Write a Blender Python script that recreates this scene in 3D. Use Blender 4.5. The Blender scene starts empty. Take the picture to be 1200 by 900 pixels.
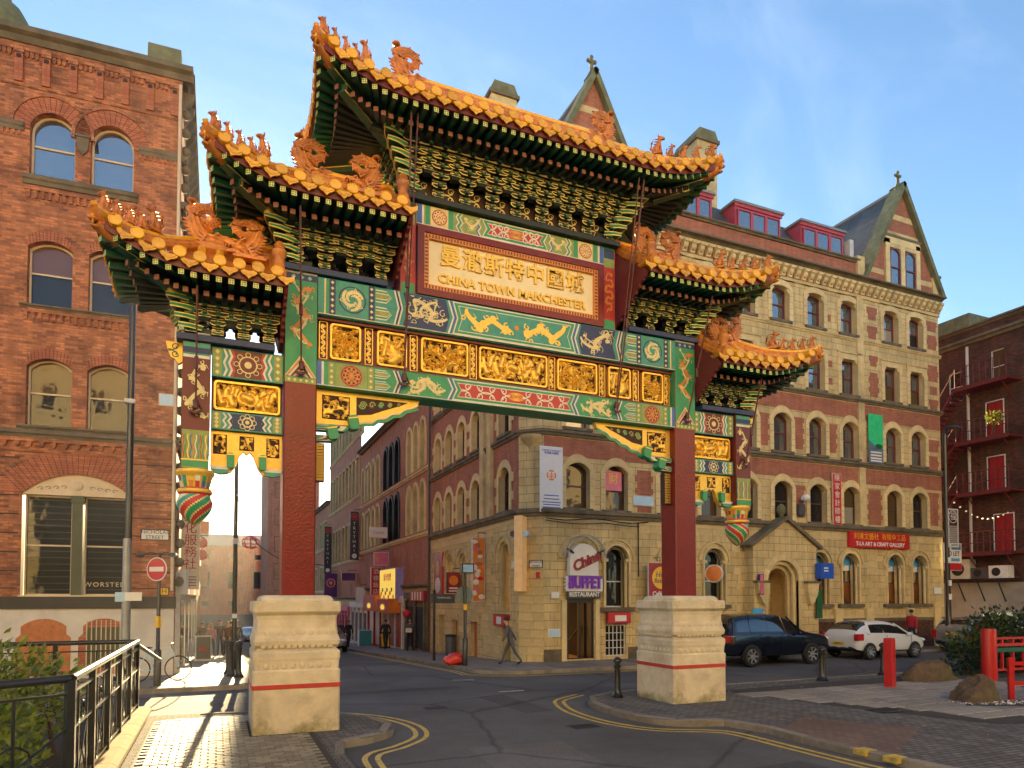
import bpy, math, random
import numpy as np
from mathutils import Matrix, Vector
R = math.radians
sin, cos, pi = math.sin, math.cos, math.pi
rnd = random.Random(7)
SC = bpy.context.scene
COL = SC.collection

# ------------------------------------------------------------ camera
cam_d = bpy.data.cameras.new('camera')
cam = bpy.data.objects.new('camera', cam_d)
COL.objects.link(cam)
cam.location = (0, 0, 2.4)
cam.rotation_euler = (R(92.0), 0, R(-23.4))
cam_d.sensor_width = 36
cam_d.lens = 24
cam_d.shift_y = 0.185
cam_d.clip_start = 0.1
cam_d.clip_end = 3000
SC.camera = cam

# ------------------------------------------------------------ sky, sun, exposure
SUN_EL, SUN_AZ = 9.4, 3.6           # degrees; azimuth clockwise from +Y
SC.world = bpy.data.worlds.new('World')
SC.world.use_nodes = True
wn, wl = SC.world.node_tree.nodes, SC.world.node_tree.links
wn.clear()
w_out = wn.new('ShaderNodeOutputWorld')
w_bg = wn.new('ShaderNodeBackground')
w_bg.inputs['Strength'].default_value = 0.066
sky = wn.new('ShaderNodeTexSky')
sky.sky_type = 'NISHITA'
sky.sun_disc = False
sky.sun_elevation = R(SUN_EL)
sky.sun_rotation = R(SUN_AZ)
sky.altitude = 50
sky.air_density = 1.0
sky.dust_density = 0.25
sky.ozone_density = 2.6
# thin cirrus wisps
tc = wn.new('ShaderNodeTexCoord')
mp = wn.new('ShaderNodeMapping')
mp.inputs['Rotation'].default_value = (0, 0, R(-35))
mp.inputs['Scale'].default_value = (1.2, 4.5, 3.0)
nz = wn.new('ShaderNodeTexNoise')
nz.inputs['Scale'].default_value = 1.6
nz.inputs['Detail'].default_value = 9
nz.inputs['Roughness'].default_value = 0.62
nz.inputs['Distortion'].default_value = 0.6
rp = wn.new('ShaderNodeValToRGB')
rp.color_ramp.elements[0].position = 0.5
rp.color_ramp.elements[0].color = (0, 0, 0, 1)
rp.color_ramp.elements[1].position = 0.85
rp.color_ramp.elements[1].color = (0.15, 0.15, 0.15, 1)
mx = wn.new('ShaderNodeMix')
mx.data_type = 'RGBA'
mx.inputs['B'].default_value = (4.6, 4.9, 5.4, 1)
wl.new(tc.outputs['Generated'], mp.inputs['Vector'])
wl.new(mp.outputs['Vector'], nz.inputs['Vector'])
wl.new(nz.outputs['Fac'], rp.inputs['Fac'])
wl.new(rp.outputs['Color'], mx.inputs['Factor'])
wl.new(sky.outputs['Color'], mx.inputs['A'])
wl.new(mx.outputs['Result'], w_bg.inputs['Color'])
wl.new(w_bg.outputs['Background'], w_out.inputs['Surface'])

sun_d = bpy.data.lights.new('sun', 'SUN')
sun_d.energy = 4.6
sun_d.angle = R(0.5)
sun_d.color = (1.0, 0.75, 0.38)
sun = bpy.data.objects.new('sun', sun_d)
COL.objects.link(sun)
_d = Vector((sin(R(SUN_AZ)) * cos(R(SUN_EL)), cos(R(SUN_AZ)) * cos(R(SUN_EL)), sin(R(SUN_EL))))
sun.rotation_euler = _d.to_track_quat('Z', 'Y').to_euler()
sun.location = (4, 60, 20)

vs = SC.view_settings
vs.view_transform = 'Standard'
vs.look = 'None'
vs.exposure = 2.6
vs.gamma = 1
vs.use_curve_mapping = False
SC.cycles.use_denoising = True
SC.cycles.max_bounces = 6
SC.cycles.diffuse_bounces = 4
SC.cycles.glossy_bounces = 3
SC.cycles.transparent_max_bounces = 8
SC.cycles.sample_clamp_indirect = 8

# ------------------------------------------------------------ materials
MATS = {}
def nt(name):
    m = bpy.data.materials.new(name)
    m.use_nodes = True
    n = m.node_tree.nodes
    MATS[name] = m
    return m, n, m.node_tree.links, n['Principled BSDF']

def pbr(name, col, rough=0.6, metal=0.0, var=0.18, vs=4.0, bump=0.0, bs=40.0, rv=0.0, spec=0.5, emit=None, es=0, dirt=None, dv=0.0, coat=0.0, coords='Object'):
    """plain procedural surface: noise-varied colour, optional per-object variation, stain noise and fine relief"""
    m, n, l, p = nt(name)
    co = n.new('ShaderNodeTexCoord')
    nz = n.new('ShaderNodeTexNoise')
    nz.inputs['Scale'].default_value = vs
    nz.inputs['Detail'].default_value = 6
    nz.inputs['Roughness'].default_value = 0.6
    l.new(co.outputs[coords], nz.inputs['Vector'])
    mr = n.new('ShaderNodeMapRange')
    mr.inputs['From Min'].default_value = 0.25
    mr.inputs['From Max'].default_value = 0.75
    mr.inputs['To Min'].default_value = 1 - var
    mr.inputs['To Max'].default_value = 1 + var
    l.new(nz.outputs['Fac'], mr.inputs['Value'])
    val = mr.outputs['Result']
    if rv:
        oi = n.new('ShaderNodeObjectInfo')
        m2 = n.new('ShaderNodeMapRange')
        m2.inputs['To Min'].default_value = 1 - rv
        m2.inputs['To Max'].default_value = 1 + rv
        l.new(oi.outputs['Random'], m2.inputs['Value'])
        mu = n.new('ShaderNodeMath'); mu.operation = 'MULTIPLY'
        l.new(val, mu.inputs[0]); l.new(m2.outputs['Result'], mu.inputs[1])
        val = mu.outputs[0]
    sc_ = n.new('ShaderNodeVectorMath'); sc_.operation = 'SCALE'
    sc_.inputs[0].default_value = col[:3]
    l.new(val, sc_.inputs['Scale'])
    out = sc_.outputs['Vector']
    if dirt:
        nd = n.new('ShaderNodeTexNoise')
        nd.inputs['Scale'].default_value = vs * 0.35
        nd.inputs['Detail'].default_value = 8
        nd.inputs['Roughness'].default_value = 0.7
        l.new(co.outputs[coords], nd.inputs['Vector'])
        rd = n.new('ShaderNodeMapRange')
        rd.inputs['From Min'].default_value = 0.48
        rd.inputs['From Max'].default_value = 0.72
        rd.inputs['To Max'].default_value = dv
        l.new(nd.outputs['Fac'], rd.inputs['Value'])
        mxd = n.new('ShaderNodeMix'); mxd.data_type = 'RGBA'
        l.new(rd.outputs['Result'], mxd.inputs['Factor'])
        l.new(out, mxd.inputs['A'])
        mxd.inputs['B'].default_value = (*dirt, 1)
        out = mxd.outputs['Result']
    l.new(out, p.inputs['Base Color'])
    p.inputs['Roughness'].default_value = rough
    p.inputs['Metallic'].default_value = metal
    p.inputs['Specular IOR Level'].default_value = spec
    p.inputs['Coat Weight'].default_value = coat
    if bump:
        nb = n.new('ShaderNodeTexNoise')
        nb.inputs['Scale'].default_value = bs
        nb.inputs['Detail'].default_value = 5
        l.new(co.outputs[coords], nb.inputs['Vector'])
        b = n.new('ShaderNodeBump')
        b.inputs['Strength'].default_value = bump
        b.inputs['Distance'].default_value = 0.02
        l.new(nb.outputs['Fac'], b.inputs['Height'])
        l.new(b.outputs['Normal'], p.inputs['Normal'])
    if emit:
        p.inputs['Emission Color'].default_value = (*emit, 1)
        p.inputs['Emission Strength'].default_value = es
    return m

def bricks(name, c1, c2, mortar, bw=0.225, bh=0.075, ms=0.008, bias=0.0, soot=0.4, sootcol=(0.035, 0.025, 0.022), bump=0.5, rough=0.85, off=0.5, mscale=1.0, spec=0.3):
    m, n, l, p = nt(name)
    co = n.new('ShaderNodeTexCoord')
    br = n.new('ShaderNodeTexBrick')
    br.offset = off
    br.inputs['Color1'].default_value = (*c1, 1)
    br.inputs['Color2'].default_value = (*c2, 1)
    br.inputs['Mortar'].default_value = (*mortar, 1)
    br.inputs['Scale'].default_value = 1
    br.inputs['Mortar Size'].default_value = ms
    br.inputs['Mortar Smooth'].default_value = 0.3
    br.inputs['Bias'].default_value = bias
    br.inputs['Brick Width'].default_value = bw
    br.inputs['Row Height'].default_value = bh
    l.new(co.outputs['UV'], br.inputs['Vector'])
    nz = n.new('ShaderNodeTexNoise')
    nz.inputs['Scale'].default_value = 0.7 * mscale
    nz.inputs['Detail'].default_value = 9
    nz.inputs['Roughness'].default_value = 0.68
    l.new(co.outputs['UV'], nz.inputs['Vector'])
    mr = n.new('ShaderNodeMapRange')
    mr.inputs['From Min'].default_value = 0.45
    mr.inputs['From Max'].default_value = 0.75
    mr.inputs['To Max'].default_value = soot
    l.new(nz.outputs['Fac'], mr.inputs['Value'])
    mx = n.new('ShaderNodeMix'); mx.data_type = 'RGBA'
    l.new(mr.outputs['Result'], mx.inputs['Factor'])
    # streaky weathering, stretched along the wall height
    mp = n.new('ShaderNodeMapping')
    mp.inputs['Scale'].default_value = (3.0, 0.35, 1)
    l.new(co.outputs['UV'], mp.inputs['Vector'])
    n2 = n.new('ShaderNodeTexNoise')
    n2.inputs['Scale'].default_value = 1.3
    n2.inputs['Detail'].default_value = 6
    l.new(mp.outputs['Vector'], n2.inputs['Vector'])
    m2 = n.new('ShaderNodeMapRange')
    m2.inputs['From Min'].default_value = 0.3
    m2.inputs['From Max'].default_value = 0.7
    m2.inputs['To Min'].default_value = 0.82
    m2.inputs['To Max'].default_value = 1.15
    l.new(n2.outputs['Fac'], m2.inputs['Value'])
    sc_ = n.new('ShaderNodeVectorMath'); sc_.operation = 'SCALE'
    l.new(br.outputs['Color'], sc_.inputs[0])
    l.new(m2.outputs['Result'], sc_.inputs['Scale'])
    l.new(sc_.outputs['Vector'], mx.inputs['A'])
    mx.inputs['B'].default_value = (*sootcol, 1)
    l.new(mx.outputs['Result'], p.inputs['Base Color'])
    p.inputs['Roughness'].default_value = rough
    p.inputs['Specular IOR Level'].default_value = spec
    nf = n.new('ShaderNodeTexNoise')
    nf.inputs['Scale'].default_value = 30
    l.new(co.outputs['UV'], nf.inputs['Vector'])
    ad = n.new('ShaderNodeMath'); ad.operation = 'MULTIPLY_ADD'
    l.new(br.outputs['Fac'], ad.inputs[0]); ad.inputs[1].default_value = -1.0
    l.new(nf.outputs['Fac'], ad.inputs[2])
    b = n.new('ShaderNodeBump')
    b.inputs['Strength'].default_value = bump
    b.inputs['Distance'].default_value = 0.015
    l.new(ad.outputs[0], b.inputs['Height'])
    l.new(b.outputs['Normal'], p.inputs['Normal'])
    return m

def glassy(name, base=(0.02, 0.024, 0.028), ior=1.9, rough=0.03, wob=0.02):
    """opaque-backed window glass: dark room behind a reflecting, slightly wavy pane"""
    m, n, l, p = nt(name)
    p.inputs['Base Color'].default_value = (*base, 1)
    p.inputs['Roughness'].default_value = rough
    p.inputs['IOR'].default_value = ior
    p.inputs['Specular IOR Level'].default_value = 0.5
    co = n.new('ShaderNodeTexCoord')
    nb = n.new('ShaderNodeTexNoise')
    nb.inputs['Scale'].default_value = 1.7
    l.new(co.outputs['Object'], nb.inputs['Vector'])
    b = n.new('ShaderNodeBump')
    b.inputs['Strength'].default_value = wob
    b.inputs['Distance'].default_value = 0.3
    l.new(nb.outputs['Fac'], b.inputs['Height'])
    l.new(b.outputs['Normal'], p.inputs['Normal'])
    return m

def clearglass(name, tint=(0.8, 0.85, 0.85)):
    m, n, l, p = nt(name)
    n.remove(p)
    o = [x for x in n if x.type == 'OUTPUT_MATERIAL'][0]
    t = n.new('ShaderNodeBsdfTransparent'); t.inputs['Color'].default_value = (*tint, 1)
    g = n.new('ShaderNodeBsdfGlossy'); g.inputs['Roughness'].default_value = 0.03
    f = n.new('ShaderNodeFresnel'); f.inputs['IOR'].default_value = 1.7
    mx = n.new('ShaderNodeMixShader')
    l.new(f.outputs[0], mx.inputs[0]); l.new(t.outputs[0], mx.inputs[1]); l.new(g.outputs[0], mx.inputs[2])
    l.new(mx.outputs[0], o.inputs['Surface'])
    return m

# gate paints
pbr('red_lacquer', (0.18, 0.007, 0.009), 0.3, var=0.2, vs=2.5, bump=0.35, bs=22, dirt=(0.12, 0.012, 0.012), dv=0.5, spec=0.4)
pbr('maroon', (0.14, 0.018, 0.02), 0.45, var=0.15)
pbr('dark_maroon', (0.075, 0.012, 0.014), 0.5)
pbr('paint_red', (0.50, 0.045, 0.035), 0.5, var=0.12, vs=9)
pbr('paint_green', (0.03, 0.30, 0.13), 0.45, var=0.15, vs=7)
pbr('paint_teal', (0.05, 0.30, 0.24), 0.5, var=0.18, vs=9)
pbr('paint_olive', (0.26, 0.34, 0.10), 0.5, var=0.2, vs=9)
pbr('paint_dark_green', (0.01, 0.10, 0.05), 0.4)
pbr('paint_navy', (0.02, 0.04, 0.13), 0.5, var=0.25, vs=9)
pbr('paint_blue', (0.04, 0.12, 0.42), 0.45)
pbr('paint_pale_blue', (0.28, 0.46, 0.60), 0.5)
pbr('paint_white', (0.72, 0.68, 0.58), 0.55)
pbr('paint_cream', (0.74, 0.62, 0.30), 0.5, var=0.15, vs=12)
pbr('paint_orange', (0.66, 0.25, 0.05), 0.5, var=0.15, vs=12)
pbr('gold_paint', (0.78, 0.50, 0.08), 0.38, metal=0.3, var=0.15, vs=14)
pbr('gold_leaf', (0.82, 0.50, 0.075), 0.34, metal=0.4, var=0.22, vs=10)
pbr('carve_dark', (0.045, 0.016, 0.010), 0.7)
pbr('plaque_cream', (0.86, 0.74, 0.46), 0.4, var=0.07, vs=3)
pbr('glaze_yellow', (0.80, 0.43, 0.03), 0.28, var=0.22, vs=14, rv=0.2, coat=0.2, dirt=(0.42, 0.16, 0.02), dv=0.55)
pbr('glaze_orange', (0.56, 0.20, 0.035), 0.36, var=0.35, vs=9, rv=0.18, bump=0.25, bs=40, dirt=(0.17, 0.05, 0.02), dv=0.75)
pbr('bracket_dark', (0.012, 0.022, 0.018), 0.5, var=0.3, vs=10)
pbr('bracket_green', (0.02, 0.11, 0.06), 0.42, var=0.3, vs=10)
pbr('outline_yellow', (0.80, 0.66, 0.20), 0.45, var=0.2, vs=12)
pbr('rafter_brown', (0.26, 0.10, 0.06), 0.55, var=0.25, vs=12)
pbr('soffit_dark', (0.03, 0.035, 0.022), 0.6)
pbr('iron_red', (0.11, 0.03, 0.028), 0.5)
# stone / ground
def pedestal_mat():
    m = pbr('pedestal_stone', (0.66, 0.57, 0.40), 0.8, var=0.18, vs=3.5, bump=0.45, bs=45, dirt=(0.26, 0.19, 0.11), dv=0.65)
    n, l = m.node_tree.nodes, m.node_tree.links; p = n['Principled BSDF']
    src = p.inputs['Base Color'].links[0].from_socket
    co = n.new('ShaderNodeTexCoord'); sx = n.new('ShaderNodeSeparateXYZ'); l.new(co.outputs['Object'], sx.inputs[0])
    nz_ = n.new('ShaderNodeTexNoise'); nz_.inputs['Scale'].default_value = 2.6; nz_.inputs['Detail'].default_value = 9; nz_.inputs['Roughness'].default_value = 0.7; l.new(co.outputs['Object'], nz_.inputs['Vector'])
    ma = n.new('ShaderNodeMath'); ma.operation = 'MULTIPLY_ADD'; l.new(sx.outputs['Z'], ma.inputs[0]); ma.inputs[1].default_value = -0.75; l.new(nz_.outputs['Fac'], ma.inputs[2])
    mr = n.new('ShaderNodeMapRange'); mr.inputs['From Min'].default_value = 0.28; mr.inputs['From Max'].default_value = 0.52; mr.inputs['To Max'].default_value = 0.85; l.new(ma.outputs[0], mr.inputs['Value'])
    mx_ = n.new('ShaderNodeMix'); mx_.data_type = 'RGBA'; l.new(mr.outputs['Result'], mx_.inputs['Factor']); l.new(src, mx_.inputs['A']); mx_.inputs['B'].default_value = (0.19, 0.17, 0.03, 1)
    l.new(mx_.outputs['Result'], p.inputs['Base Color'])
pedestal_mat()
pbr('pedestal_carving', (0.62, 0.53, 0.37), 0.8, var=0.2, vs=6, bump=0.4, bs=45)
glassy('glass_pale', (0.30, 0.27, 0.22), 2.0)
pbr('moss', (0.16, 0.17, 0.03), 0.95, var=0.4, vs=9)
pbr('sandstone', (0.64, 0.495, 0.24), 0.85, var=0.2, vs=1.6, bump=0.3, bs=25, rv=0.10, dirt=(0.13, 0.10, 0.065), dv=0.6)
pbr('bounce_cream', (0.68, 0.56, 0.36), 0.85, var=0.08)  # kept pale so the added rear block bounces more sun
pbr('sandstone_clean', (0.72, 0.56, 0.28), 0.85, var=0.18, vs=1.6, bump=0.25, bs=25, rv=0.12, dirt=(0.2, 0.145, 0.08), dv=0.4)
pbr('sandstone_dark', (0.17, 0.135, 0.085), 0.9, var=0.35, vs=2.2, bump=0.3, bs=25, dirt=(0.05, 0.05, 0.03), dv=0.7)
pbr('stone_joint', (0.20, 0.16, 0.10), 0.95, var=0.2)
bricks('ashlar', (0.70, 0.545, 0.265), (0.60, 0.455, 0.215), (0.28, 0.22, 0.13), 0.62, 0.31, 0.012, soot=0.4, sootcol=(0.12, 0.095, 0.06), bump=0.35, off=0.5)
bricks('brick_pink', (0.48, 0.165, 0.095), (0.38, 0.115, 0.065), (0.33, 0.22, 0.15), soot=0.35, sootcol=(0.09, 0.05, 0.04))
bricks('brick_red', (0.64, 0.225, 0.09), (0.23, 0.075, 0.045), (0.30, 0.17, 0.10), bw=0.235, bh=0.078, ms=0.011, bias=-.1, mscale=1.5, soot=0.85, sootcol=(0.055, 0.03, 0.026))
pbr('grey_render', (0.34, 0.31, 0.27), 0.85, var=0.14, vs=1.4, dirt=(0.16, 0.13, 0.10), dv=0.6, bump=0.2)
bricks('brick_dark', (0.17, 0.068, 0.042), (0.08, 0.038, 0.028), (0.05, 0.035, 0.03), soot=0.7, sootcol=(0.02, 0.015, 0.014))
bricks('brick_street', (0.56, 0.215, 0.105), (0.44, 0.155, 0.08), (0.28, 0.18, 0.12), soot=0.4)
bricks('brick_arch', (0.56, 0.19, 0.09), (0.42, 0.12, 0.06), (0.2, 0.11, 0.08), bw=0.6, bh=0.075, ms=0.008, soot=0.3)
bricks('slate', (0.06, 0.062, 0.07), (0.10, 0.10, 0.105), (0.02, 0.02, 0.022), 0.5, 0.22, 0.01, soot=0.3, sootcol=(0.1, 0.09, 0.06), rough=0.55, spec=0.5)
bricks('block_paving', (0.20, 0.19, 0.175), (0.14, 0.132, 0.125), (0.05, 0.046, 0.042), 0.21, 0.105, 0.008, soot=0.3, rough=0.95, bump=0.7, spec=0.1)
bricks('brown_paving', (0.21, 0.14, 0.11), (0.17, 0.115, 0.09), (0.05, 0.04, 0.035), 0.21, 0.105, 0.006, soot=0.3, rough=0.75)
bricks('flag_paving', (0.27, 0.245, 0.21), (0.21, 0.19, 0.165), (0.07, 0.06, 0.05), 0.75, 0.55, 0.012, soot=0.4, rough=0.7, bump=0.3, spec=0.2)
pbr('sett_stone', (0.27, 0.24, 0.18), 0.62, spec=0.3, var=0.25, vs=9, bump=0.5, bs=30, rv=0.3)
pbr('flagstone', (0.27, 0.245, 0.21), 0.65, var=0.2, vs=4, bump=0.3, bs=40, rv=0.2, dirt=(0.12, 0.11, 0.09), dv=0.5)
pbr('sett_joint', (0.05, 0.045, 0.04), 0.9)
pbr('kerb_stone', (0.25, 0.22, 0.175), 0.9, spec=0.2, var=0.2, vs=5, bump=0.3, bs=40, rv=0.2, dirt=(0.1, 0.085, 0.06), dv=0.6)
pbr('coping_stone', (0.42, 0.30, 0.15), 0.95, spec=0.1, var=0.15, vs=5, bump=0.3, bs=40, rv=0.1)
pbr('yellow_line', (0.60, 0.42, 0.06), 0.6, var=0.25, vs=14, dirt=(0.12, 0.105, 0.08), dv=0.75)
pbr('white_line', (0.62, 0.60, 0.54), 0.6, var=0.2, vs=14, dirt=(0.12, 0.11, 0.10), dv=0.8)
pbr('concrete_white', (0.62, 0.58, 0.50), 0.8, var=0.14, vs=1.4, dirt=(0.30, 0.24, 0.17), dv=0.5, bump=0.2)
pbr('plinth_dark', (0.022, 0.022, 0.022), 0.5)
# frames and metals
pbr('frame_cream', (0.66, 0.52, 0.33), 0.5, var=0.12)
pbr('frame_white', (0.72, 0.70, 0.66), 0.45)
pbr('frame_maroon', (0.17, 0.03, 0.035), 0.45)
pbr('frame_brown', (0.10, 0.045, 0.03), 0.5)
pbr('frame_pink', (0.42, 0.06, 0.09), 0.45)
pbr('frame_green', (0.06, 0.075, 0.04), 0.5)
pbr('black_paint', (0.013, 0.013, 0.014), 0.3, var=0.2, coat=0.2)
pbr('black_matt', (0.012, 0.012, 0.012), 0.7)
pbr('grey_metal', (0.30, 0.31, 0.31), 0.4, metal=0.4)
pbr('dark_grey', (0.07, 0.072, 0.075), 0.5)
pbr('light_grey', (0.55, 0.55, 0.53), 0.5)
pbr('white_plastic', (0.78, 0.77, 0.74), 0.45)
pbr('sign_white', (0.80, 0.78, 0.72), 0.45, var=0.06)
pbr('sign_red', (0.58, 0.02, 0.025), 0.45, var=0.06)
pbr('sign_red_dark', (0.34, 0.02, 0.03), 0.45)
pbr('sign_blue', (0.02, 0.10, 0.55), 0.4)
pbr('sign_sky', (0.08, 0.36, 0.75), 0.4)
pbr('sign_pale_blue', (0.45, 0.66, 0.82), 0.4)
pbr('sign_green', (0.04, 0.62, 0.24), 0.4)
pbr('sign_green_dark', (0.01, 0.12, 0.035), 0.4)
pbr('sign_yellow', (0.85, 0.50, 0.02), 0.4)
pbr('sign_orange', (0.78, 0.22, 0.03), 0.4)
pbr('sign_purple', (0.09, 0.02, 0.16), 0.4)
pbr('sign_pink', (0.72, 0.16, 0.24), 0.4)
pbr('sign_black', (0.02, 0.02, 0.022), 0.4)
pbr('sign_teal', (0.05, 0.30, 0.36), 0.4)
pbr('neon_letters', (0.10, 0.01, 0.19), 0.3, emit=(0.20, 0.02, 0.42), es=0.04)
pbr('lit_poster', (0.8, 0.55, 0.05), 0.4, emit=(1.0, 0.66, 0.08), es=0.12)
pbr('red_fence', (0.50, 0.012, 0.010), 0.35, var=0.1, coat=0.2)
pbr('fire_red', (0.14, 0.013, 0.015), 0.6)
pbr('door_red', (0.34, 0.012, 0.02), 0.45)
pbr('timber', (0.55, 0.33, 0.15), 0.6, var=0.2, vs=6)
pbr('rust_board', (0.48, 0.16, 0.05), 0.75, var=0.3, vs=7, bump=0.2)
pbr('lead_roof', (0.24, 0.25, 0.27), 0.5)
pbr('copper_moss', (0.17, 0.17, 0.085), 0.85, var=0.35, vs=3, dirt=(0.06, 0.065, 0.03), dv=0.7)
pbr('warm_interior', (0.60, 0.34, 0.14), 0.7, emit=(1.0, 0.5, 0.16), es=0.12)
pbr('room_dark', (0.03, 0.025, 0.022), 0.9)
pbr('blind_tan', (0.42, 0.29, 0.15), 0.7, var=0.12, vs=2)
glassy('glass_sky', (0.06, 0.07, 0.08), 3.2)
glassy('glass_dark', (0.02, 0.02, 0.02), 1.5)
glassy('glass_warm', (0.10, 0.065, 0.03), 1.45)
glassy('glass_pinkish', (0.14, 0.075, 0.055), 1.5)  # pink of reflected brick put into the pane colour
clearglass('glass_clear')

def asphalt(name, col, scale=60):
    m, n, l, p = nt(name)
    co = n.new('ShaderNodeTexCoord')
    a = n.new('ShaderNodeTexNoise'); a.inputs['Scale'].default_value = 0.35; a.inputs['Detail'].default_value = 8; a.inputs['Roughness'].default_value = 0.65
    b = n.new('ShaderNodeTexVoronoi'); b.inputs['Scale'].default_value = scale
    l.new(co.outputs['Object'], a.inputs['Vector']); l.new(co.outputs['Object'], b.inputs['Vector'])
    r1 = n.new('ShaderNodeMapRange'); r1.inputs['From Min'].default_value = 0.3; r1.inputs['From Max'].default_value = 0.7
    r1.inputs['To Min'].default_value = 0.7; r1.inputs['To Max'].default_value = 1.35
    l.new(a.outputs['Fac'], r1.inputs['Value'])
    r2 = n.new('ShaderNodeMapRange'); r2.inputs['To Max'].default_value = 0.8; r2.inputs['To Min'].default_value = 1.3
    l.new(b.outputs['Distance'], r2.inputs['Value'])
    mu = n.new('ShaderNodeMath'); mu.operation = 'MULTIPLY'
    l.new(r1.outputs['Result'], mu.inputs[0]); l.new(r2.outputs['Result'], mu.inputs[1])
    # tarred repair seams
    w = n.new('ShaderNodeTexVoronoi'); w.feature = 'DISTANCE_TO_EDGE'; w.inputs['Scale'].default_value = 0.22
    nd = n.new('ShaderNodeTexNoise'); nd.inputs['Scale'].default_value = 1.5; nd.inputs['Detail'].default_value = 5
    l.new(co.outputs['Object'], nd.inputs['Vector'])
    ma = n.new('ShaderNodeMix'); ma.data_type = 'VECTOR'; ma.inputs['Factor'].default_value = 0.2
    l.new(co.outputs['Object'], ma.inputs['A']); l.new(nd.outputs['Color'], ma.inputs['B'])
    l.new(ma.outputs['Result'], w.inputs['Vector'])
    r3 = n.new('ShaderNodeMapRange'); r3.inputs['From Max'].default_value = 0.012; r3.inputs['To Min'].default_value = 0.55; r3.inputs['To Max'].default_value = 1
    l.new(w.outputs['Distance'], r3.inputs['Value'])
    m3 = n.new('ShaderNodeMath'); m3.operation = 'MULTIPLY'
    l.new(mu.outputs[0], m3.inputs[0]); l.new(r3.outputs['Result'], m3.inputs[1])
    s_ = n.new('ShaderNodeVectorMath'); s_.operation = 'SCALE'; s_.inputs[0].default_value = col
    l.new(m3.outputs[0], s_.inputs['Scale']); l.new(s_.outputs['Vector'], p.inputs['Base Color'])
    p.inputs['Roughness'].default_value = 0.85
    p.inputs['Specular IOR Level'].default_value = 0.25
    bm = n.new('ShaderNodeBump'); bm.inputs['Strength'].default_value = 0.55; bm.inputs['Distance'].default_value = 0.012
    l.new(b.outputs['Distance'], bm.inputs['Height']); l.new(bm.outputs['Normal'], p.inputs['Normal'])
asphalt('asphalt', (0.105, 0.103, 0.104))
asphalt('asphalt_worn', (0.125, 0.12, 0.115), 45)
asphalt('asphalt_tar', (0.075, 0.074, 0.076), 75)

# ------------------------------------------------------------ mesh and object helpers
W = {}                                   # world matrix of every object made
def T(x=0, y=0, z=0, rz=0, rx=0, ry=0, s=None):
    m = Matrix.Translation((x, y, z)) @ Matrix.Rotation(rz, 4, 'Z') @ Matrix.Rotation(ry, 4, 'Y') @ Matrix.Rotation(rx, 4, 'X')
    if s is not None:
        if not hasattr(s, '__len__'): s = (s, s, s)
        m = m @ Matrix.Diagonal((*s, 1))
    return m
def place(o, parent, mat):
    COL.objects.link(o)
    if parent is not None:
        o.parent = parent
        o.matrix_parent_inverse = W[parent.name].inverted()
    o.matrix_basis = mat
    W[o.name] = mat.copy()
    return o
def tag(o, label=None, cat=None, group=None, kind=None):
    if label: o['label'] = label
    if cat: o['category'] = cat
    if group: o['group'] = group
    if kind: o['kind'] = kind
    return o
def thing(name, label, cat, mat=None, group=None):
    o = bpy.data.objects.new(name, None)
    o.empty_display_size = 0.2
    place(o, None, mat if mat is not None else Matrix())
    return tag(o, label, cat, group)
def inst(name, me, parent, mat, label=None):
    o = bpy.data.objects.new(name, me)
    place(o, parent, mat)
    if label: o['label'] = label
    return o
def copy_tree(o, mat, parent=None, label=None):
    """copy of a thing, its parts and their sub-parts, moved to a new base matrix"""
    d = mat @ W[o.name].inverted()
    def rec(q, par):
        c = q.copy()
        COL.objects.link(c)
        m = d @ W[q.name]
        c.parent = par
        if par is not None: c.matrix_parent_inverse = W[par.name].inverted()
        c.matrix_basis = m
        W[c.name] = m
        for k in [k for k in KIDS.get(q.name, [])]: rec(k, c)
        return c
    c = rec(o, parent)
    if label: c['label'] = label
    return c
KIDS = {}
_place = place
def place(o, parent, mat):
    _place(o, parent, mat)
    if parent is not None: KIDS.setdefault(parent.name, []).append(o)
    return o

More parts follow.
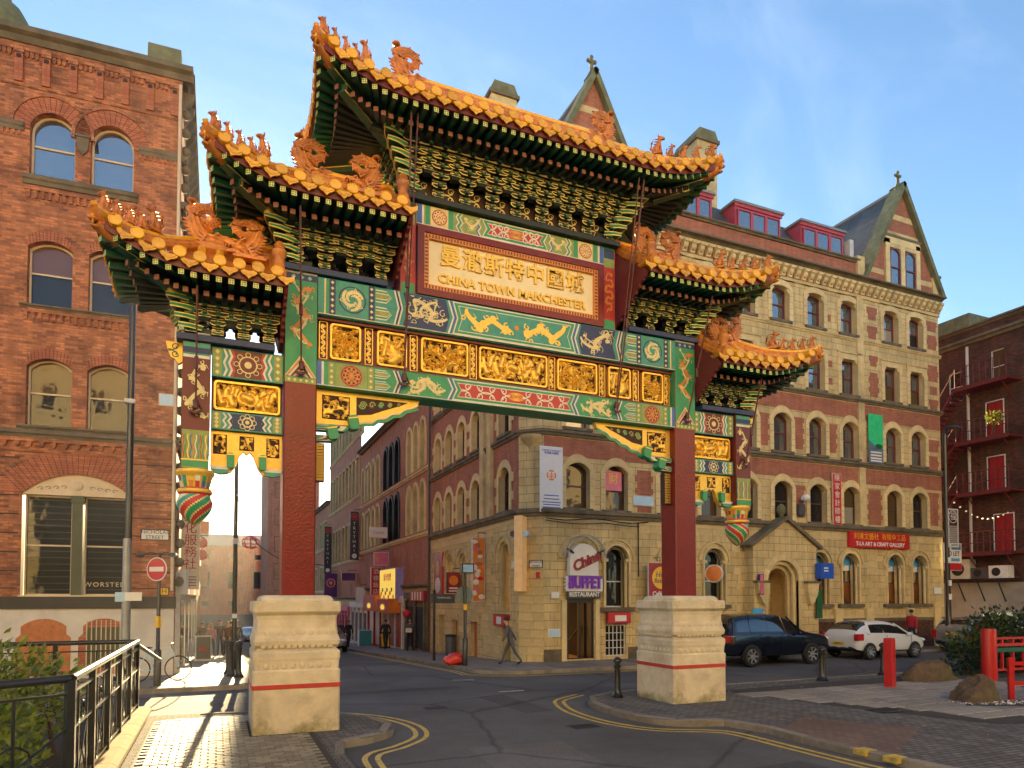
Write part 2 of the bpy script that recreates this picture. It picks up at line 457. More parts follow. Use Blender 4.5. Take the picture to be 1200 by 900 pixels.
class MB:
    """collects shapes of one part; me()/obj() make ONE mesh of them"""
    jit = 0
    def __init__(s):
        s.v, s.f, s.m, s.ms = [], [], [], []
    def mi(s, mat):
        if mat not in s.ms: s.ms.append(mat)
        return s.ms.index(mat)
    def add(s, vs, fs, mat):
        o = len(s.v); s.v.extend(vs); i = s.mi(mat)
        for f in fs:
            s.f.append(tuple(q + o for q in f)); s.m.append(i)
    def poly(s, pts, mat): s.add([tuple(p) for p in pts], [tuple(range(len(pts)))], mat)
    def box(s, x0, y0, z0, x1, y1, z1, mat, skip=''):
        v = [(x0, y0, z0), (x1, y0, z0), (x1, y1, z0), (x0, y1, z0), (x0, y0, z1), (x1, y0, z1), (x1, y1, z1), (x0, y1, z1)]
        s.add(v, [(0, 3, 2, 1), (4, 5, 6, 7), (0, 1, 5, 4), (1, 2, 6, 5), (2, 3, 7, 6), (3, 0, 4, 7)], mat)
    def cbox(s, x0, y0, z0, x1, y1, z1, mat, b=0.01):
        """box with chamfered edges on its front (-y) face"""
        s.box(x0, y0 + b, z0, x1, y1, z1, mat)
        a = [(x0, y0 + b, z0), (x1, y0 + b, z0), (x1, y0 + b, z1), (x0, y0 + b, z1)]
        c = [(x0 + b, y0, z0 + b), (x1 - b, y0, z0 + b), (x1 - b, y0, z1 - b), (x0 + b, y0, z1 - b)]
        s.add(a + c, [(4, 5, 6, 7), (0, 1, 5, 4), (1, 2, 6, 5), (2, 3, 7, 6), (3, 0, 4, 7)], mat)
    def xbox(s, mat4, sx, sy, sz, mat):
        v = [tuple(mat4 @ Vector((a * sx / 2, b * sy / 2, c * sz / 2))) for c in (-1, 1) for a, b in ((-1, -1), (1, -1), (1, 1), (-1, 1))]
        s.add(v, [(0, 3, 2, 1), (4, 5, 6, 7), (0, 1, 5, 4), (1, 2, 6, 5), (2, 3, 7, 6), (3, 0, 4, 7)], mat)
    def prism(s, pts, a, b, mat, ax='y', front=None, back=True):
        """2D outline extruded from a to b along axis ax; outline in the other two axes"""
        n = len(pts)
        g = {'y': lambda p, d: (p[0], d, p[1]), 'x': lambda p, d: (d, p[0], p[1]), 'z': lambda p, d: (p[0], p[1], d)}[ax]
        v = [g(p, a) for p in pts] + [g(p, b) for p in pts]
        s.add(v, [(i, (i + 1) % n, n + (i + 1) % n, n + i) for i in range(n)], mat)
        s.add(v[:n], [tuple(range(n))], front or mat)
        if back: s.add(v[n:], [tuple(range(n))[::-1]], mat)
    def tube(s, path, r, mat, n=6, cap=True, flat=1.0):
        P = [Vector(p) for p in path]; k = len(P)
        rs = r if hasattr(r, '__len__') else [r] * k
        up = Vector((0, 0, 1)); vs = []
        for i, p in enumerate(P):
            t = (P[min(i + 1, k - 1)] - P[max(i - 1, 0)])
            t = t.normalized() if t.length > 1e-9 else Vector((0, 0, 1))
            a = t.cross(up)
            if a.length < 1e-3: a = t.cross(Vector((0, 1, 0)))
            a.normalize(); b = a.cross(t).normalized()
            for j in range(n):
                w = 2 * pi * (j + 0.5) / n
                vs.append(tuple(p + (a * cos(w) * flat + b * sin(w)) * rs[i]))
        fs = [(i * n + j, i * n + (j + 1) % n, (i + 1) * n + (j + 1) % n, (i + 1) * n + j) for i in range(k - 1) for j in range(n)]
        if cap: fs += [tuple(range(n))[::-1], tuple((k - 1) * n + j for j in range(n))]
        s.add(vs, fs, mat)
    def lathe(s, prof, n, mat, c=(0, 0, 0), mf=None, cap=True, sx=1, sy=1, ph=0.0):
        vs = [(c[0] + r * cos(2 * pi * j / n + ph) * sx, c[1] + r * sin(2 * pi * j / n + ph) * sy, c[2] + z) for r, z in prof for j in range(n)]
        k = len(prof)
        if mf is None:
            fs = [(i * n + j, i * n + (j + 1) % n, (i + 1) * n + (j + 1) % n, (i + 1) * n + j) for i in range(k - 1) for j in range(n)]
            if cap: fs += [tuple(range(n))[::-1], tuple((k - 1) * n + j for j in range(n))]
            s.add(vs, fs, mat)
        else:
            o = len(s.v); s.v.extend(vs)
            for i in range(k - 1):
                for j in range(n):
                    s.f.append(tuple(q + o for q in (i * n + j, i * n + (j + 1) % n, (i + 1) * n + (j + 1) % n, (i + 1) * n + j)))
                    s.m.append(s.mi(mf(i, j)))
    def ell(s, c, r, mat, n=8, m=6, R_=None):
        if not hasattr(r, '__len__'): r = (r, r, r)
        vs = []
        for i in range(m + 1):
            th = pi * i / m
            for j in range(n):
                p = Vector((r[0] * sin(th) * cos(2 * pi * j / n), r[1] * sin(th) * sin(2 * pi * j / n), -r[2] * cos(th)))
                if R_ is not None: p = R_ @ p
                vs.append((c[0] + p.x, c[1] + p.y, c[2] + p.z))
        fs = [(i * n + j, i * n + (j + 1) % n, (i + 1) * n + (j + 1) % n, (i + 1) * n + j) for i in range(m) for j in range(n)]
        s.add(vs, fs, mat)
    def ribbon(s, path, w, y, mat):
        """flat painted stroke in the xz plane at depth y"""
        k = len(path)
        if k < 2: return
        MB.jit = (MB.jit + 1) % 23; y -= MB.jit * 6e-5      # overlapping strokes never share a plane
        ws = w if hasattr(w, '__len__') else [w] * k
        vs = []
        for i, p in enumerate(path):
            a, b = path[max(i - 1, 0)], path[min(i + 1, k - 1)]
            tx, tz = b[0] - a[0], b[1] - a[1]
            L = math.hypot(tx, tz) or 1
            nx, nz_ = -tz / L * ws[i] / 2, tx / L * ws[i] / 2
            vs += [(p[0] + nx, y - 2e-5 * i, p[1] + nz_), (p[0] - nx, y - 2e-5 * i, p[1] - nz_)]
        s.add(vs, [(2 * i, 2 * i + 1, 2 * i + 3, 2 * i + 2) for i in range(k - 1)], mat)
    def me(s, name, smooth=None):
        me = bpy.data.meshes.new(name)
        me.from_pydata(s.v, [], s.f)
        for m in s.ms: me.materials.append(MATS[m])
        nf = len(me.polygons)
        if len(s.ms) > 1: me.polygons.foreach_set('material_index', np.array(s.m, dtype=np.int32))
        # box-projected UVs in metres
        co = np.empty(len(me.vertices) * 3, dtype=np.float32); me.vertices.foreach_get('co', co); co = co.reshape(-1, 3)
        nr = np.empty(nf * 3, dtype=np.float32); me.polygons.foreach_get('normal', nr); nr = np.abs(nr.reshape(-1, 3))
        lt = np.empty(nf, dtype=np.int32); me.polygons.foreach_get('loop_total', lt)
        vi = np.empty(len(me.loops), dtype=np.int32); me.loops.foreach_get('vertex_index', vi)
        axn = np.repeat(np.argmax(nr * np.array([1, 1, 1.02]), axis=1), lt)
        p = co[vi]
        uv = np.where((axn == 2)[:, None], p[:, :2], np.where((axn == 0)[:, None], p[:, 1:3], p[:, [0, 2]]))
        ul = me.uv_layers.new(name='UVMap')
        ul.data.foreach_set('uv', np.ascontiguousarray(uv, dtype=np.float32).ravel())
        if smooth is not None:
            me.polygons.foreach_set('use_smooth', np.ones(nf, dtype=bool))
            me.set_sharp_from_angle(angle=R(smooth))
        me.update()
        return me
    def obj(s, name, parent=None, mat=None, smooth=None, label=None, kind=None):
        o = inst(name, s.me(name, smooth), parent, mat if mat is not None else Matrix(), label)
        if kind: o['kind'] = kind
        return o

TEXTS = []
def text(body, size, mat, M, parent, name='lettering', ext=0.004, align='CENTER', sx=1.0, sp=1.0, bold=0.0, shear=0.0):
    """lettering; local x = reading direction, local y = up; M places it. Turned into a mesh at the end."""
    TEXTS.append((body, size, mat, M @ Matrix.Diagonal((sx, 1, 1, 1)), parent, name, ext, align, sp, bold, shear))
FACE = Matrix.Rotation(R(90), 4, 'X')      # stands lettering upright on an xz face
def flush_texts():
    tmp = []
    for (body, size, mat, M, parent, name, ext, align, sp, bold, shear) in TEXTS:
        cu = bpy.data.curves.new('t', 'FONT')
        cu.body = body; cu.size = size; cu.align_x = align; cu.align_y = 'CENTER'
        cu.extrude = ext; cu.space_character = sp; cu.offset = bold; cu.shear = shear
        cu.resolution_u = 3
        o = bpy.data.objects.new('t', cu); COL.objects.link(o); tmp.append(o)
    bpy.context.view_layer.update()
    dg = bpy.context.evaluated_depsgraph_get()
    for o, t in zip(tmp, TEXTS):
        me = bpy.data.meshes.new_from_object(o.evaluated_get(dg))
        me.materials.clear(); me.materials.append(MATS[t[2]])
        inst(t[5], me, t[4], t[3])
    for o in tmp:
        c = o.data; bpy.data.objects.remove(o); bpy.data.curves.remove(c)

def gz(y): return -0.04 * max(0.0, y - 21.0)      # the side street falls away
def lerp(a, b, t): return a + (b - a) * t
# ============================================================ GROUND
mb = MB()
for y0, y1 in ((-60, 21), (21, 120)): mb.poly([(-150, y0, gz(y0)), (150, y0, gz(y0)), (150, y1, gz(y1)), (-150, y1, gz(y1))], 'asphalt')
mb.poly([(-900, 120, gz(120)), (900, 120, gz(120)), (900, 900, gz(120)), (-900, 900, gz(120))], 'asphalt'); mb.poly([(-900, -600, 0), (900, -600, 0), (900, -60, 0), (-900, -60, 0)], 'asphalt')
road = tag(mb.obj('road'), kind='structure')
def smooth_path(P, n=6):
    """Catmull-Rom through the points"""
    out = []
    for i in range(len(P) - 1):
        p0, p1, p2, p3 = P[max(i - 1, 0)], P[i], P[i + 1], P[min(i + 2, len(P) - 1)]
        for k in range(n):
            t = k / n
            out.append(tuple(.5 * (2 * p1[a] + (p2[a] - p0[a]) * t + (2 * p0[a] - 5 * p1[a] + 4 * p2[a] - p3[a]) * t * t + (3 * p1[a] - p0[a] - 3 * p2[a] + p3[a]) * t ** 3) for a in (0, 1)))
    return out + [P[-1]]
def pave(name, outline, mat, h=.11, skirt=True):
    mb = MB(); n = len(outline)
    top = [(x, y, gz(y) + h) for x, y in outline]; bot = [(x, y, gz(y) - .3) for x, y in outline]
    mb.poly(top, mat)
    if skirt: mb.add(top + bot, [(i, (i + 1) % n, n + (i + 1) % n, n + i) for i in range(n)], 'kerb_stone')
    return tag(mb.obj(name), kind='structure')
def offs(P, d):
    Q = []
    for i, p in enumerate(P):
        a, b = P[max(i - 1, 0)], P[min(i + 1, len(P) - 1)]
        tx, ty = b[0] - a[0], b[1] - a[1]; L = math.hypot(tx, ty) or 1
        Q.append((p[0] - ty / L * d, p[1] + tx / L * d))
    return Q
def resample(P, step):
    out = [P[0]]; acc = 0
    for a, b in zip(P[:-1], P[1:]):
        L = math.hypot(b[0] - a[0], b[1] - a[1]); t = step - acc
        while t <= L: out.append((a[0] + (b[0] - a[0]) * t / L, a[1] + (b[1] - a[1]) * t / L)); t += step
        acc = (acc + L) % step if L < 1e9 else 0
    return out
KB = {}
def kerb(parent, P, w=.14, h=.125, step=.9, yellow=()):
    """a run of kerb stones, each its own piece; w to the left of the path"""
    Q = resample(P, step)
    for i, (a, b) in enumerate(zip(Q[:-1], Q[1:])):
        L = math.hypot(b[0] - a[0], b[1] - a[1]); ang = math.atan2(b[1] - a[1], b[0] - a[0])
        mat = 'yellow_line' if i in yellow else 'kerb_stone'
        if mat not in KB:
            q = MB(); q.prism([(-.02, -.3), (1, -.3), (1, 0), (.1, 0), (-.02, -.02)], 0.006, .994, mat, 'x'); KB[mat] = q.me('kerb_stone')
        za, zb = gz(a[1]) + h, gz(b[1]) + h
        M = Matrix.Translation((a[0], a[1], za)) @ Matrix.Rotation(ang, 4, 'Z') @ Matrix.Rotation(-math.atan2(zb - za, L), 4, 'Y') @ Matrix.Diagonal((L, w, 1, 1))
        inst('kerb_stone', KB[mat], parent, M)
def line(P, w, mat, z=.005, dash=None, name='road_marking'):
    mb = MB(); L_, R_ = offs(P, w / 2), offs(P, -w / 2)
    vs = []
    for a, b in zip(L_, R_): vs += [(a[0], a[1], gz(a[1]) + z), (b[0], b[1], gz(b[1]) + z)]
    mb.add(vs, [(2 * i, 2 * i + 1, 2 * i + 3, 2 * i + 2) for i in range(len(P) - 1)], mat)
    return mb.obj(name, road)
# A: corner pavement
A1 = smooth_path([(7.45, 21), (7.55, 20.3), (8.2, 19.65), (9.2, 19.4), (14.2, 19.4), (15.4, 19.8), (16.4, 20.3), (33.6, 20.3)])
pa = pave('pavement', A1 + [(33.6, 21)], 'flag_paving')
pave('pavement', [(7.45, 21), (7.45, 86), (10.5, 86), (10.5, 22.6), (33.6, 22.6), (33.6, 21)], 'flag_paving', .1101)
kerb(pa, [(7.45, 60), (7.45, 21)] + A1[1:])
line(smooth_path([(7.2, 60), (7.2, 30), (7.2, 21), (7.3, 20.2), (8.0, 19.45), (9.2, 19.15), (14.2, 19.15), (15.6, 19.6)]), .09, 'yellow_line')
line(smooth_path([(7.0, 60), (7.0, 30), (7.0, 21), (7.15, 20.0), (7.9, 19.25), (9.2, 18.95), (14.3, 18.95), (15.7, 19.4)]), .09, 'yellow_line')
# B: pavement round the warehouse
pb = pave('pavement', [(-40, 19.2), (-3, 19.2), (.6, 19.2), (1.15, 19.5), (1.3, 20.2), (1.3, 21), (-40, 21)], 'flag_paving')
pave('pavement', [(-40, 21), (1.3, 21), (1.3, 86), (-2, 86), (-2, 26), (-40, 26)], 'flag_paving', .1101)
kerb(pb, [(-14, 19.2), (.6, 19.2), (1.15, 19.5), (1.3, 20.2), (1.3, 50)])
for d in (.22, .4): line([(1.3 + d, 20.5), (1.3 + d, 60)], .08, 'yellow_line')
# C: block-paved pavement at the left pedestal
C1 = [(1.75, -8), (1.75, 10.2), (1.85, 10.9)] + smooth_path([(1.9, 11.1), (2.4, 11.3), (2.85, 11.8), (2.95, 12.6), (2.6, 13.5), (1.8, 14.3), (.6, 14.75), (-1.0, 14.95)])
pc = pave('pavement', C1 + [(-40, 15.2), (-40, -8)], 'block_paving')
kerb(pc, C1[1:])
CL = smooth_path([(-1.0, 15.25), (.7, 15.05), (2.0, 14.55), (2.9, 13.7), (3.3, 12.6), (3.2, 11.6), (2.7, 10.95), (2.15, 10.5), (2.0, 9.6), (2.0, 7), (2.0, 2)])
line(CL, .085, 'yellow_line'); line(offs(CL, .19), .085, 'yellow_line')
# setts, each a piece near the viewer
sm = MB(); b = .05
sm.add([(0, 0, 0), (1, 0, 0), (1, 1, 0), (0, 1, 0), (b, b * 2, 1), (1 - b, b * 2, 1), (1 - b, 1 - b * 2, 1), (b, 1 - b * 2, 1)], [(0, 1, 5, 4), (1, 2, 6, 5), (2, 3, 7, 6), (3, 0, 4, 7), (4, 5, 6, 7)], 'sett_stone')
SETT = sm.me('paving_sett'); rs = random.Random(2)
bed = MB(); bed.poly([(-1.02, 8.8, .1125), (1.55, 8.8, .1125), (1.55, 14.25, .1125), (-1.02, 14.25, .1125)], 'sett_joint'); bed.obj('sett_bed', pc)
spots = []
for j in range(50):
    for i in range(14):
        x = -1.0 + i * .205 + (.1 if j % 2 else 0); y = 8.9 + j * .107
        if x + .2 > 1.5 or (x + .2 > .55 and y + .1 > 12.05 and y < 13.6 and x < 2.1): continue
        spots.append((x, y))
def mat_sett(x, y): return T(x + .004, y + .004, .1125, s=(.197, .099, .009 + .008 * rs.random()))
vis = sorted(spots, key=lambda p: abs(p[1] - 11.3))
for x, y in vis[:300]: inst('paving_sett', SETT, pc, mat_sett(x, y))
st = MB()
for x, y in vis[300:]:
    M = mat_sett(x, y); o_ = len(st.v)
    st.add([tuple(M @ Vector(v)) for v in sm.v], sm.f, 'sett_stone')
so_ = st.obj('far_setts', pc); so_['kind'] = 'stuff'
# D: island and plaza on the right
D1 = [(9.25, -8), (9.2, 4), (9.0, 6), (8.85, 7.4), (8.85, 8.6)] + smooth_path([(8.95, 9.6), (8.75, 10.15), (8.0, 10.4), (7.55, 11.0), (7.4, 12.2), (7.65, 13.4), (8.3, 14.15), (9.4, 14.4)]) + [(15, 14.45), (60, 14.6)]
pd = pave('pavement', D1 + [(60, -8)], 'block_paving')
kerb(pd, [(60, 14.6), (9.4, 14.4)] + D1[4:-2][::-1] + [(8.85, 7.4), (9.0, 6), (9.2, 4)])
DL = smooth_path([(8.3, 14.75), (7.5, 14.2), (7.18, 13.6), (6.95, 12.65), (6.98, 11.44), (7.38, 10.5), (8.18, 10.0), (8.5, 9.55), (8.55, 8.2), (8.6, 7), (8.8, 4.5), (9.0, 1)])
line(DL, .085, 'yellow_line'); line(offs(DL, -.2), .085, 'yellow_line')
q = MB(); q.poly([(8.95, 9.05, .1145), (10.3, 9.85, .1145), (11.3, 8.2, .1145), (9.05, 6.9, .1145)], 'brown_paving'); q.obj('brown_paving', pd)
# flagstones laid one by one
rf = random.Random(4)
q = MB(); q.poly([(11.3, 13.4, .1135), (19.2, 13.9, .1135), (19.2, 8.6, .1135), (14.8, 7.0, .1135), (12.9, 8.0, .1135), (12.0, 10.4, .1135)], 'sett_joint'); q.obj('flag_bed', pd)
fm = MB(); fm.add([(0, 0, 0), (1, 0, 0), (1, 1, 0), (0, 1, 0), (.015, .02, 1), (.985, .02, 1), (.985, .98, 1), (.015, .98, 1)], [(0, 1, 5, 4), (1, 2, 6, 5), (2, 3, 7, 6), (3, 0, 4, 7), (4, 5, 6, 7)], 'flagstone'); FLAG = fm.me('flagstone')
y = 7.2
while y < 13.2:
    d = .45 + .2 * rf.random(); x = 11.0 + rf.random() * .4
    while x < 18.6:
        w = .5 + .5 * rf.random()
        edge = 12.9 - (y - 8.0) * .45 if y > 8 else 14.8 - (y - 7.0) * 1.9
        if x > edge + .1 and y + d < 13.2: inst('flagstone', FLAG, pd, T(x, y, .1135, rz=R(-1.5 + 3 * rf.random()), s=(w - .045, d - .045, .014 + .012 * rf.random())))
        x += w
    y += d
q = MB(); q.poly([(14.4, 9.4, .1375), (16.9, 8.2, .1375), (17.4, 9.0, .1375), (15.2, 9.9, .1375)], 'sett_joint'); q.obj('gravel_bed', pd)
gr = MB(); rg_ = random.Random(9)
for i in range(500):
    x = 14.6 + 2.6 * rg_.random(); y = 9.75 - (x - 14.6) * .42 + (rg_.random() - .5) * .55
    s = .012 + .02 * rg_.random(); gr.ell((x, y, .142), (s, s * .8, s * .6), rg_.choice(['light_grey', 'frame_white', 'sign_purple', 'kerb_stone']), 5, 3)
tag(gr.obj('gravel'), 'loose pale and violet gravel round the mossy boulder', 'gravel', kind='stuff')
# white markings and covers
for P in ([(6.6, 16.1), (7.3, 16.1)], [(4.3, 27), (4.3, 29)], [(4.3, 36), (4.3, 38)], [(6.3, 18.9), (6.9, 18.7)]): line(P, .09, 'white_line')
for y in (7.25, 6.75): q = MB(); q.box(8.82, y, .05, 9.06, y + .22, .129, 'yellow_line'); q.obj('kerb_mark', pd)
for x, y in ((4.4, 14.3), (6.3, 11.2), (12.4, 9.7)):
    q = MB(); z = .006 if x < 8 else .142
    q.box(x - .3, y - .22, z - .01, x + .3, y + .22, z, 'dark_grey'); q.box(x - .27, y - .19, z, x + .27, y + .19, z + .003, 'black_matt')
    q.obj('drain_cover', road if x < 8 else pd)
rl = random.Random(12); lf = MB()
for i in range(140):
    x, y = rl.uniform(8, 18), rl.uniform(6.5, 14)
    z = .16 if x > 11.5 else (.126 if x > 9 else .012)
    a = rl.random() * 6; s = .02 + .025 * rl.random()
    lf.add([(x + s * cos(a), y + s * sin(a), z), (x + .5 * s * cos(a + 1.6), y + .5 * s * sin(a + 1.6), z + .01), (x - s * cos(a), y - s * sin(a), z + .004), (x + .5 * s * cos(a - 1.6), y + .5 * s * sin(a - 1.6), z + .012)], [(0, 1, 2, 3)], rl.choice(['timber', 'coping_stone', 'rust_board', 'flagstone']))
tag(lf.obj('fallen_leaves'), 'dry leaves and scraps scattered over the paving', 'leaves', kind='stuff')
for P, m in (([(3.6, 8.6), (5.2, 8.5), (5.3, 10.2), (3.7, 10.3)], 'asphalt_worn'), ([(5.9, 12.9), (6.6, 13.0), (6.5, 15.6), (5.8, 15.5)], 'asphalt_tar'), ([(2.6, 17.0), (6.0, 17.1), (6.0, 17.7), (2.6, 17.6)], 'asphalt_tar'), ([(9.8, 15.4), (13.5, 15.4), (13.5, 16.3), (9.8, 16.2)], 'asphalt_worn'), ([(4.6, 22), (6.2, 22), (6.2, 27), (4.6, 27)], 'asphalt_worn'), ([(6.5, 6.6), (8.0, 6.7), (7.9, 7.6), (6.4, 7.5)], 'asphalt_tar')):
    q = MB(); q.poly([(x, y, gz(y) + .0035) for x, y in P], m); q.obj('road_patch', road)
# ============================================================ THE GATE
GX, GY = 5.5, 12.78
GM = T(GX, GY, 0)
gate = thing('ceremonial_gate', 'tall Chinese ceremonial gate with five tiled roofs and red posts on stone pedestals', 'gate', GM)
MIR = Matrix.Diagonal((-1, 1, 1, 1))

def scroll_paths(x0, x1, zc, h, n):
    """vine scroll: pairs of spirals filling x0..x1"""
    P = []
    d = (x1 - x0) / n
    for i in range(n):
        cx = x0 + d * (i + 0.5)
        for s in (1, -1):
            fl = 1 if (i % 2 == 0) else -1
            pts = []
            for k in range(22):
                t = k / 21
                a = fl * (0.5 + t * 2.2 * pi) + (0 if fl > 0 else pi)
                r = h * 0.235 * (1 - 0.8 * t)
                pts.append((cx + r * cos(a) * 1.05, zc + s * (h * 0.25 + r * sin(a))))
            P.append(pts)
            P.append([(cx - fl * d * 0.5, zc + s * h * 0.05), (cx - fl * d * 0.2, zc + s * h * 0.02), (cx + fl * 0.1 * d, zc + s * h * 0.12), pts[0]])
    return P
def scrolls(mb, x0, x1, zc, h, y, mat, n=4, w=0.02):
    for p in scroll_paths(x0, x1, zc, h, n): mb.ribbon(p, w, y, mat)
def dragon(mb, x0, x1, zc, h, y, mat, w=0.06, seed=0, wig=2.6):
    """sinuous painted dragon: tapering looping body, legs and cloud curls"""
    r = random.Random(seed)
    L = x1 - x0; n = 90; pts = []; ws = []
    wig = max(2.0, abs(L) / (h * .62)); ph = r.random() * 6
    cl = lambda v: min(max(v, zc - h * .47), zc + h * .47)
    for i in range(n):
        t = i / (n - 1)
        amp = h * (.30 + .08 * sin(5 * t + ph))
        pts.append((x0 + L * (.07 + .86 * t) + .42 * h * (1 if L > 0 else -1) * sin(2 * wig * pi * t * .5 * 2 + 1.3 + ph) * .33, cl(zc + amp * sin(wig * pi * t + ph))))
        ws.append(w * (.3 + 1.1 * sin(pi * min(1, .1 + t * .88)) ** .7))
    mb.ribbon(pts, ws, y, mat)
    for i in range(5, n - 3, 4):
        px, pz = pts[i]; a = r.random() * 6.28; k0 = h * (.06 + .09 * r.random())
        if i % 8 < 4:
            q = []
            for k in range(13):
                t = k / 12; aa = a + t * 6; rr = k0 * (1 - .78 * t)
                q.append((px + 1.9 * k0 * cos(a) + rr * cos(aa), cl(pz + 1.9 * k0 * sin(a) + rr * sin(aa))))
            mb.ribbon(q, w * .3, y, mat)
        else:
            mb.ribbon([(px, pz), (px + .5 * w + .12 * h * cos(a), cl(pz + .16 * h * sin(a))), (px + .2 * h * cos(a + .7), cl(pz + .26 * h * sin(a + .7)))], [w * .5, w * .4, w * .08], y, mat)
    hx, hz = pts[-1]
    mb.ribbon([(hx - w, hz), (hx, cl(hz + w * .2)), (hx + w * 1.3, hz)], [w * 1.2, w * 1.9, w * .8], y, mat)
def ring(mb, cx, cz, r, w, y, mat, n=28, sx=1.0):
    mb.ribbon([(cx + sx * r * cos(2 * pi * i / n), cz + r * sin(2 * pi * i / n)) for i in range(n + 1)], w, y, mat)
def disc(mb, cx, cz, r, y, mat, n=26, sx=1.0):
    mb.poly([(cx + sx * r * cos(2 * pi * i / n), y, cz + r * sin(2 * pi * i / n)) for i in range(n)], mat)
def rect(mb, x0, x1, z0, z1, y, mat): mb.poly([(x0, y, z0), (x1, y, z0), (x1, y, z1), (x0, y, z1)], mat)
def chevron(mb, x, z0, z1, y, mat, d, w, zig=2):
    """upright zigzag stroke; d = how far its points reach"""
    pts = [(x + (d if i % 2 else 0), lerp(z0, z1, i / zig)) for i in range(zig + 1)]
    mb.poly([(p[0] - w / 2, y, p[1]) for p in pts] + [(p[0] + w / 2, y, p[1]) for p in reversed(pts)], mat)
def hexpanel(mb, x0, x1, z0, z1, y, mat, d):
    zc = (z0 + z1) / 2
    mb.poly([(x0, y, z0), (x1, y, z0), (x1 + d, y, zc), (x1, y, z1), (x0, y, z1), (x0 - d, y, zc)][::1], mat)
def scrollstack(mb, xc, z0, z1, y, mat, w=0.018, a=0.05):
    n = 60
    mb.ribbon([(xc + a * sin(i / n * 3 * 2 * pi), lerp(z0, z1, i / n)) for i in range(n + 1)], w, y, mat)
    for k in range(6):
        zc = lerp(z0, z1, (k + 0.5) / 6); s = 1 if k % 2 else -1
        q = [(xc + s * (0.012 + 0.026 * (1 - t / 9) * cos(t * .75)), zc + 0.03 * (1 - t / 9) * sin(t * .75)) for t in range(9)]
        mb.ribbon(q, w * 0.8, y, mat)
def studs(mb, x, z0, z1, y, mat, n=5, s=0.035):
    for i in range(n):
        z = lerp(z0, z1, (i + 0.5) / n)
        mb.poly([(x - s, y, z), (x, y, z - s), (x + s, y, z), (x, y, z + s)], mat)

def medallion(mb, cx, cz, r, y, ring_m, fill_m, motif_m, seed, petals=False):
    disc(mb, cx, cz, r, y - 0.002, ring_m)
    disc(mb, cx, cz, r * 0.9, y - 0.004, fill_m)
    if petals:
        for rr, n, m in ((0.68, 10, ring_m), (0.4, 8, motif_m)):
            for i in range(n):
                a = 2 * pi * i / n
                ring(mb, cx + r * rr * cos(a), cz + r * rr * sin(a), r * 0.17, 0.014, y - 0.006, motif_m, 10)
        disc(mb, cx, cz, r * 0.2, y - 0.006, 'paint_orange', 12)
        for i in range(10):
            a = 2 * pi * (i + .5) / 10
            mb.ribbon([(cx + r * .25 * cos(a), cz + r * .25 * sin(a)), (cx + r * .85 * cos(a), cz + r * .85 * sin(a))], 0.012, y - 0.006, motif_m)
    else:
        rr = random.Random(seed)
        for k in range(3):
            a0 = 2 * pi * k / 3 + rr.random()
            q = []; ws = []
            for i in range(20):
                t = i / 19
                a = a0 + t * 3.6; q.append((cx + r * (0.78 - 0.55 * t) * cos(a), cz + r * (0.78 - 0.55 * t) * sin(a)))
                ws.append(0.012 + 0.05 * sin(pi * (0.15 + 0.8 * t)))
            mb.ribbon(q, ws, y - 0.006, motif_m)
            for i in (4, 9, 14):
                p = q[i]; a = a0 + i / 19 * 3.6
                mb.ribbon([p, (p[0] + 0.09 * cos(a + 1), p[1] + 0.09 * sin(a + 1)), (p[0] + 0.07 * cos(a + 2), p[1] + 0.1 * sin(a + 2))], 0.02, y - 0.006, motif_m)

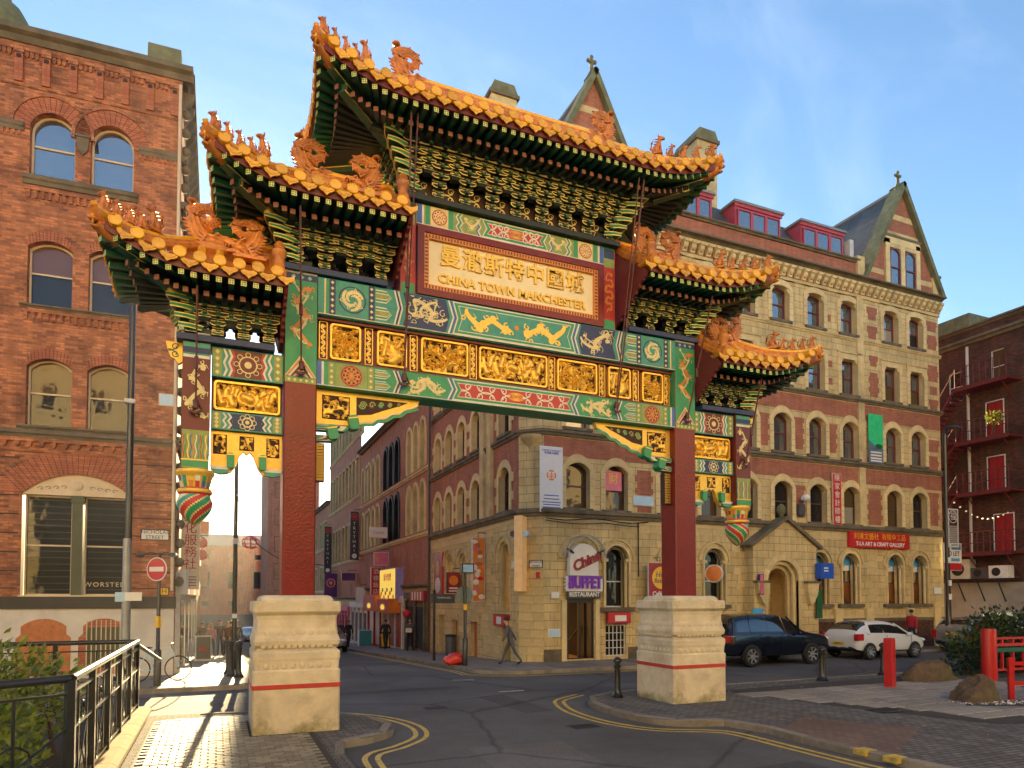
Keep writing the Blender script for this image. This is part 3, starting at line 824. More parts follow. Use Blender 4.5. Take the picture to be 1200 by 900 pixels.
def paint_beam(parent, half, z0, z1, y, scheme, M):
    """painted zones of a long beam face, symmetric about its middle"""
    c = dict(upper=dict(base='paint_teal', mid='paint_teal', midm='paint_orange', zone='paint_navy', zonem='paint_cream', medr='paint_navy', medf='paint_teal', medm='paint_cream', pet=False),
             lower=dict(base='paint_green', mid='paint_red', midm='paint_white', zone='paint_green', zonem='paint_cream', medr='paint_red', medf='paint_olive', medm='maroon', pet=True),
             top=dict(base='paint_olive', mid='paint_red', midm='paint_white', zone='paint_olive', zonem='paint_cream', medr='paint_red', medf='paint_red', medm='paint_cream', pet=True))[scheme]
    h = z1 - z0; zc = (z0 + z1) / 2; k = half / 3.9
    a, b = z0 + 0.03, z1 - 0.03
    # middle panel
    mb = MB(); xm = 1.30 * k if scheme != 'top' else 0.68
    ysh = y - 0.004
    hexpanel(mb, -xm - 0.06, xm + 0.06, a, b, ysh, 'paint_white', -0.09)
    hexpanel(mb, -xm - 0.03, xm + 0.03, a + 0.025, b - 0.025, ysh - 0.002, 'paint_green', -0.09)
    hexpanel(mb, -xm + 0.05, xm - 0.05, a + 0.07, b - 0.07, ysh - 0.004, 'paint_white', -0.08)
    hexpanel(mb, -xm + 0.065, xm - 0.065, a + 0.085, b - 0.085, ysh - 0.006, c['mid'], -0.08)
    if scheme == 'upper':
        dragon(mb, -xm + 0.15, -0.1, zc, h * 0.72, ysh - 0.009, 'gold_paint', 0.085, 3)
        dragon(mb, xm - 0.15, 0.1, zc, h * 0.72, ysh - 0.009, 'gold_paint', 0.085, 4)
        disc(mb, 0, zc, 0.05, ysh - 0.009, c['midm'], 12)
    else:
        scrolls(mb, -xm + 0.14, -0.14, zc, h * 0.62, ysh - 0.009, c['midm'], 4 if scheme == 'lower' else 3, 0.02)
        scrolls(mb, 0.14, xm - 0.14, zc, h * 0.62, ysh - 0.009, c['midm'], 4 if scheme == 'lower' else 3, 0.02)
        for i in range(5): ring(mb, 0, zc, 0.03 + 0.012 * i, 0.009, ysh - 0.009, 'gold_paint', 14, 1 + .35 * i)
    mb.obj('painted_panel', parent, M)
    for s in (-1, 1):
        X = lambda v: s * v * (k if scheme != 'top' else 1)
        q = MB()
        def R2(x0, x1, m, yo=0.0): rect(q, min(X(x0), X(x1)), max(X(x0), X(x1)), a, b, ysh + yo, m)
        if scheme == 'top':
            R2(0.80, 1.10, 'paint_olive'); dragon(q, X(0.82), X(1.08), zc, h * .7, ysh - .004, 'paint_cream', 0.035, 8)
            for x, m in ((0.76, 'paint_white'), (0.79, 'paint_blue'), (1.14, 'paint_white'), (1.18, 'paint_green'), (1.22, 'paint_white')):
                chevron(q, X(x), a, b, ysh - .002, m, s * 0.06, 0.028, 4)
            R2(1.34, 1.44, 'paint_green'); R2(1.44, 1.80, 'paint_cream', -.001); R2(1.82, 1.90, 'paint_green'); R2(1.93, 1.97, 'paint_white'); R2(1.97, 2.07, 'paint_blue')
            medallion(q, X(1.62), zc, min(0.155, h * .36), ysh - .002, 'paint_red', 'paint_red', 'paint_cream', 3, True)
        else:
            for x, m in ((1.40, 'paint_blue'), (1.44, 'paint_white'), (1.475, 'paint_teal')): chevron(q, X(x), a, b, ysh - .002, m, -s * 0.10, 0.034)
            q.poly([(X(1.50), ysh, a), (X(2.34), ysh, a), (X(2.26), ysh, zc), (X(2.34), ysh, b), (X(1.50), ysh, b), (X(1.42), ysh, zc)], c['zone'])
            dragon(q, X(1.5), X(2.26), zc, h * .86, ysh - .003, c['zonem'], 0.05, 11 + s, 3.2)
            dragon(q, X(2.24), X(1.6), zc + .03, h * .8, ysh - .005, c['zonem'], 0.035, 31 + s, 2.2)
            for x, m in ((2.40, 'paint_blue' if scheme == 'lower' else 'paint_teal'), (2.435, 'paint_white'), (2.47, 'paint_navy'), (2.505, 'paint_white')): chevron(q, X(x), a, b, ysh - .002, m, -s * 0.08, 0.032)
            # lappets behind the zigzag
            for zz in (lerp(a, b, .25), lerp(a, b, .75)):
                hh = h * 0.17
                for yo, g, m in ((0, 1.0, 'paint_white'), (.002, .8, 'paint_teal' if scheme == 'lower' else 'paint_green'), (.004, .52, 'paint_white'), (.006, .36, 'paint_olive')):
                    q.poly([(X(2.86), ysh - .003 - yo, zz - hh * g), (X(2.86), ysh - .003 - yo, zz + hh * g), (X(2.66 - .06 * (1 - g)), ysh - .003 - yo, zz + hh * g), (X(2.56 - .05 * (g - 1)), ysh - .003 - yo, zz), (X(2.66), ysh - .003 - yo, zz - hh * g)], m)
                disc(q, X(2.76), zz, 0.022, ysh - .012, 'paint_orange', 10)
            R2(2.88, 2.99, 'paint_olive' if scheme == 'lower' else 'paint_navy'); studs(q, X(2.935), a, b, ysh - .002, 'paint_cream', 4 if h < .6 else 6, 0.032)
            R2(3.0, 3.58, c['medf'] if scheme == 'upper' else 'paint_olive', -.001)
            medallion(q, X(3.29), zc, min(0.25, h * .41), ysh - .003, c['medr'], 'maroon' if scheme == 'lower' else c['medf'], 'paint_cream' if scheme == 'upper' else 'paint_orange', 5 + s, c['pet'])
            R2(3.59, 3.70, 'paint_olive' if scheme == 'lower' else 'paint_navy'); studs(q, X(3.645), a, b, ysh - .002, 'paint_cream', 4 if h < .6 else 6, 0.032)
            if scheme == 'lower': R2(3.71, 3.78, 'paint_green'); R2(3.78, 3.82, 'paint_white'); R2(3.82, 3.9, 'paint_blue')
            else: R2(3.71, 3.76, 'paint_green'); R2(3.76, 3.79, 'paint_cream')
        q.obj('painted_panel', parent, M)

# ---- pedestals
PEDP = [(0.71, 0.0), (0.71, 0.835), (0.722, 0.84), (0.722, 0.915), (0.71, 0.92), (0.715, 1.10), (0.715, 1.13), (0.69, 1.16), (0.70, 1.30), (0.71, 1.34), (0.712, 1.44), (0.695, 1.47), (0.655, 1.50),
        (0.645, 1.52), (0.70, 1.57), (0.71, 1.64), (0.69, 1.70), (0.672, 1.74), (0.67, 1.80), (0.655, 1.86), (0.652, 2.00), (0.665, 2.07), (0.705, 2.12), (0.715, 2.14), (0.715, 2.29), (0.70, 2.31), (0.60, 2.315), (0.60, 2.35), (0.56, 2.40), (0.50, 2.415)]
def pedestal(sx):
    mb = MB(); n = len(PEDP); vs = []
    for r, z in PEDP:
        b = 0.03
        for (ax_, ay) in ((-1, -1), (1, -1), (1, 1), (-1, 1)):
            vs += [(ax_ * (r - (b if (ax_ * ay < 0) else 0)), ay * (r - (0 if (ax_ * ay < 0) else b)), z), (ax_ * (r - (0 if (ax_ * ay < 0) else b)), ay * (r - (b if (ax_ * ay < 0) else 0)), z)]
    fs = []
    for i in range(n - 1):
        for j in range(8): fs.append((i * 8 + j, i * 8 + (j + 1) % 8, (i + 1) * 8 + (j + 1) % 8, (i + 1) * 8 + j))
    fs.append(tuple((n - 1) * 8 + j for j in range(8)))
    for i in range(n - 1):
        m = 'paint_red' if 0.83 < PEDP[i][1] < 0.915 and PEDP[i + 1][1] < 0.925 else 'pedestal_stone'
        mb.add(vs, [], m)
        o = len(mb.v) - len(vs)
        for f in fs[i * 8:(i + 1) * 8]: mb.f.append(tuple(q + o for q in f)); mb.m.append(mb.mi(m))
    mb.add(vs[-8:], [tuple(range(8))], 'pedestal_stone')
    M = GM @ T(sx * 4.22, 0.03, 0.02)
    o = mb.obj('pedestal', gate, M, 40)
    # carved lotus petals, each a rounded boss, on the four sides
    pm = MB(); pm.ell((0, 0, 0), (0.052, 0.03, 0.062), 'pedestal_carving', 8, 6); pet = pm.me('petal', 60)
    pm2 = MB(); pm2.ell((0, 0, 0), (0.05, 0.016, 0.05), 'pedestal_carving', 8, 6); bos = pm2.me('carved_boss', 60)
    for side in range(4):
        RM = M @ Matrix.Rotation(side * pi / 2, 4, 'Z')
        for i in range(12):
            x = -0.6 + 1.2 * (i + 0.5) / 12
            inst('petal', pet, o, RM @ T(x, -0.672, 1.565)); inst('petal', pet, o, RM @ T(x, -0.678, 1.41))
        for i in range(8):
            x = -0.58 + 1.16 * (i + 0.5) / 8
            inst('carved_boss', bos, o, RM @ T(x, -0.70, 1.22)); inst('carved_boss', bos, o, RM @ T(x, -0.665, 1.765))
    return o
for sx in (-1, 1): pedestal(sx)

# ---- main posts
def main_post(sx):
    M = GM @ T(sx * 4.18, 0, 0)
    mb = MB(); w = 0.28
    mb.prism([(-w, -w + .02), (-w + .02, -w), (w - .02, -w), (w, -w + .02), (w, w - .02), (w - .02, w), (-w + .02, w), (-w, w - .02)], 2.42, 8.22, 'red_lacquer', 'z')
    o = mb.obj('post', gate, M)
    p = MB(); g = w + 0.006
    for f in range(4):     # painted head on all four faces
        q = MB()
        rect(q, -w + .01, w - .01, 6.28, 8.2, -g, 'paint_green')
        rect(q, -w + .01, w - .01, 8.05, 8.16, -g - .002, 'paint_navy'); studs(q, -0.14, 8.05, 8.16, -g - .004, 'paint_pale_blue', 1, .04); studs(q, 0, 8.05, 8.16, -g - .004, 'paint_pale_blue', 1, .04); studs(q, .14, 8.05, 8.16, -g - .004, 'paint_pale_blue', 1, .04)
        rect(q, -w + .01, w - .01, 8.17, 8.2, -g - .002, 'paint_white')
        rect(q, -w + .01, w - .01, 6.2, 6.3, -g - .002, 'paint_olive')
        for i in range(5): studs(q, -0.2 + .1 * i, 6.2, 6.3, -g - .004, 'paint_cream', 1, .03)
        for k, m in enumerate(('paint_cream', 'paint_orange', 'paint_white', 'maroon', 'paint_white', 'paint_orange', 'paint_blue')):
            t = 0.40 - 0.055 * k
            yy = -g - .003 - .0015 * k
            if t > 0.03: q.poly([(-min(w - .012, t * .75), yy, 6.31), (min(w - .012, t * .75), yy, 6.31), (0, yy, 6.31 + t)], m)
        dragonv = MB()
        dragon(dragonv, -0.62, 0.62, 0, 0.46, 0, 'paint_orange', 0.05, 21 + f, 3.4)
        dragon(dragonv, -0.55, 0.6, 0.0, 0.4, -.003, 'paint_cream', 0.03, 41 + f, 4.4)
        for (x, yv, z) in dragonv.v: q.v.append((z, -g - .003 + yv, 7.42 + x))
        off = len(q.v) - len(dragonv.v)
        for ff, mm in zip(dragonv.f, dragonv.m): q.f.append(tuple(i + off for i in ff)); q.m.append(q.mi(dragonv.ms[mm]))
        a = f * pi / 2
        o2 = len(p.v)
        for (x, yv, z) in q.v: p.v.append((x * cos(a) - yv * sin(a), x * sin(a) + yv * cos(a), z))
        for ff, mm in zip(q.f, q.m): p.f.append(tuple(i + o2 for i in ff)); p.m.append(p.mi(q.ms[mm]))
    p.obj('painted_head', o, M)
    return o
for sx in (-1, 1): main_post(sx)

# ---- long beams
def beam(half, z0, z1, y0, dep, base, scheme):
    mb = MB(); c = 0.035
    mb.prism([(y0 + c, z0), (y0 + dep - c, z0), (y0 + dep, z0 + c), (y0 + dep, z1 - c), (y0 + dep - c, z1), (y0 + c, z1), (y0, z1 - c), (y0, z0 + c)], -half, half, base, 'x')
    o = mb.obj('beam', gate, GM)
    paint_beam(o, half, z0, z1, y0, scheme, GM)
    # white line along the lower arris and the dark moulding below it
    e = MB(); e.box(-half, y0 - .004, z0 + .016, half, y0 + .03, z0 + .03, 'paint_white'); e.obj('edge_line', o, GM)
    return o
beam(3.9, 7.49, 8.19, -0.30, 0.6, 'paint_teal', 'upper')
beam(3.9, 6.2, 6.68, -0.27, 0.54, 'paint_green', 'lower')
beam(2.08, 9.56, 9.99, -0.26, 0.52, 'paint_olive', 'top')

# ---- carved frieze between the beams
def carve_mesh(w, h, seed, fig, res=0.0165, hh=0.075, thr=0.2):
    nx, nz_ = max(10, int(w / res)), max(8, int(h / res))
    xs = np.linspace(-w / 2, w / 2, nx + 1); zs = np.linspace(-h / 2, h / 2, nz_ + 1)
    X, Z = np.meshgrid(xs, zs)
    rg = np.random.RandomState(seed)
    def vn(fx):
        n = 60; g = rg.rand(n, n)
        u = (X / fx + 50) % (n - 1); v = (Z / fx + 50) % (n - 1)
        i, j = u.astype(int), v.astype(int); a, b = u - i, v - j
        a, b = a * a * (3 - 2 * a), b * b * (3 - 2 * b)
        return (g[j, i] * (1 - a) + g[j, (i + 1) % n] * a) * (1 - b) + (g[(j + 1) % n, i] * (1 - a) + g[(j + 1) % n, (i + 1) % n] * a) * b
    n1, n2 = vn(0.085), vn(0.04)
    H_ = 0.55 * (1 - np.abs(2 * n1 - 1) * 1.9) + 0.55 * (0.5 + 0.5 * np.sin(n1 * 21 + n2 * 5)) - 0.12
    H_ = np.clip(H_, 0, 0.75)
    def stroke(pts, wid, amp):
        nonlocal H_
        for i in range(len(pts) - 1):
            (ax_, az), (bx, bz) = pts[i], pts[i + 1]
            dx, dz = bx - ax_, bz - az; L2 = dx * dx + dz * dz + 1e-9
            t = np.clip(((X - ax_) * dx + (Z - az) * dz) / L2, 0, 1)
            d = np.hypot(X - ax_ - t * dx, Z - az - t * dz)
            ww = wid[i] if hasattr(wid, '__len__') else wid
            H_ = np.where(d < ww * 1.5, np.minimum(H_, 0.25), H_) if i % 3 == 0 else H_
            H_ = np.maximum(H_, amp * np.sqrt(np.clip(1 - (d / ww) ** 2, 0, 1)))
    if fig == 'dragons':
        for s in (-1, 1):
            stroke([(s * (0.12 + 0.56 * t / 15) * w / 1.5, h * 0.30 * sin(t * 0.95 + s)) for t in range(16)], [0.045 + 0.02 * sin(t / 5) for t in range(16)], 1.0)
        stroke([(-.05, .02), (.05, -.02)], .08, 1.0)
    elif fig == 'phoenix':
        stroke([(-.16 * w, .34 * h), (-.12 * w, .16 * h), (.0, .0), (.08 * w, -.16 * h)], [.04, .07, .09, .06], 1.0)
        for k in range(4):
            stroke([(.05 * w + .36 * w * t / 7, (-.14 + .1 * k) * h + (.24 - .12 * k) * h * sin(t * .62 + k)) for t in range(8)], .022, .95)
            stroke([(-.04 * w - .38 * w * t / 7, (.12 - .12 * k) * h + (.2 - .06 * k) * h * sin(t * .5 - k * .6)) for t in range(8)], .024, .9)
    elif fig == 'lion':
        stroke([(-.2 * w, .25 * h), (0, .1 * h), (.2 * w, -.15 * h), (.05 * w, -.32 * h)], [.09, .12, .1], 1.0)
        stroke([(-.2 * w, .25 * h), (-.3 * w, -.2 * h)], .05, .9); stroke([(.2 * w, .1 * h), (.34 * w, .3 * h)], .05, .9)
    edge = np.minimum(np.minimum(X + w / 2, w / 2 - X), np.minimum(Z + h / 2, h / 2 - Z))
    H_ = np.where(edge < 0.004, 0.0, H_)
    mb = MB()
    vs = [(float(X[j, i]), float(-H_[j, i] * hh), float(Z[j, i])) for j in range(nz_ + 1) for i in range(nx + 1)]
    mb.v = vs; gi, di = mb.mi('gold_leaf'), mb.mi('carve_dark')
    for j in range(nz_):
        for i in range(nx):
            a = j * (nx + 1) + i
            mb.f.append((a, a + 1, a + nx + 2, a + nx + 1))
            mb.m.append(gi if (H_[j, i] + H_[j + 1, i + 1] + H_[j + 1, i] + H_[j, i + 1]) / 4 > thr else di)
    return mb
def rounded(x0, x1, z0, z1, r, n=4):
    P = []
    for cx, cz, a0 in ((x1 - r, z0 + r, -pi / 2), (x1 - r, z1 - r, 0), (x0 + r, z1 - r, pi / 2), (x0 + r, z0 + r, pi)):
        for i in range(n + 1):
            a = a0 + pi / 2 * i / n
            P.append((cx + r * cos(a), cz + r * sin(a)))
    return P
def frame_ring(mb, x0, x1, z0, z1, w, y0, y1, mat, r=0.06):
    A, B = rounded(x0, x1, z0, z1, r), rounded(x0 + w, x1 - w, z0 + w, z1 - w, max(.01, r - w * .5))
    n = len(A)
    vs = [(p[0], y0, p[1]) for p in A] + [(p[0], y0, p[1]) for p in B] + [(p[0], y1, p[1]) for p in A] + [(p[0], y1, p[1]) for p in B]
    fs = []
    for i in range(n):
        j = (i + 1) % n
        fs += [(i, j, n + j, n + i), (2 * n + i, i + 0, j, 2 * n + j)[:4], (n + i, n + j, 3 * n + j, 3 * n + i)]
    mb.add(vs, fs, mat)
def carved_panel(x0, x1, z0, z1, y, seed, fig, parent, M, back='maroon', smooth=50):
    w, h = x1 - x0, z1 - z0
    mb = MB(); frame_ring(mb, x0, x1, z0, z1, 0.035, y - 0.03, y + 0.06, 'gold_leaf')
    o = mb.obj('carved_panel', parent, M)
    c = carve_mesh(w - 0.05, h - 0.05, seed, fig)
    c.obj('carving', o, M @ T((x0 + x1) / 2, y + 0.045, (z0 + z1) / 2), smooth)
    return o
mb = MB(); mb.box(-3.9, -0.10, 6.685, 3.9, 0.12, 7.485, 'maroon'); mb.box(-3.9, -.2, 7.435, 3.9, .2, 7.486, 'maroon'); mb.box(-3.9, -.2, 6.684, 3.9, .2, 6.72, 'maroon')
frz = mb.obj('frieze_board', gate, GM)
for i, (x0, x1, fig) in enumerate(((-.755, .755, 'dragons'), (.99, 1.95, 'phoenix'), (2.23, 2.8, 'lion'), (3.1, 3.66, 'phoenix'))):
    for s in ((1,) if i == 0 else (-1, 1)):
        a, b = (x0, x1) if s > 0 else (-x1, -x0)
        carved_panel(a, b, 6.75, 7.41, -0.15, 50 + i + s, fig, frz, GM)
for x in (.875, 2.09, 2.95, 3.78):
    for s in (-1, 1):
        q = MB(); frame_ring(q, s * x - .075, s * x + .075, 6.73, 7.43, .014, -.15, -.1, 'gold_leaf', .02); scrollstack(q, s * x, 6.78, 7.38, -.135, 'gold_paint', .026, .032)
        q.obj('scroll_strip', frz, GM)

# ---- name board
mb = MB(); mb.box(-2.06, -0.2, 8.2, 2.06, 0.18, 9.555, 'red_lacquer')
frame_ring(mb, -2.06, 2.06, 8.2, 9.555, .13, -.3, -.2, 'red_lacquer', .01)
frame_ring(mb, -1.93, 1.93, 8.33, 9.425, .1, -.27, -.2, 'paint_orange', .01)
for i in range(60):
    x = -1.88 + 3.76 * i / 59
    for z in (8.38, 9.375): mb.box(x - .012, -.276, z - .03, x + .012, -.265, z + .03, 'maroon')
for i in range(14):
    z = 8.42 + .92 * i / 13
    for x in (-1.88, 1.88): mb.box(x - .03, -.276, z - .012, x + .03, -.265, z + .012, 'maroon')
rect(mb, -1.84, 1.84, 8.42, 9.335, -.206, 'plaque_cream')
nb = mb.obj('name_board', gate, GM)
text('曼澈斯特中國城', 0.44, 'gold_paint', GM @ T(0, -.225, 9.04) @ FACE, nb, ext=.018, sp=1.09, bold=.008)
text('CHINA TOWN MANCHESTER', 0.235, 'gold_paint', GM @ T(0, -.225, 8.6) @ FACE, nb, ext=.018, sp=1.06, bold=.006)

# ---- small upper posts beside the board
for sx in (-1, 1):
    mb = MB(); mb.box(-.15, -.22, 8.19, .15, .22, 10.0, 'paint_red')
    rect(mb, -.13, .13, 9.75, 9.98, -.226, 'paint_navy'); rect(mb, -.13, .13, 9.55, 9.75, -.226, 'paint_olive'); rect(mb, -.13, .13, 9.95, 9.99, -.228, 'paint_green')
    rect(mb, -.13, .13, 8.2, 8.4, -.226, 'paint_green')
    dv = MB(); dragon(dv, -0.5, 0.5, 0, 0.24, 0, 'paint_orange', 0.035, 77 + sx, 3.4)
    off = len(mb.v)
    mb.v += [(z, -.228 + yv, 9.0 + x) for x, yv, z in dv.v]
    for ff in dv.f: mb.f.append(tuple(i + off for i in ff)); mb.m.append(mb.mi('paint_orange'))
    mb.obj('short_post', gate, GM @ T(sx * 2.23, 0, 0))

# ---- bracket sets (dougong)
def arm_profile(L, h, e):
    return [(-L / 2, h), (-L / 2, h * 0.55), (-L / 2 + e * .25, h * .25), (-L / 2 + e * .6, h * .06), (-L / 2 + e, 0), (L / 2 - e, 0), (L / 2 - e * .6, h * .06), (L / 2 - e * .25, h * .25), (L / 2, h * .55), (L / 2, h)]
def arm(mb, x, y, z, L, h, th, body='bracket_green', line='outline_yellow', lw=0.019):
    P = [(x + a, z + b) for a, b in arm_profile(L, h, min(.11, L * .3))]
    mb.prism(P, y, y + th, body)
    Q = P + [P[0]]
    mb.ribbon([(x + (a - x) * .96, z + h / 2 + (b - z - h / 2) * .84) for a, b in Q], lw, y - 0.004, line)
def dou(mb, x, y, z, w, h, body='bracket_dark'):
    a, b = w / 2, w / 2 * .7
    vs = [(x - b, y - b, z), (x + b, y - b, z), (x + b, y + b, z), (x - b, y + b, z), (x - a, y - a, z + h * .5), (x + a, y - a, z + h * .5), (x + a, y + a, z + h * .5), (x - a, y + a, z + h * .5), (x - a, y - a, z + h), (x + a, y - a, z + h), (x + a, y + a, z + h), (x - a, y + a, z + h)]
    mb.add(vs, [(0, 3, 2, 1), (0, 1, 5, 4), (1, 2, 6, 5), (2, 3, 7, 6), (3, 0, 4, 7), (4, 5, 9, 8), (5, 6, 10, 9), (6, 7, 11, 10), (7, 4, 8, 11), (8, 9, 10, 11)], body)
    mb.ribbon([(x - a * .9, z + h * .55), (x + a * .9, z + h * .55), (x + a * .9, z + h * .93), (x - a * .9, z + h * .93), (x - a * .9, z + h * .55)], 0.01, y - a - .003, 'outline_yellow')
def bracket_mesh(tiers, out, rise, w):
    """one bracket set leaning out towards -y: stacked boat-shaped arms with bearing blocks, and beaks"""
    mb = MB(); dz, dy = rise / tiers, out / tiers
    dou(mb, 0, 0, 0, .2, dz * .8)
    for k in range(tiers):
        z = dz * .55 + k * dz; y = -k * dy
        mb.box(-.036, y - dy * 1.2, z, .036, y + .3, z + dz * .62, 'bracket_dark')
        # beak below each step
        bk = [(y - dy * 1.2, z + dz * .55), (y - dy * 1.2, z + dz * .1), (y - dy * 1.75, z - dz * .12), (y - dy * 1.75, z + dz * .05)]
        mb.prism(bk, -.036, .036, 'bracket_green', 'x')
        L = w * (.46 + .62 * k / max(1, tiers - 1))
        for q in range(k + 1) if k < 2 else (k, k - 1):
            arm(mb, 0, -q * dy - .045, z, L if q == k else L * .8, dz * .62, .085, 'bracket_green' if (k + q) % 2 else 'bracket_dark')
        for sx in (-1, 0, 1): dou(mb, sx * (L / 2 - .055), y - dy * .0 - .0, z + dz * .6, .1, dz * .45)
        rect(mb, -.022, .022, z + dz * .1, z + dz * .55, y - dy * 1.2 - .004, 'outline_yellow')
        rect(mb, -.012, .012, z + dz * .18, z + dz * .47, y - dy * 1.2 - .006, 'bracket_green')
    return mb
def corner_bracket_mesh(tiers, out, rise):
    mb = MB(); dz, dy = rise / tiers, out * 1.35 / tiers
    for k in range(tiers):
        z = dz * .55 + k * dz; e = -(k + 1.25) * dy
        mb.box(-.05, e, z, .05, .3, z + dz * .62, 'bracket_dark')
        bk = [(-.17, e + .16), (-.10, e - .02), (0, e - .16), (.10, e - .02), (.17, e + .16)]
        vs = [(a, b, z + dz * .2) for a, b in bk] + [(a * 1.25, b, z + dz * .62) for a, b in bk]
        n = 5
        mb.add(vs, [(i, (i + 1) % n, n + (i + 1) % n, n + i) for i in range(n)], 'paint_green')
        mb.add(vs, [(4, 3, 2, 1, 0), (5, 6, 7, 8, 9)], 'bracket_green')
        for A in (vs[:n], vs[n:]):
            for i in range(n - 1): mb.tube([A[i], A[i + 1]], .012, 'outline_yellow', 4)
    mb.lathe([(.07, 0), (.085, .05), (.085, .13), (.07, .16)], 10, 'gold_paint', (0, -(tiers + .6) * dy, rise + .02))
    return mb

# ---- roof ornaments
def beast_mesh(seed):
    """small seated ridge creature: haunches, chest, head with muzzle, ears, mane spikes and curled tail"""
    r = random.Random(seed); mb = MB(); m = 'glaze_orange'
    mb.box(-.06, -.045, 0, .06, .045, .03, m)
    mb.ell((-.02, 0, .085), (.05, .042, .055), m, 8, 6); mb.tube([(-.015, 0, .08), (.012, 0, .14), (.02, 0, .19)], [.042, .036, .026], m, 8)
    mb.ell((.03, 0, .215), (.036, .03, .034), m, 8, 6); mb.prism([(.04, .195), (.088, .198), (.092, .212), (.06, .232), (.04, .235)], -.018, .018, m)
    for s in (-1, 1):
        mb.prism([(.0, .235), (.022, .24), (.002, .285)], s * .02 - .006, s * .02 + .006, m)
        mb.tube([(.03, s * .024, .12), (.05, s * .026, .03)], [.014, .011], m, 5); mb.ell((-.02, s * .036, .06), (.03, .014, .034), m, 6, 5)
    for k in range(4): mb.prism([(-.012 - .008 * k, .225 - .035 * k), (.004 - .008 * k, .205 - .035 * k), (-.045 - .008 * k, .222 - .035 * k)], -.008, .008, m)
    mb.tube([(-.06, 0, .05), (-.095, 0, .1), (-.085, 0, .17), (-.06, 0, .2 + .03 * r.random())], [.018, .02, .014, .004], m, 6)
    return mb.me('ridge_beast', 38)
BEASTS = [beast_mesh(i) for i in range(3)]
def chiwen_mesh():
    """ridge-end dragon: open jaws on the ridge, scaled body rising into a coiled tail with fins"""
    mb = MB(); m = 'glaze_orange'
    P = []; rs = []
    for i in range(40):
        t = i / 39
        if t < .42:
            u = t / .42; P.append((.14 - .36 * u + .12 * u * u, 0, .12 + .5 * u)); rs.append(.165 - .035 * u)
        else:
            u = (t - .42) / .58; a = pi * 1.02 - u * 7.4; rr = .215 * (1 - .74 * u)
            P.append((.12 + rr * cos(a) * 1.05, 0, .66 + rr * sin(a))); rs.append(.12 * (1 - .66 * u))
    mb.tube(P, rs, m, 8, flat=.5)
    for i in range(1, 30, 2):           # fins along the back
        p, q = Vector(P[i]), Vector(P[i + 1]); d = (q - p).normalized(); o = Vector((-d.z, 0, d.x)); r0 = rs[i]
        a, b, c = p + o * r0 * .8 - d * .03, p + o * r0 * .8 + d * .04, p + o * (r0 + .07 - .001 * i) + d * .05
        mb.prism([(v.x, v.z) for v in (a, b, c)], -.016, .016, m)
    for i in range(2, 34):              # rows of scales
        for s in (-1, 1):
            p = P[i]; rr = rs[i]
            for k in (-.45, .05, .5):
                d = Vector(P[min(i + 1, 39)]) - Vector(P[i - 1]); d.normalize(); o = Vector((-d.z, 0, d.x)) * rr * k
                mb.ell((p[0] + o.x, s * rr * .47 * math.sqrt(1 - k * k), p[2] + o.z), (.026, .014, .02), m, 5, 4)
    mb.ell((.2, 0, .22), (.15, .095, .1), m, 9, 7)
    mb.prism([(.2, .27), (.38, .24), (.47, .285), (.45, .33), (.36, .33), (.26, .38)], -.07, .07, m); mb.prism([(.2, .12), (.42, .09), (.44, .13), (.3, .18), (.2, .2)], -.06, .06, m)
    for x in (.32, .37, .42): mb.prism([(x, .25), (x + .03, .25), (x + .015, .2)], -.055, .055, m)
    for s in (-1, 1):
        mb.ell((.29, s * .08, .335), .032, m, 6, 5); mb.tube([(.2, s * .06, .36), (.1, s * .1, .42), (.06, s * .1, .5), (.1, s * .09, .54)], [.03, .024, .016, .005], m, 5)
        for k in range(4): mb.prism([(.12 - .03 * k, .3 - .06 * k), (.1 - .03 * k, .22 - .06 * k), (-.02 - .03 * k, .32 - .07 * k)], s * .1 - .012, s * .1 + .012, m)
    mb.tube([(-.12, 0, .62), (-.17, 0, .8), (-.13, 0, .93)], [.05, .055, .045], m, 6); mb.lathe([(.05, 0), (.08, .02), (.08, .05), (.03, .07)], 8, m, (-.13, 0, .92))
    mb.box(-.24, -.11, 0, .32, .11, .05, m); mb.box(-.2, -.09, .05, .28, .09, .1, m)
    return mb.me('ridge_dragon', 36)
CHIWEN = chiwen_mesh()
def taoshou_mesh():
    """dragon head capping a corner beam; looks along -y"""
    mb = MB(); m = 'glaze_orange'
    mb.tube([(0, .22, -.04), (0, 0, 0), (0, -.2, .08)], [.10, .115, .08], m, 8); mb.ell((0, -.25, .13), (.07, .1, .04), m); mb.ell((0, -.2, .02), (.06, .1, .03), m)
    for s in (-1, 1): mb.ell((s * .07, -.1, .11), .032, m, 6, 5); mb.tube([(s * .05, 0, .1), (s * .08, .12, .18)], [.03, .008], m, 5)
    for k in range(4): mb.ell((0, .16 - .09 * k, .1 + .02 * k), (.03, .04, .035), m, 6, 5)
    return mb.me('corner_dragon_head', 60)
TAOSHOU = taoshou_mesh()
def tile_end_mesh():
    """round eave tile: barrel with a moulded disc at its front (-y)"""
    mb = MB(); n = 16; m = 'glaze_yellow'
    r = .096
    prof = [(r * .96, .30), (r, .03), (r, .0), (r * .86, -.008), (r * .8, 0.0), (r * .45, -.004), (r * .2, -.012), (0.001, -.012)]
    vs = [(q * cos(2 * pi * j / n), y, q * sin(2 * pi * j / n)) for q, y in prof for j in range(n)]
    k = len(prof)
    mb.add(vs, [(i * n + j, i * n + (j + 1) % n, (i + 1) * n + (j + 1) % n, (i + 1) * n + j) for i in range(k - 1) for j in range(n)], m)
    return mb.me('round_eave_tile', 50)
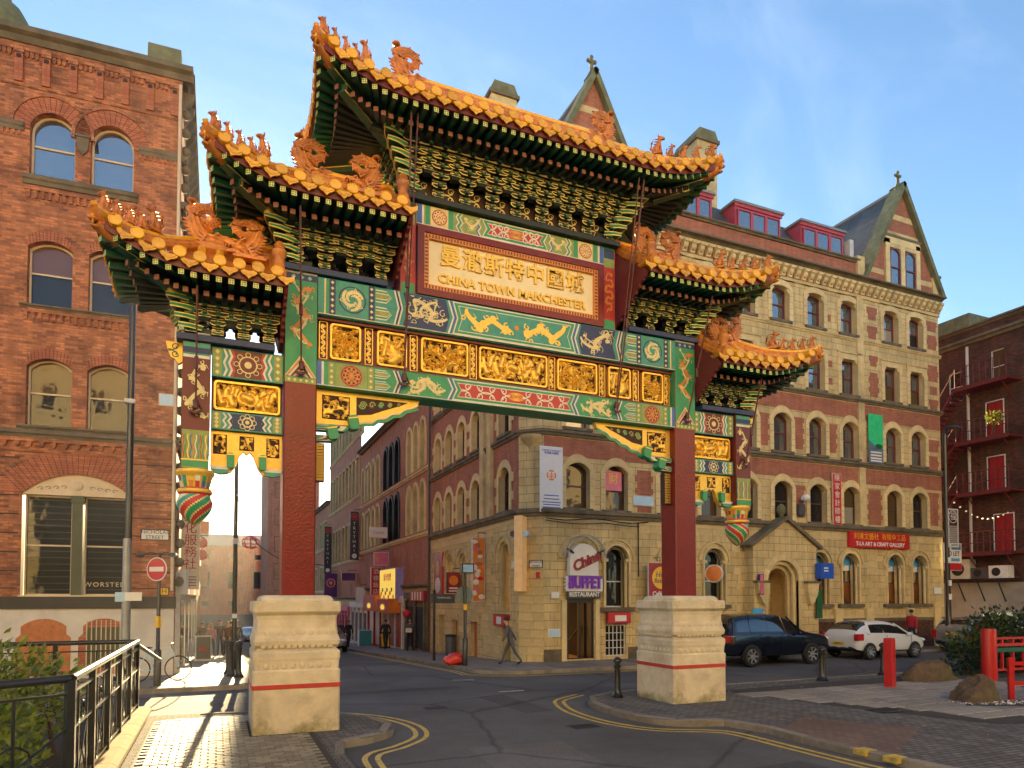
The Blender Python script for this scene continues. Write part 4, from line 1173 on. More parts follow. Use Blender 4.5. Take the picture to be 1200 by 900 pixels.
def drip_mesh():
    mb = MB(); m = 'glaze_yellow'
    P = [(-.125, .035), (-.09, .01), (-.05, -.005), (.0, -.01), (.05, -.005), (.09, .01), (.125, .035), (.12, -.03), (.085, -.065), (.05, -.075), (0, -.12), (-.05, -.075), (-.085, -.065), (-.12, -.03)]
    P = [(a * 1.05, b * 1.25) for a, b in P]
    mb.prism(P, 0, .022, m)
    mb.prism([(a * .7, -.035 + (b + .035) * .62) for a, b in P], -.008, 0, m)
    for i in range(6):
        a0, a1 = P[i], P[i + 1]
        mb.add([(a0[0], .02, a0[1]), (a1[0], .02, a1[1]), (a1[0], .3, a1[1] + .06), (a0[0], .3, a0[1] + .06)], [(0, 1, 2, 3)], m)
    return mb.me('drip_tile', 40)
TILE_END, DRIP = tile_end_mesh(), drip_mesh()
def rafter_mesh(L, w, body, end, endline=None):
    """runs inwards (+y) from its end at y=0, rising"""
    mb = MB(); a = w / 2
    s = L * .16
    vs = [(-a, 0, -a), (a, 0, -a), (a, 0, a), (-a, 0, a), (-a, L, -a + s), (a, L, -a + s), (a, L, a + s), (-a, L, a + s)]
    mb.add(vs, [(0, 3, 7, 4), (1, 5, 6, 2), (0, 4, 5, 1), (3, 2, 6, 7), (4, 7, 6, 5)], body)
    mb.add(vs[:4], [(0, 1, 2, 3)], end)
    if endline:
        for q in (-.45, .45):
            for t in (-.45, .45): mb.box(q * a - .3 * a, -.003, t * a - .3 * a, q * a + .3 * a, 0, t * a + .3 * a, endline)
    return mb.me('rafter', None)
RAFT_UP = rafter_mesh(.62, .085, 'paint_dark_green', 'outline_yellow', 'paint_green')
RAFT_LO = rafter_mesh(.95, .085, 'bracket_dark', 'rafter_brown', None)

def make_roof(label, xa, xb, D, ze, rise, zr, hipA, hipB, xra, xrb, base, bz, plate_x, yb, tiers, MX, push=.12, Lc=1.5, inner=None, bsp=.55):
    """tiled roof. xa..xb eave ends (mirrored copies use MX), D eave depth, ze/zr eave and ridge height,
    base/bz/plate: where its bracket sets start."""
    M = GM @ MX
    def q_(x):
        q = 0.0
        if hipA: q = max(q, max(0, 1 - (x - xa) / Lc)) ** 1
        if hipB: q = max(q, max(0, 1 - (xb - x) / Lc))
        return q * q
    def front(x, sy=-1):
        q = q_(x); return Vector((x, sy * (D + push * q), ze + rise * q))
    def side(y, e):
        b = D - abs(y); q = max(0, 1 - b / min(Lc, D * .98)) ** 2
        x = (xa - push * q) if e == 0 else (xb + push * q)
        return Vector((x, y * (1 + push / D * q), ze + rise * q))
    def fz(v): return v ** 1.3
    # roof sheet with barrel ribs
    mb = MB()
    def srf(x, v, sy):
        e = front(x, sy)
        return Vector((x, e.y * (1 - v), ze + (zr - ze) * fz(v) + (e.z - ze) * (1 - v) ** 2.2))
    def vtop(x):
        t = 1.0
        if hipA and x < xra: t = min(t, max(0, (x - xa) / (xra - xa)))
        if hipB and x > xrb: t = min(t, max(0, (xb - x) / (xb - xrb)))
        return t
    N = max(8, int((xb - xa) / .15)); K = 6
    for sy in (-1, 1):
        g = [[srf(lerp(xa, xb, i / N), vtop(lerp(xa, xb, i / N)) * k / K, sy) for k in range(K + 1)] for i in range(N + 1)]
        vs = [tuple(p) for r_ in g for p in r_]
        mb.add(vs, [(i * (K + 1) + k, (i + 1) * (K + 1) + k, (i + 1) * (K + 1) + k + 1, i * (K + 1) + k + 1) for i in range(N) for k in range(K)], 'glaze_orange')
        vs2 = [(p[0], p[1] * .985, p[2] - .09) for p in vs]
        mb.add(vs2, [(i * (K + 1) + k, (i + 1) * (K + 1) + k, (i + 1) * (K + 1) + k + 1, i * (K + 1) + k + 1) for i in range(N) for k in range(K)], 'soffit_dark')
    for e, hip in ((0, hipA), (1, hipB)):
        if not hip: continue
        xr = xra if e == 0 else xrb
        N2 = 10
        g = []
        for j in range(N2 + 1):
            y = lerp(-D, D, j / N2); s0 = side(y, e); vt = 1 - abs(y) / D
            g.append([Vector((lerp(s0.x, xr, vt * k / K), s0.y * (1 - 0.0), ze + (zr - ze) * fz(vt * k / K) + (s0.z - ze) * (1 - vt * k / K) ** 2.2)) for k in range(K + 1)])
        for dz, m in ((0, 'glaze_orange'), (-.09, 'soffit_dark')):
            vs = [(p.x, p.y, p.z + dz) for r_ in g for p in r_]
            mb.add(vs, [(j * (K + 1) + k, (j + 1) * (K + 1) + k, (j + 1) * (K + 1) + k + 1, j * (K + 1) + k + 1) for j in range(N2) for k in range(K)], m)
    # barrel ribs on the front slope
    ntile = max(3, round((xb - xa) / .295)); st = (xb - xa) / ntile
    txs = [xa + st * (i + .5) for i in range(ntile)]
    for x in txs:
        vt = vtop(x)
        if vt > .12: mb.tube([tuple(srf(x, vt * k / 6, -1) + Vector((0, 0, .04))) for k in range(7)], .075, 'glaze_yellow', 6, False)
    # main ridge, hips
    def ridge(path, s=1.0):
        for r0, h0, m in ((.13, 0, 'glaze_orange'), (.09, .1, 'glaze_orange'), (.07, .19, 'glaze_yellow')):
            mb.tube([(p[0], p[1], p[2] + h0 * s) for p in path], r0 * s, m, 8)
    rz = zr + .06
    ridge([(xra, 0, rz), ((xra + xrb) / 2, 0, rz - .02), (xrb, 0, rz)])
    hips = []
    for e, hip in ((0, hipA), (1, hipB)):
        if not hip: continue
        for sy in (-1, 1):
            xr = xra if e == 0 else xrb; xc = xa if e == 0 else xb; sgn = -1 if e == 0 else 1
            path = []
            for k in range(9):
                v = 1 - k / 8
                q = (1 - v) ** 2.2
                path.append(Vector((lerp(xc + sgn * push, xr, v), sy * (D + push) * (1 - v), ze + (zr - ze) * fz(v) + rise * q + .07)))
            path.append(path[-1] + Vector((sgn * .02, sy * .02, .06)))
            ridge([tuple(p) for p in path], .66); hips.append((path, sgn, sy))
    # fascia under the tiles
    NF = 40
    ev = [front(lerp(xa, xb, i / NF)) for i in range(NF + 1)]
    lines = [ev]
    if hipA: lines.append([side(lerp(-D, D, i / 16), 0) for i in range(17)])
    if hipB: lines.append([side(lerp(-D, D, i / 16), 1) for i in range(17)])
    lines.append([front(lerp(xa, xb, i / NF), 1) for i in range(NF + 1)])
    for ln in lines:
        cx = (xa + xb) / 2
        vs = []
        for p in ln: vs += [(p.x, p.y, p.z + .02), (p.x, p.y, p.z - .115), (p.x * .995 + cx * .005, p.y * .975, p.z - .115)]
        mb.add(vs, [(3 * i, 3 * i + 3, 3 * i + 4, 3 * i + 1) for i in range(len(ln) - 1)] + [(3 * i + 1, 3 * i + 4, 3 * i + 5, 3 * i + 2) for i in range(len(ln) - 1)], 'maroon')
    # eave purlin and corner beams
    mb.box(xa + (.95 if hipA else 0), -D + .72, ze - .30, xb - (.95 if hipB else 0), -D + .86, ze - .16, 'bracket_dark')
    mb.box(xa + (.95 if hipA else 0), D - .86, ze - .30, xb - (.95 if hipB else 0), D - .72, ze - .16, 'bracket_dark')
    for path, sgn, sy in hips:
        a = path[-2]; b = Vector((path[5].x, path[5].y, 0))
        d = Vector((a.x - b.x, a.y - b.y, 0)).normalized()
        for (off, dz, m, ex) in ((.34, -.27, 'paint_dark_green', 0), (.62, -.45, 'bracket_green', 0)):
            p0 = Vector((a.x, a.y, a.z + dz)) - d * off; p1 = p0 - d * 1.3 + Vector((0, 0, -rise * .55))
            mid = p0.lerp(p1, .5)
            Mx = Matrix.Translation(mid) @ (p0 - p1).to_track_quat('Y', 'Z').to_matrix().to_4x4()
            mb.xbox(Mx, .15, (p0 - p1).length, .15, m)
            for s in (-1, 1):
                for t in (-1, 1):
                    mb.xbox(Mx @ T(s * .076, 0, t * .06), .006, (p0 - p1).length, .018, 'outline_yellow')
    # soffit boards
    for sy in (-1, 1):
        vs = []
        for i in range(NF + 1):
            x = lerp(xa, xb, i / NF); p = front(x, sy)
            xi = min(max(x, xa + (.7 if hipA else 0)), xb - (.7 if hipB else 0))
            vs += [(p.x, p.y * .985, p.z - .10), (xi, sy * .5, ze + .05)]
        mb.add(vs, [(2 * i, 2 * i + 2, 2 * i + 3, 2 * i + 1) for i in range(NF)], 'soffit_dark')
    for e, hip in ((0, hipA), (1, hipB)):
        if not hip: continue
        vs = []
        for i in range(17):
            p = side(lerp(-D, D, i / 16), e)
            vs += [(p.x, p.y, p.z - .10), (xa + .7 if e == 0 else xb - .7, p.y * .35, ze + .05)]
        mb.add(vs, [(2 * i, 2 * i + 2, 2 * i + 3, 2 * i + 1) for i in range(16)], 'paint_dark_green')
    roof = mb.obj('roof', gate, M, 40, label)
    # eave tiles, front
    for i, x in enumerate(txs):
        p = front(x); sl = (front(x + .05).z - front(x - .05).z) / .1
        inst('round_eave_tile', TILE_END, roof, M @ T(p.x, p.y - .075, p.z + .105, ry=-math.atan(sl), rx=R(-9)))
    for i in range(ntile + 1):
        x = xa + st * i
        if (hipA and i == 0) or (hipB and i == ntile): continue
        p = front(x); sl = (front(x + .05).z - front(x - .05).z) / .1
        inst('drip_tile', DRIP, roof, M @ T(p.x, p.y - .06, p.z + .03, ry=-math.atan(sl), rx=R(-9)))
    for e, hip in ((0, hipA), (1, hipB)):
        if not hip: continue
        n2 = round(2 * D / .295); rot = R(-90) if e == 0 else R(90)
        for i in range(n2):
            y = -D + 2 * D * (i + .5) / n2; p = side(y, e)
            inst('round_eave_tile', TILE_END, roof, M @ T(p.x + (-.05 if e == 0 else .05), p.y, p.z + .095, rz=rot))
            p = side(-D + 2 * D * i / n2 if i else -D + .05, e)
            inst('drip_tile', DRIP, roof, M @ T(p.x + (-.045 if e == 0 else .045), p.y, p.z + .035, rz=rot))
    # rafters: two tiers, fanning out towards the corners
    nr = round((xb - xa) / .185)
    for i in range(nr):
        x = xa + (xb - xa) * (i + .5) / nr
        p = front(x); xi = min(max(x, xa + (1.25 if hipA else 0)), xb - (1.25 if hipB else 0))
        a = math.atan2(-(xi - x), 1.25)
        inst('rafter', RAFT_UP, roof, M @ T(p.x + .04 * (xi - x), p.y + .03, p.z - .165, rz=a))
        p2 = Vector((x + (xi - x) * .26, p.y + .36, p.z - .29 - (p.z - ze) * .25))
        inst('rafter', RAFT_LO, roof, M @ T(p2.x, p2.y, p2.z, rz=a))
    for e, hip in ((0, hipA), (1, hipB)):
        if not hip: continue
        n3 = round(2 * D / .185); sg = 1 if e == 0 else -1
        sm = MB()
        for i in range(n3):
            y = -D + 2 * D * (i + .5) / n3; p = side(y, e); yi = y * .35
            a = math.atan2((yi - p.y), 1.25) * sg + (R(-90) if e == 0 else R(90))
            inst('rafter', RAFT_UP, roof, M @ T(p.x + sg * .03, p.y, p.z - .165, rz=a))
            inst('rafter', RAFT_LO, roof, M @ T(p.x + sg * .36, lerp(p.y, yi, .28), p.z - .29 - (p.z - ze) * .25, rz=a))
    # ornaments
    for path, sgn, sy in hips:
        d = (path[-1] - path[3]); ang = math.atan2(d.y, d.x)
        for k, t in enumerate((.42, .52, .62, .72, .82)):
            f = t * 9; i = int(f); p = path[i].lerp(path[i + 1], f - i)
            inst('ridge_beast', BEASTS[k % 3], roof, M @ T(p.x, p.y, p.z + .17, rz=ang, s=1.05 if k else 1.6))
        inst('ridge_beast', BEASTS[1], roof, M @ T(path[-1].x - sgn * .12, path[-1].y - sy * .12, path[-1].z + .06, rz=ang, s=1.1))
        t = path[-2]
        inst('corner_dragon_head', TAOSHOU, roof, M @ T(t.x - sgn * .15, t.y - sy * .15, t.z - .2, rz=ang + pi / 2, s=.95))
    for xe, sgn, ok in ((xra, 1, hipA), (xrb, -1, hipB)):
        if ok: inst('ridge_dragon', CHIWEN, roof, M @ T(xe, 0, zr + .0, s=(sgn * 1.0, 1.0, .88)))
    # bracket sets
    bm = bracket_mesh(tiers, D - .72 - yb, ze - .28 - bz, bsp * .92).me('bracket_set', None)
    cb = corner_bracket_mesh(tiers, D - .72 - yb, ze - .28 - bz).me('corner_bracket', 40)
    x0, x1 = plate_x
    nb_ = max(2, round((x1 - x0) / bsp))
    for i in range(nb_ + 1):
        x = lerp(x0, x1, i / nb_)
        inst('bracket_set', bm, roof, M @ T(x, -yb, bz)); inst('bracket_set', bm, roof, M @ T(x, yb, bz, rz=pi))
    ot, ri = D - .72 - yb, ze - .28 - bz
    b2 = bracket_mesh(max(2, tiers - 2), ot * .55, ri * .56, bsp * .8).me('bracket_set', None)
    for i in range(nb_): inst('bracket_set', b2, roof, M @ T(lerp(x0, x1, (i + .5) / nb_), -yb - ot * .42, bz + ri * .44))
    for e, hip in ((0, hipA), (1, hipB)):
        if not hip: continue
        xe = x0 if e == 0 else x1; rot = R(-90) if e == 0 else R(90)
        for y in (-yb, 0, yb): inst('bracket_set', bm, roof, M @ T(xe, y, bz, rz=rot))
        for sy in (-1, 1):
            a = {(0, -1): R(-45), (0, 1): R(-135), (1, -1): R(45), (1, 1): R(135)}[(e, sy)]
            inst('corner_bracket', cb, roof, M @ T(xe, sy * yb, bz, rz=a))
    # panels between and bearing plate
    pl = MB()
    pl.box(x0 - .22, -yb - .16, bz - .1, x1 + (.22 if hipB else .1), yb + .16, bz, 'bracket_dark' if base != 'open' else 'paint_navy')
    pl.box(x0, -yb + .1, ze - .5, x1, yb - .1, ze + .1, 'bracket_dark')
    for i in range(nb_ if bsp > .3 else 0):
        xm = lerp(x0, x1, (i + .5) / nb_)
        if base != 'open':
            rect(pl, xm - .17, xm + .17, bz + .01, bz + .4, -yb + .02, 'carve_dark'); scrolls(pl, xm - .15, xm + .15, bz + .2, .3, -yb + .012, 'outline_yellow', 1, .014)
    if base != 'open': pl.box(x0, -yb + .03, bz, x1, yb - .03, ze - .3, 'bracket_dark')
    pl.obj('bearing_plate', roof, M)
    # gable board closing the inner end
    if inner is not None:
        g = MB(); xg = inner
        pts = [(-D + .02, ze - .1), (-D + .1, ze - .2)]
        n = 7
        for i in range(n):
            t = i / n; y = lerp(-D + .14, -yb - .02, t); z = lerp(ze - .2, bz + .04, t)
            y2 = lerp(-D + .14, -yb - .02, (i + 1) / n); z2 = lerp(ze - .2, bz + .04, (i + 1) / n)
            pts += [(y, z), (y + .02, z - .05), (lerp(y, y2, .5), lerp(z, z2, .62)), (y2 - .02, z2 + .02)]
        pts += [(-yb + .1, bz), (yb - .1, bz), (D - .1, ze - .2), (D - .02, ze - .1), (D * .5, ze + (zr - ze) * .45), (0, zr + .05), (-D * .5, ze + (zr - ze) * .4), (-D * .85, ze + .08)]
        g.prism(pts, xg, xg + .06, 'maroon', 'x')
        g.obj('gable_board', roof, M)
        # verge ridge running down the inner end, with its end post
        v = MB()
        path = [(xb - .1, srf(xb, k / 8, -1).y - (0.03 if k == 0 else 0), srf(xb, k / 8, -1).z + .1) for k in range(9)]
        for r0, h0, m in ((.11, 0, 'glaze_orange'), (.075, .1, 'glaze_orange')): v.tube([(p[0], p[1], p[2] + h0) for p in path], r0, m, 8)
        v.lathe([(.1, 0), (.11, .05), (.08, .1), (.085, .3), (.11, .34), (.12, .42), (.07, .48), (.09, .52), (.04, .58)], 10, 'glaze_orange', (path[1][0], path[0][1] + .12, path[0][2] - .02))
        v.obj('verge_ridge', roof, M, 40)
        inst('ridge_dragon', CHIWEN, roof, M @ T(xb - .5, -.35, zr - .2, rz=pi, s=(.95, 1, .8)))
    return roof

make_roof('topmost and widest hipped roof of orange and yellow glazed tiles', -4.0, 4.0, 1.46, 11.19, .30, 12.35, True, True, -2.3, 2.3, 'shut', 10.09, (-2.2, 2.2), .22, 6, Matrix(), Lc=1.6)
for sx, MX in ((-1, Matrix()), (1, MIR)):
    make_roof('middle roof with one upturned corner', -5.62, -2.5, 1.35, 9.16, .34, 10.02, True, False, -4.1, -2.5, 'open', 8.30, (-4.3, -2.75), .2, 5, MX, Lc=1.5, inner=-2.5, bsp=.5)
    make_roof('lowest outer roof with one upturned corner', -7.1, -4.52, 1.15, 7.62, .36, 8.40, True, False, -5.85, -4.52, 'open', 6.80, (-5.95, -4.72), .18, 4, MX, Lc=1.35, inner=-4.54, bsp=.44)

# ---- side bays with hanging posts
LOT = ('paint_red', 'paint_green', 'gold_paint', 'paint_blue', 'paint_orange', 'paint_white', 'paint_teal')
for sx, MX in ((-1, Matrix()), (1, MIR)):
    M = GM @ MX
    x = -5.86; w = .215
    mb = MB(); mb.box(x - w, -w - .05, 4.55, x + w, w, 6.7, 'maroon')
    y = -w - .056
    rect(mb, x - w + .01, x + w - .01, 6.45, 6.68, y, 'paint_teal'); rect(mb, x - w + .01, x + w - .01, 6.42, 6.47, y - .002, 'paint_white'); rect(mb, x - w + .01, x + w - .01, 6.5, 6.6, y - .002, 'paint_navy')
    dv = MB(); dragon(dv, -.55, .55, 0, .4, 0, 'paint_cream', .05, 91, 3.6); off = len(mb.v)
    mb.v += [(x + z, y - .003 + b, 5.85 + a) for a, b, z in dv.v]
    for ff in dv.f: mb.f.append(tuple(i + off for i in ff)); mb.m.append(mb.mi('paint_cream'))
    rect(mb, x - w + .01, x + w - .01, 4.56, 5.2, y, 'paint_olive')
    for i in range(11):
        xx = x - w + .03 + i * .0385
        mb.ribbon([(xx + .012 * sin(k * 1.3 + i), 4.72 + k * .05) for k in range(9)], .016, y - .003, LOT[i % 7])
    rect(mb, x - w + .01, x + w - .01, 4.58, 4.68, y - .003, 'paint_green'); mb.box(x - w, y - .006, 4.69, x + w, y, 4.71, 'gold_paint')
    hp = mb.obj('hanging_post', gate, M)
    prof = [(.30, 0), (.31, -.03), (.30, -.07), (.27, -.11), (.262, -.14), (.25, -.2), (.23, -.27), (.225, -.30), (.27, -.33), (.28, -.36), (.27, -.39), (.24, -.42), (.26, -.47), (.285, -.55), (.27, -.64), (.22, -.74), (.15, -.83), (.07, -.90), (.01, -.93)]
    b = MB()
    prof = prof[:11] + [(lerp(a[0], c[0], t / 3), lerp(a[1], c[1], t / 3)) for a, c in zip(prof[11:-1], prof[12:]) for t in range(3)] + prof[-1:]
    def mf(i, j):
        if i < 3: return 'gold_paint'
        if 7 <= i <= 10: return 'gold_paint' if i in (8, 9) else 'paint_red'
        if i < 7: return LOT[((j // 3) * 3 + (i > 4) * 2) % 7] if j % 3 else 'gold_paint'
        v = (j + (i - 11) * 1) % 45
        return LOT[(v // 5) % 7] if v % 5 else 'paint_cream'
    b.lathe(prof, 45, 'gold_paint', (x, -.03, 4.55), mf)
    b.obj('lotus_bud', hp, M, 60)
    # beams and panels of the bay, between hanging post and main post
    x0, x1 = -5.63, -4.47
    def bayb(z0, z1, yf, base, pal):
        q = MB(); q.box(x0, yf, z0, x1, yf + .4, z1, base); o = q.obj('beam', gate, M)
        q = MB(); xc = (x0 + x1) / 2; a, c = z0 + .02, z1 - .02
        for s in (-1, 1):
            rect(q, min(xc + s * .42, xc + s * .56), max(xc + s * .42, xc + s * .56), a, c, yf - .003, 'paint_olive')
            studs(q, xc + s * .49, a, c, yf - .005, 'paint_cream', 4, .04)
            for i, m in enumerate(('paint_white', 'paint_teal', 'paint_white', pal)): chevron(q, xc + s * (.385 - .04 * i), a, c, yf - .004 - .001 * i, m, -s * .045, .036, 4)
        rect(q, xc - .23, xc + .23, a, c, yf - .002, 'maroon' if z1 - z0 > .4 else 'paint_navy')
        ring(q, xc, (a + c) / 2, (c - a) * .3, .02, yf - .006, 'paint_cream'); disc(q, xc, (a + c) / 2, (c - a) * .13, yf - .006, 'paint_cream', 12)
        for i in range(8):
            an = 2 * pi * i / 8; rr = (c - a) * .38
            ring(q, xc + rr * 1.05 * cos(an), (a + c) / 2 + rr * sin(an), .04, .012, yf - .007, 'paint_cream', 10)
        q.obj('painted_panel', o, M)
    bayb(6.17, 6.68, -.2, 'paint_teal', 'paint_red'); bayb(5.27, 5.58, -.18, 'paint_teal', 'paint_navy')
    q = MB(); q.box(x0, -.05, 5.58, x1, .1, 6.17, 'maroon'); bo = q.obj('bay_board', gate, M)
    carved_panel(x0 + .04, x1 - .04, 5.62, 6.13, -.1, 70, 'dragons', bo, M)
    # fretwork apron with a cloud-cut lower edge
    P = [(x0, 5.26), (x0, 4.62), (x0 + .05, 4.55), (x0 + .22, 4.52), (x0 + .33, 4.56), (x0 + .40, 4.66), (x0 + .47, 4.86), (x0 + .53, 4.93), (x0 + .58, 4.88)]
    xm = (x0 + x1) / 2
    P = P + [(2 * xm - a, z) for a, z in reversed(P[:-1])] + []
    q = MB(); q.prism(P, -.09, .03, 'gold_paint')
    for cx, hw in ((x0 + .15, .11), (xm, .12), (x1 - .15, .11)):
        rect(q, cx - hw, cx + hw, 4.95 if cx == xm else 4.86, 5.2, -.094, 'carve_dark')
        c = carve_mesh(2 * hw - .02, .24 if cx == xm else .33, 5 + int(cx * 10) % 7, 'none', .012, .03, .33)
        for (a, b_, z) in c.v: q.v.append((a + cx, b_ - .092, z + (5.075 if cx == xm else 5.03)))
        off = len(q.v) - len(c.v)
        for ff, mm in zip(c.f, c.m): q.f.append(tuple(i + off for i in ff)); q.m.append(q.mi(c.ms[mm]))
    ap = q.obj('fretwork_apron', gate, M)
    for cx in (x0 + .32, x1 - .32):
        q = MB(); q.prism(rounded(cx - .06, cx + .06, 4.62, 4.88, .04), -.2, -.06, 'paint_green'); q.box(cx - .064, -.204, 4.84, cx + .064, -.06, 4.86, 'gold_paint'); q.obj('knob', ap, M)
    for k, (zz, hw) in enumerate(((4.60, .30), (4.54, .24))):
        for s in (-1, 1):
            q = MB(); cx = x0 + .16 if s < 0 else x1 - .16
            q.prism([(cx - hw * .55, zz + .05), (cx + hw * .55, zz + .05), (cx + hw * .5, zz), (cx, zz - .035), (cx - hw * .5, zz)], -.14 - .01 * k, -.04, ('paint_white', 'paint_teal')[k]); q.obj('cloud_bracket', ap, M)
    # scroll hung outside the post
    q = MB(); q.prism([(-6.08, 6.70), (-6.08, 6.38), (-6.14, 6.34), (-6.2, 6.42), (-6.26, 6.44), (-6.3, 6.55), (-6.34, 6.70)], -.1, 0, 'gold_paint'); scrolls(q, -6.3, -6.09, 6.56, .24, -.104, 'paint_dark_green', 1, .02)
    q.obj('corner_scroll', gate, M)

    # ---- spandrel brackets under the lower beam (inner side of each main post)
    xa = -3.9
    P = [(xa, 6.19), (xa + 1.95, 6.19), (xa + 1.90, 6.06), (xa + 1.76, 6.0), (xa + 1.66, 5.97), (xa + 1.56, 5.88), (xa + 1.42, 5.86), (xa + 1.30, 5.77), (xa + 1.14, 5.74), (xa + 1.04, 5.66), (xa + .86, 5.64), (xa + .78, 5.58), (xa, 5.56)]
    q = MB(); q.prism(P, -.08, .06, 'gold_paint')
    lo = [(a + .02, b - .03) for a, b in P[2:12]]
    q.ribbon(lo, .055, -.084, 'paint_green'); q.ribbon([(a, b + .06) for a, b in lo], .02, -.085, 'paint_white')
    rect(q, xa + .12, xa + .62, 5.66, 6.1, -.083, 'carve_dark')
    q.poly([(xa + .74, -.083, 6.12), (xa + .74, -.083, 5.78), (xa + 1.02, -.083, 5.82), (xa + 1.2, -.083, 5.9), (xa + 1.4, -.083, 5.98), (xa + 1.6, -.083, 6.06), (xa + 1.72, -.083, 6.12)], 'carve_dark')
    c = carve_mesh(.48, .42, 12, 'none', .012, .035, .33); off = len(q.v)
    q.v += [(a + xa + .37, b - .08, z + 5.88) for a, b, z in c.v]
    for ff, mm in zip(c.f, c.m): q.f.append(tuple(i + off for i in ff)); q.m.append(q.mi(c.ms[mm]))
    for k in range(5):
        cx = xa + .86 + .17 * k; cz = 5.98 + .02 * k
        for s in (0, 1):
            q.ribbon([(cx + (.075 - .012 * k) * (1 - t / 14) * cos(t * .55 + s * pi), cz + (.085 - .013 * k) * (1 - t / 14) * sin(t * .55 + s * pi)) for t in range(14)], .022, -.09, ('paint_olive', 'maroon', 'paint_green')[k % 3] if s else 'paint_olive')
    sp = q.obj('spandrel_bracket', gate, M)
    for cx, cz in ((xa + .68, 5.62), (xa + .30, 5.40)):
        q = MB(); q.prism(rounded(-.09, .09, -.13, .13, .05), -.22, .02, 'paint_green'); q.box(-.093, -.222, .07, .093, .02, .09, 'gold_paint')
        q.obj('knob', sp, M @ T(cx, 0, cz, ry=R(-12)))
    for k, (L, z) in enumerate(((.62, 5.50), (.40, 5.30))):
        q = MB()
        for yo, m, s in ((0, 'paint_green', 1.0), (.006, 'paint_white', .9), (.012, 'maroon' if k else 'paint_navy', .72), (.018, 'paint_white', .5), (.024, 'paint_green', .38)):
            hh = .10 * s
            q.prism([(xa, z + hh * .5), (xa + L * s, z + hh * .5), (xa + L * s - .02, z), (xa + L * s - .09, z - hh * .55), (xa, z - hh * .7)], -.12 - yo, .05 - yo, m)
        q.obj('cloud_bracket', sp, M)
    q = MB(); q.box(xa - .0, -.1, 4.5, xa + .17, .05, 5.2, 'carve_dark')
    for i in range(4):
        for k in range(12): ring(q, xa + .03 + .037 * i, 4.54 + .057 * k, .018, .008, -.104, 'gold_paint', 8)
    q.obj('fretwork_strip', sp, M)

    # ---- tie rods with hooks
    for (a, b) in (((-2.45, -1.25, 11.0), (-2.32, -.36, 6.45)), ((-4.3, -1.1, 8.95), (-4.18, -.36, 6.42)), ((-5.85, -.9, 7.4), (-5.86, -.34, 5.55))):
        q = MB(); q.tube([a, b], .018, 'iron_red', 6)
        if a[0] == -2.45: q.tube([(a[0] + .12, a[1], a[2]), (b[0] + .0, b[1], b[2] + .25)], .014, 'iron_red', 5)
        q.tube([(b[0], b[1], b[2] + .14), (b[0], b[1], b[2])], .045, 'iron_red', 8)
        q.tube([(b[0] - .09, b[1], b[2] - .05), (b[0], b[1] - .03, b[2] - .09), (b[0] + .09, b[1], b[2] - .03), (b[0] + .04, b[1], b[2] + .06)], .03, 'iron_red', 6)
        m_ = Vector(a).lerp(Vector(b), .62); q.tube([(m_.x, m_.y, m_.z + .1), (m_.x, m_.y, m_.z - .1)], .035, 'iron_red', 6)
        q.obj('tie_rod', gate, M, 50)
# ============================================================ BUILDINGS
# Facades are built in local coordinates: x along the wall, y inwards (outside is -y), z up.
def arc(x0, x1, zs, rise, n=10):
    w = x1 - x0
    if rise <= 1e-4: return [(x0, zs), (x1, zs)]
    r = (w * w / 4 + rise * rise) / (2 * rise); cz = zs + rise - r; xm = (x0 + x1) / 2
    a0 = math.atan2(zs - cz, x0 - xm); a1 = math.atan2(zs - cz, x1 - xm)
    if a0 < 0: a0 += 2 * pi
    if rise > w / 2: pass
    return [(xm + r * cos(lerp(a0, a1, i / n)), cz + r * sin(lerp(a0, a1, i / n))) for i in range(n + 1)]
def lancet(x0, x1, zs, rise, n=8):
    xm = (x0 + x1) / 2; L = []
    for i in range(n + 1):
        t = i / n; a = t * pi / 2
        L.append((x0 + (xm - x0) * (1 - cos(a)) ** .9, zs + rise * sin(a) ** .9))
    return L + [(2 * xm - x, z) for x, z in reversed(L[:-1])]
class Op:
    """wall opening: x0..x1, sill z0, springing zs, rise of its arched head, reveal depth"""
    def __init__(s, x0, x1, z0, zs, rise=0.0, dep=.3, kind='arc', rev=None):
        s.x0, s.x1, s.z0, s.zs, s.rise, s.dep, s.kind, s.rev = x0, x1, z0, zs, rise, dep, kind, rev
    def head(s, n=10): return arc(s.x0, s.x1, s.zs, s.rise, n) if s.kind == 'arc' else lancet(s.x0, s.x1, s.zs, s.rise)
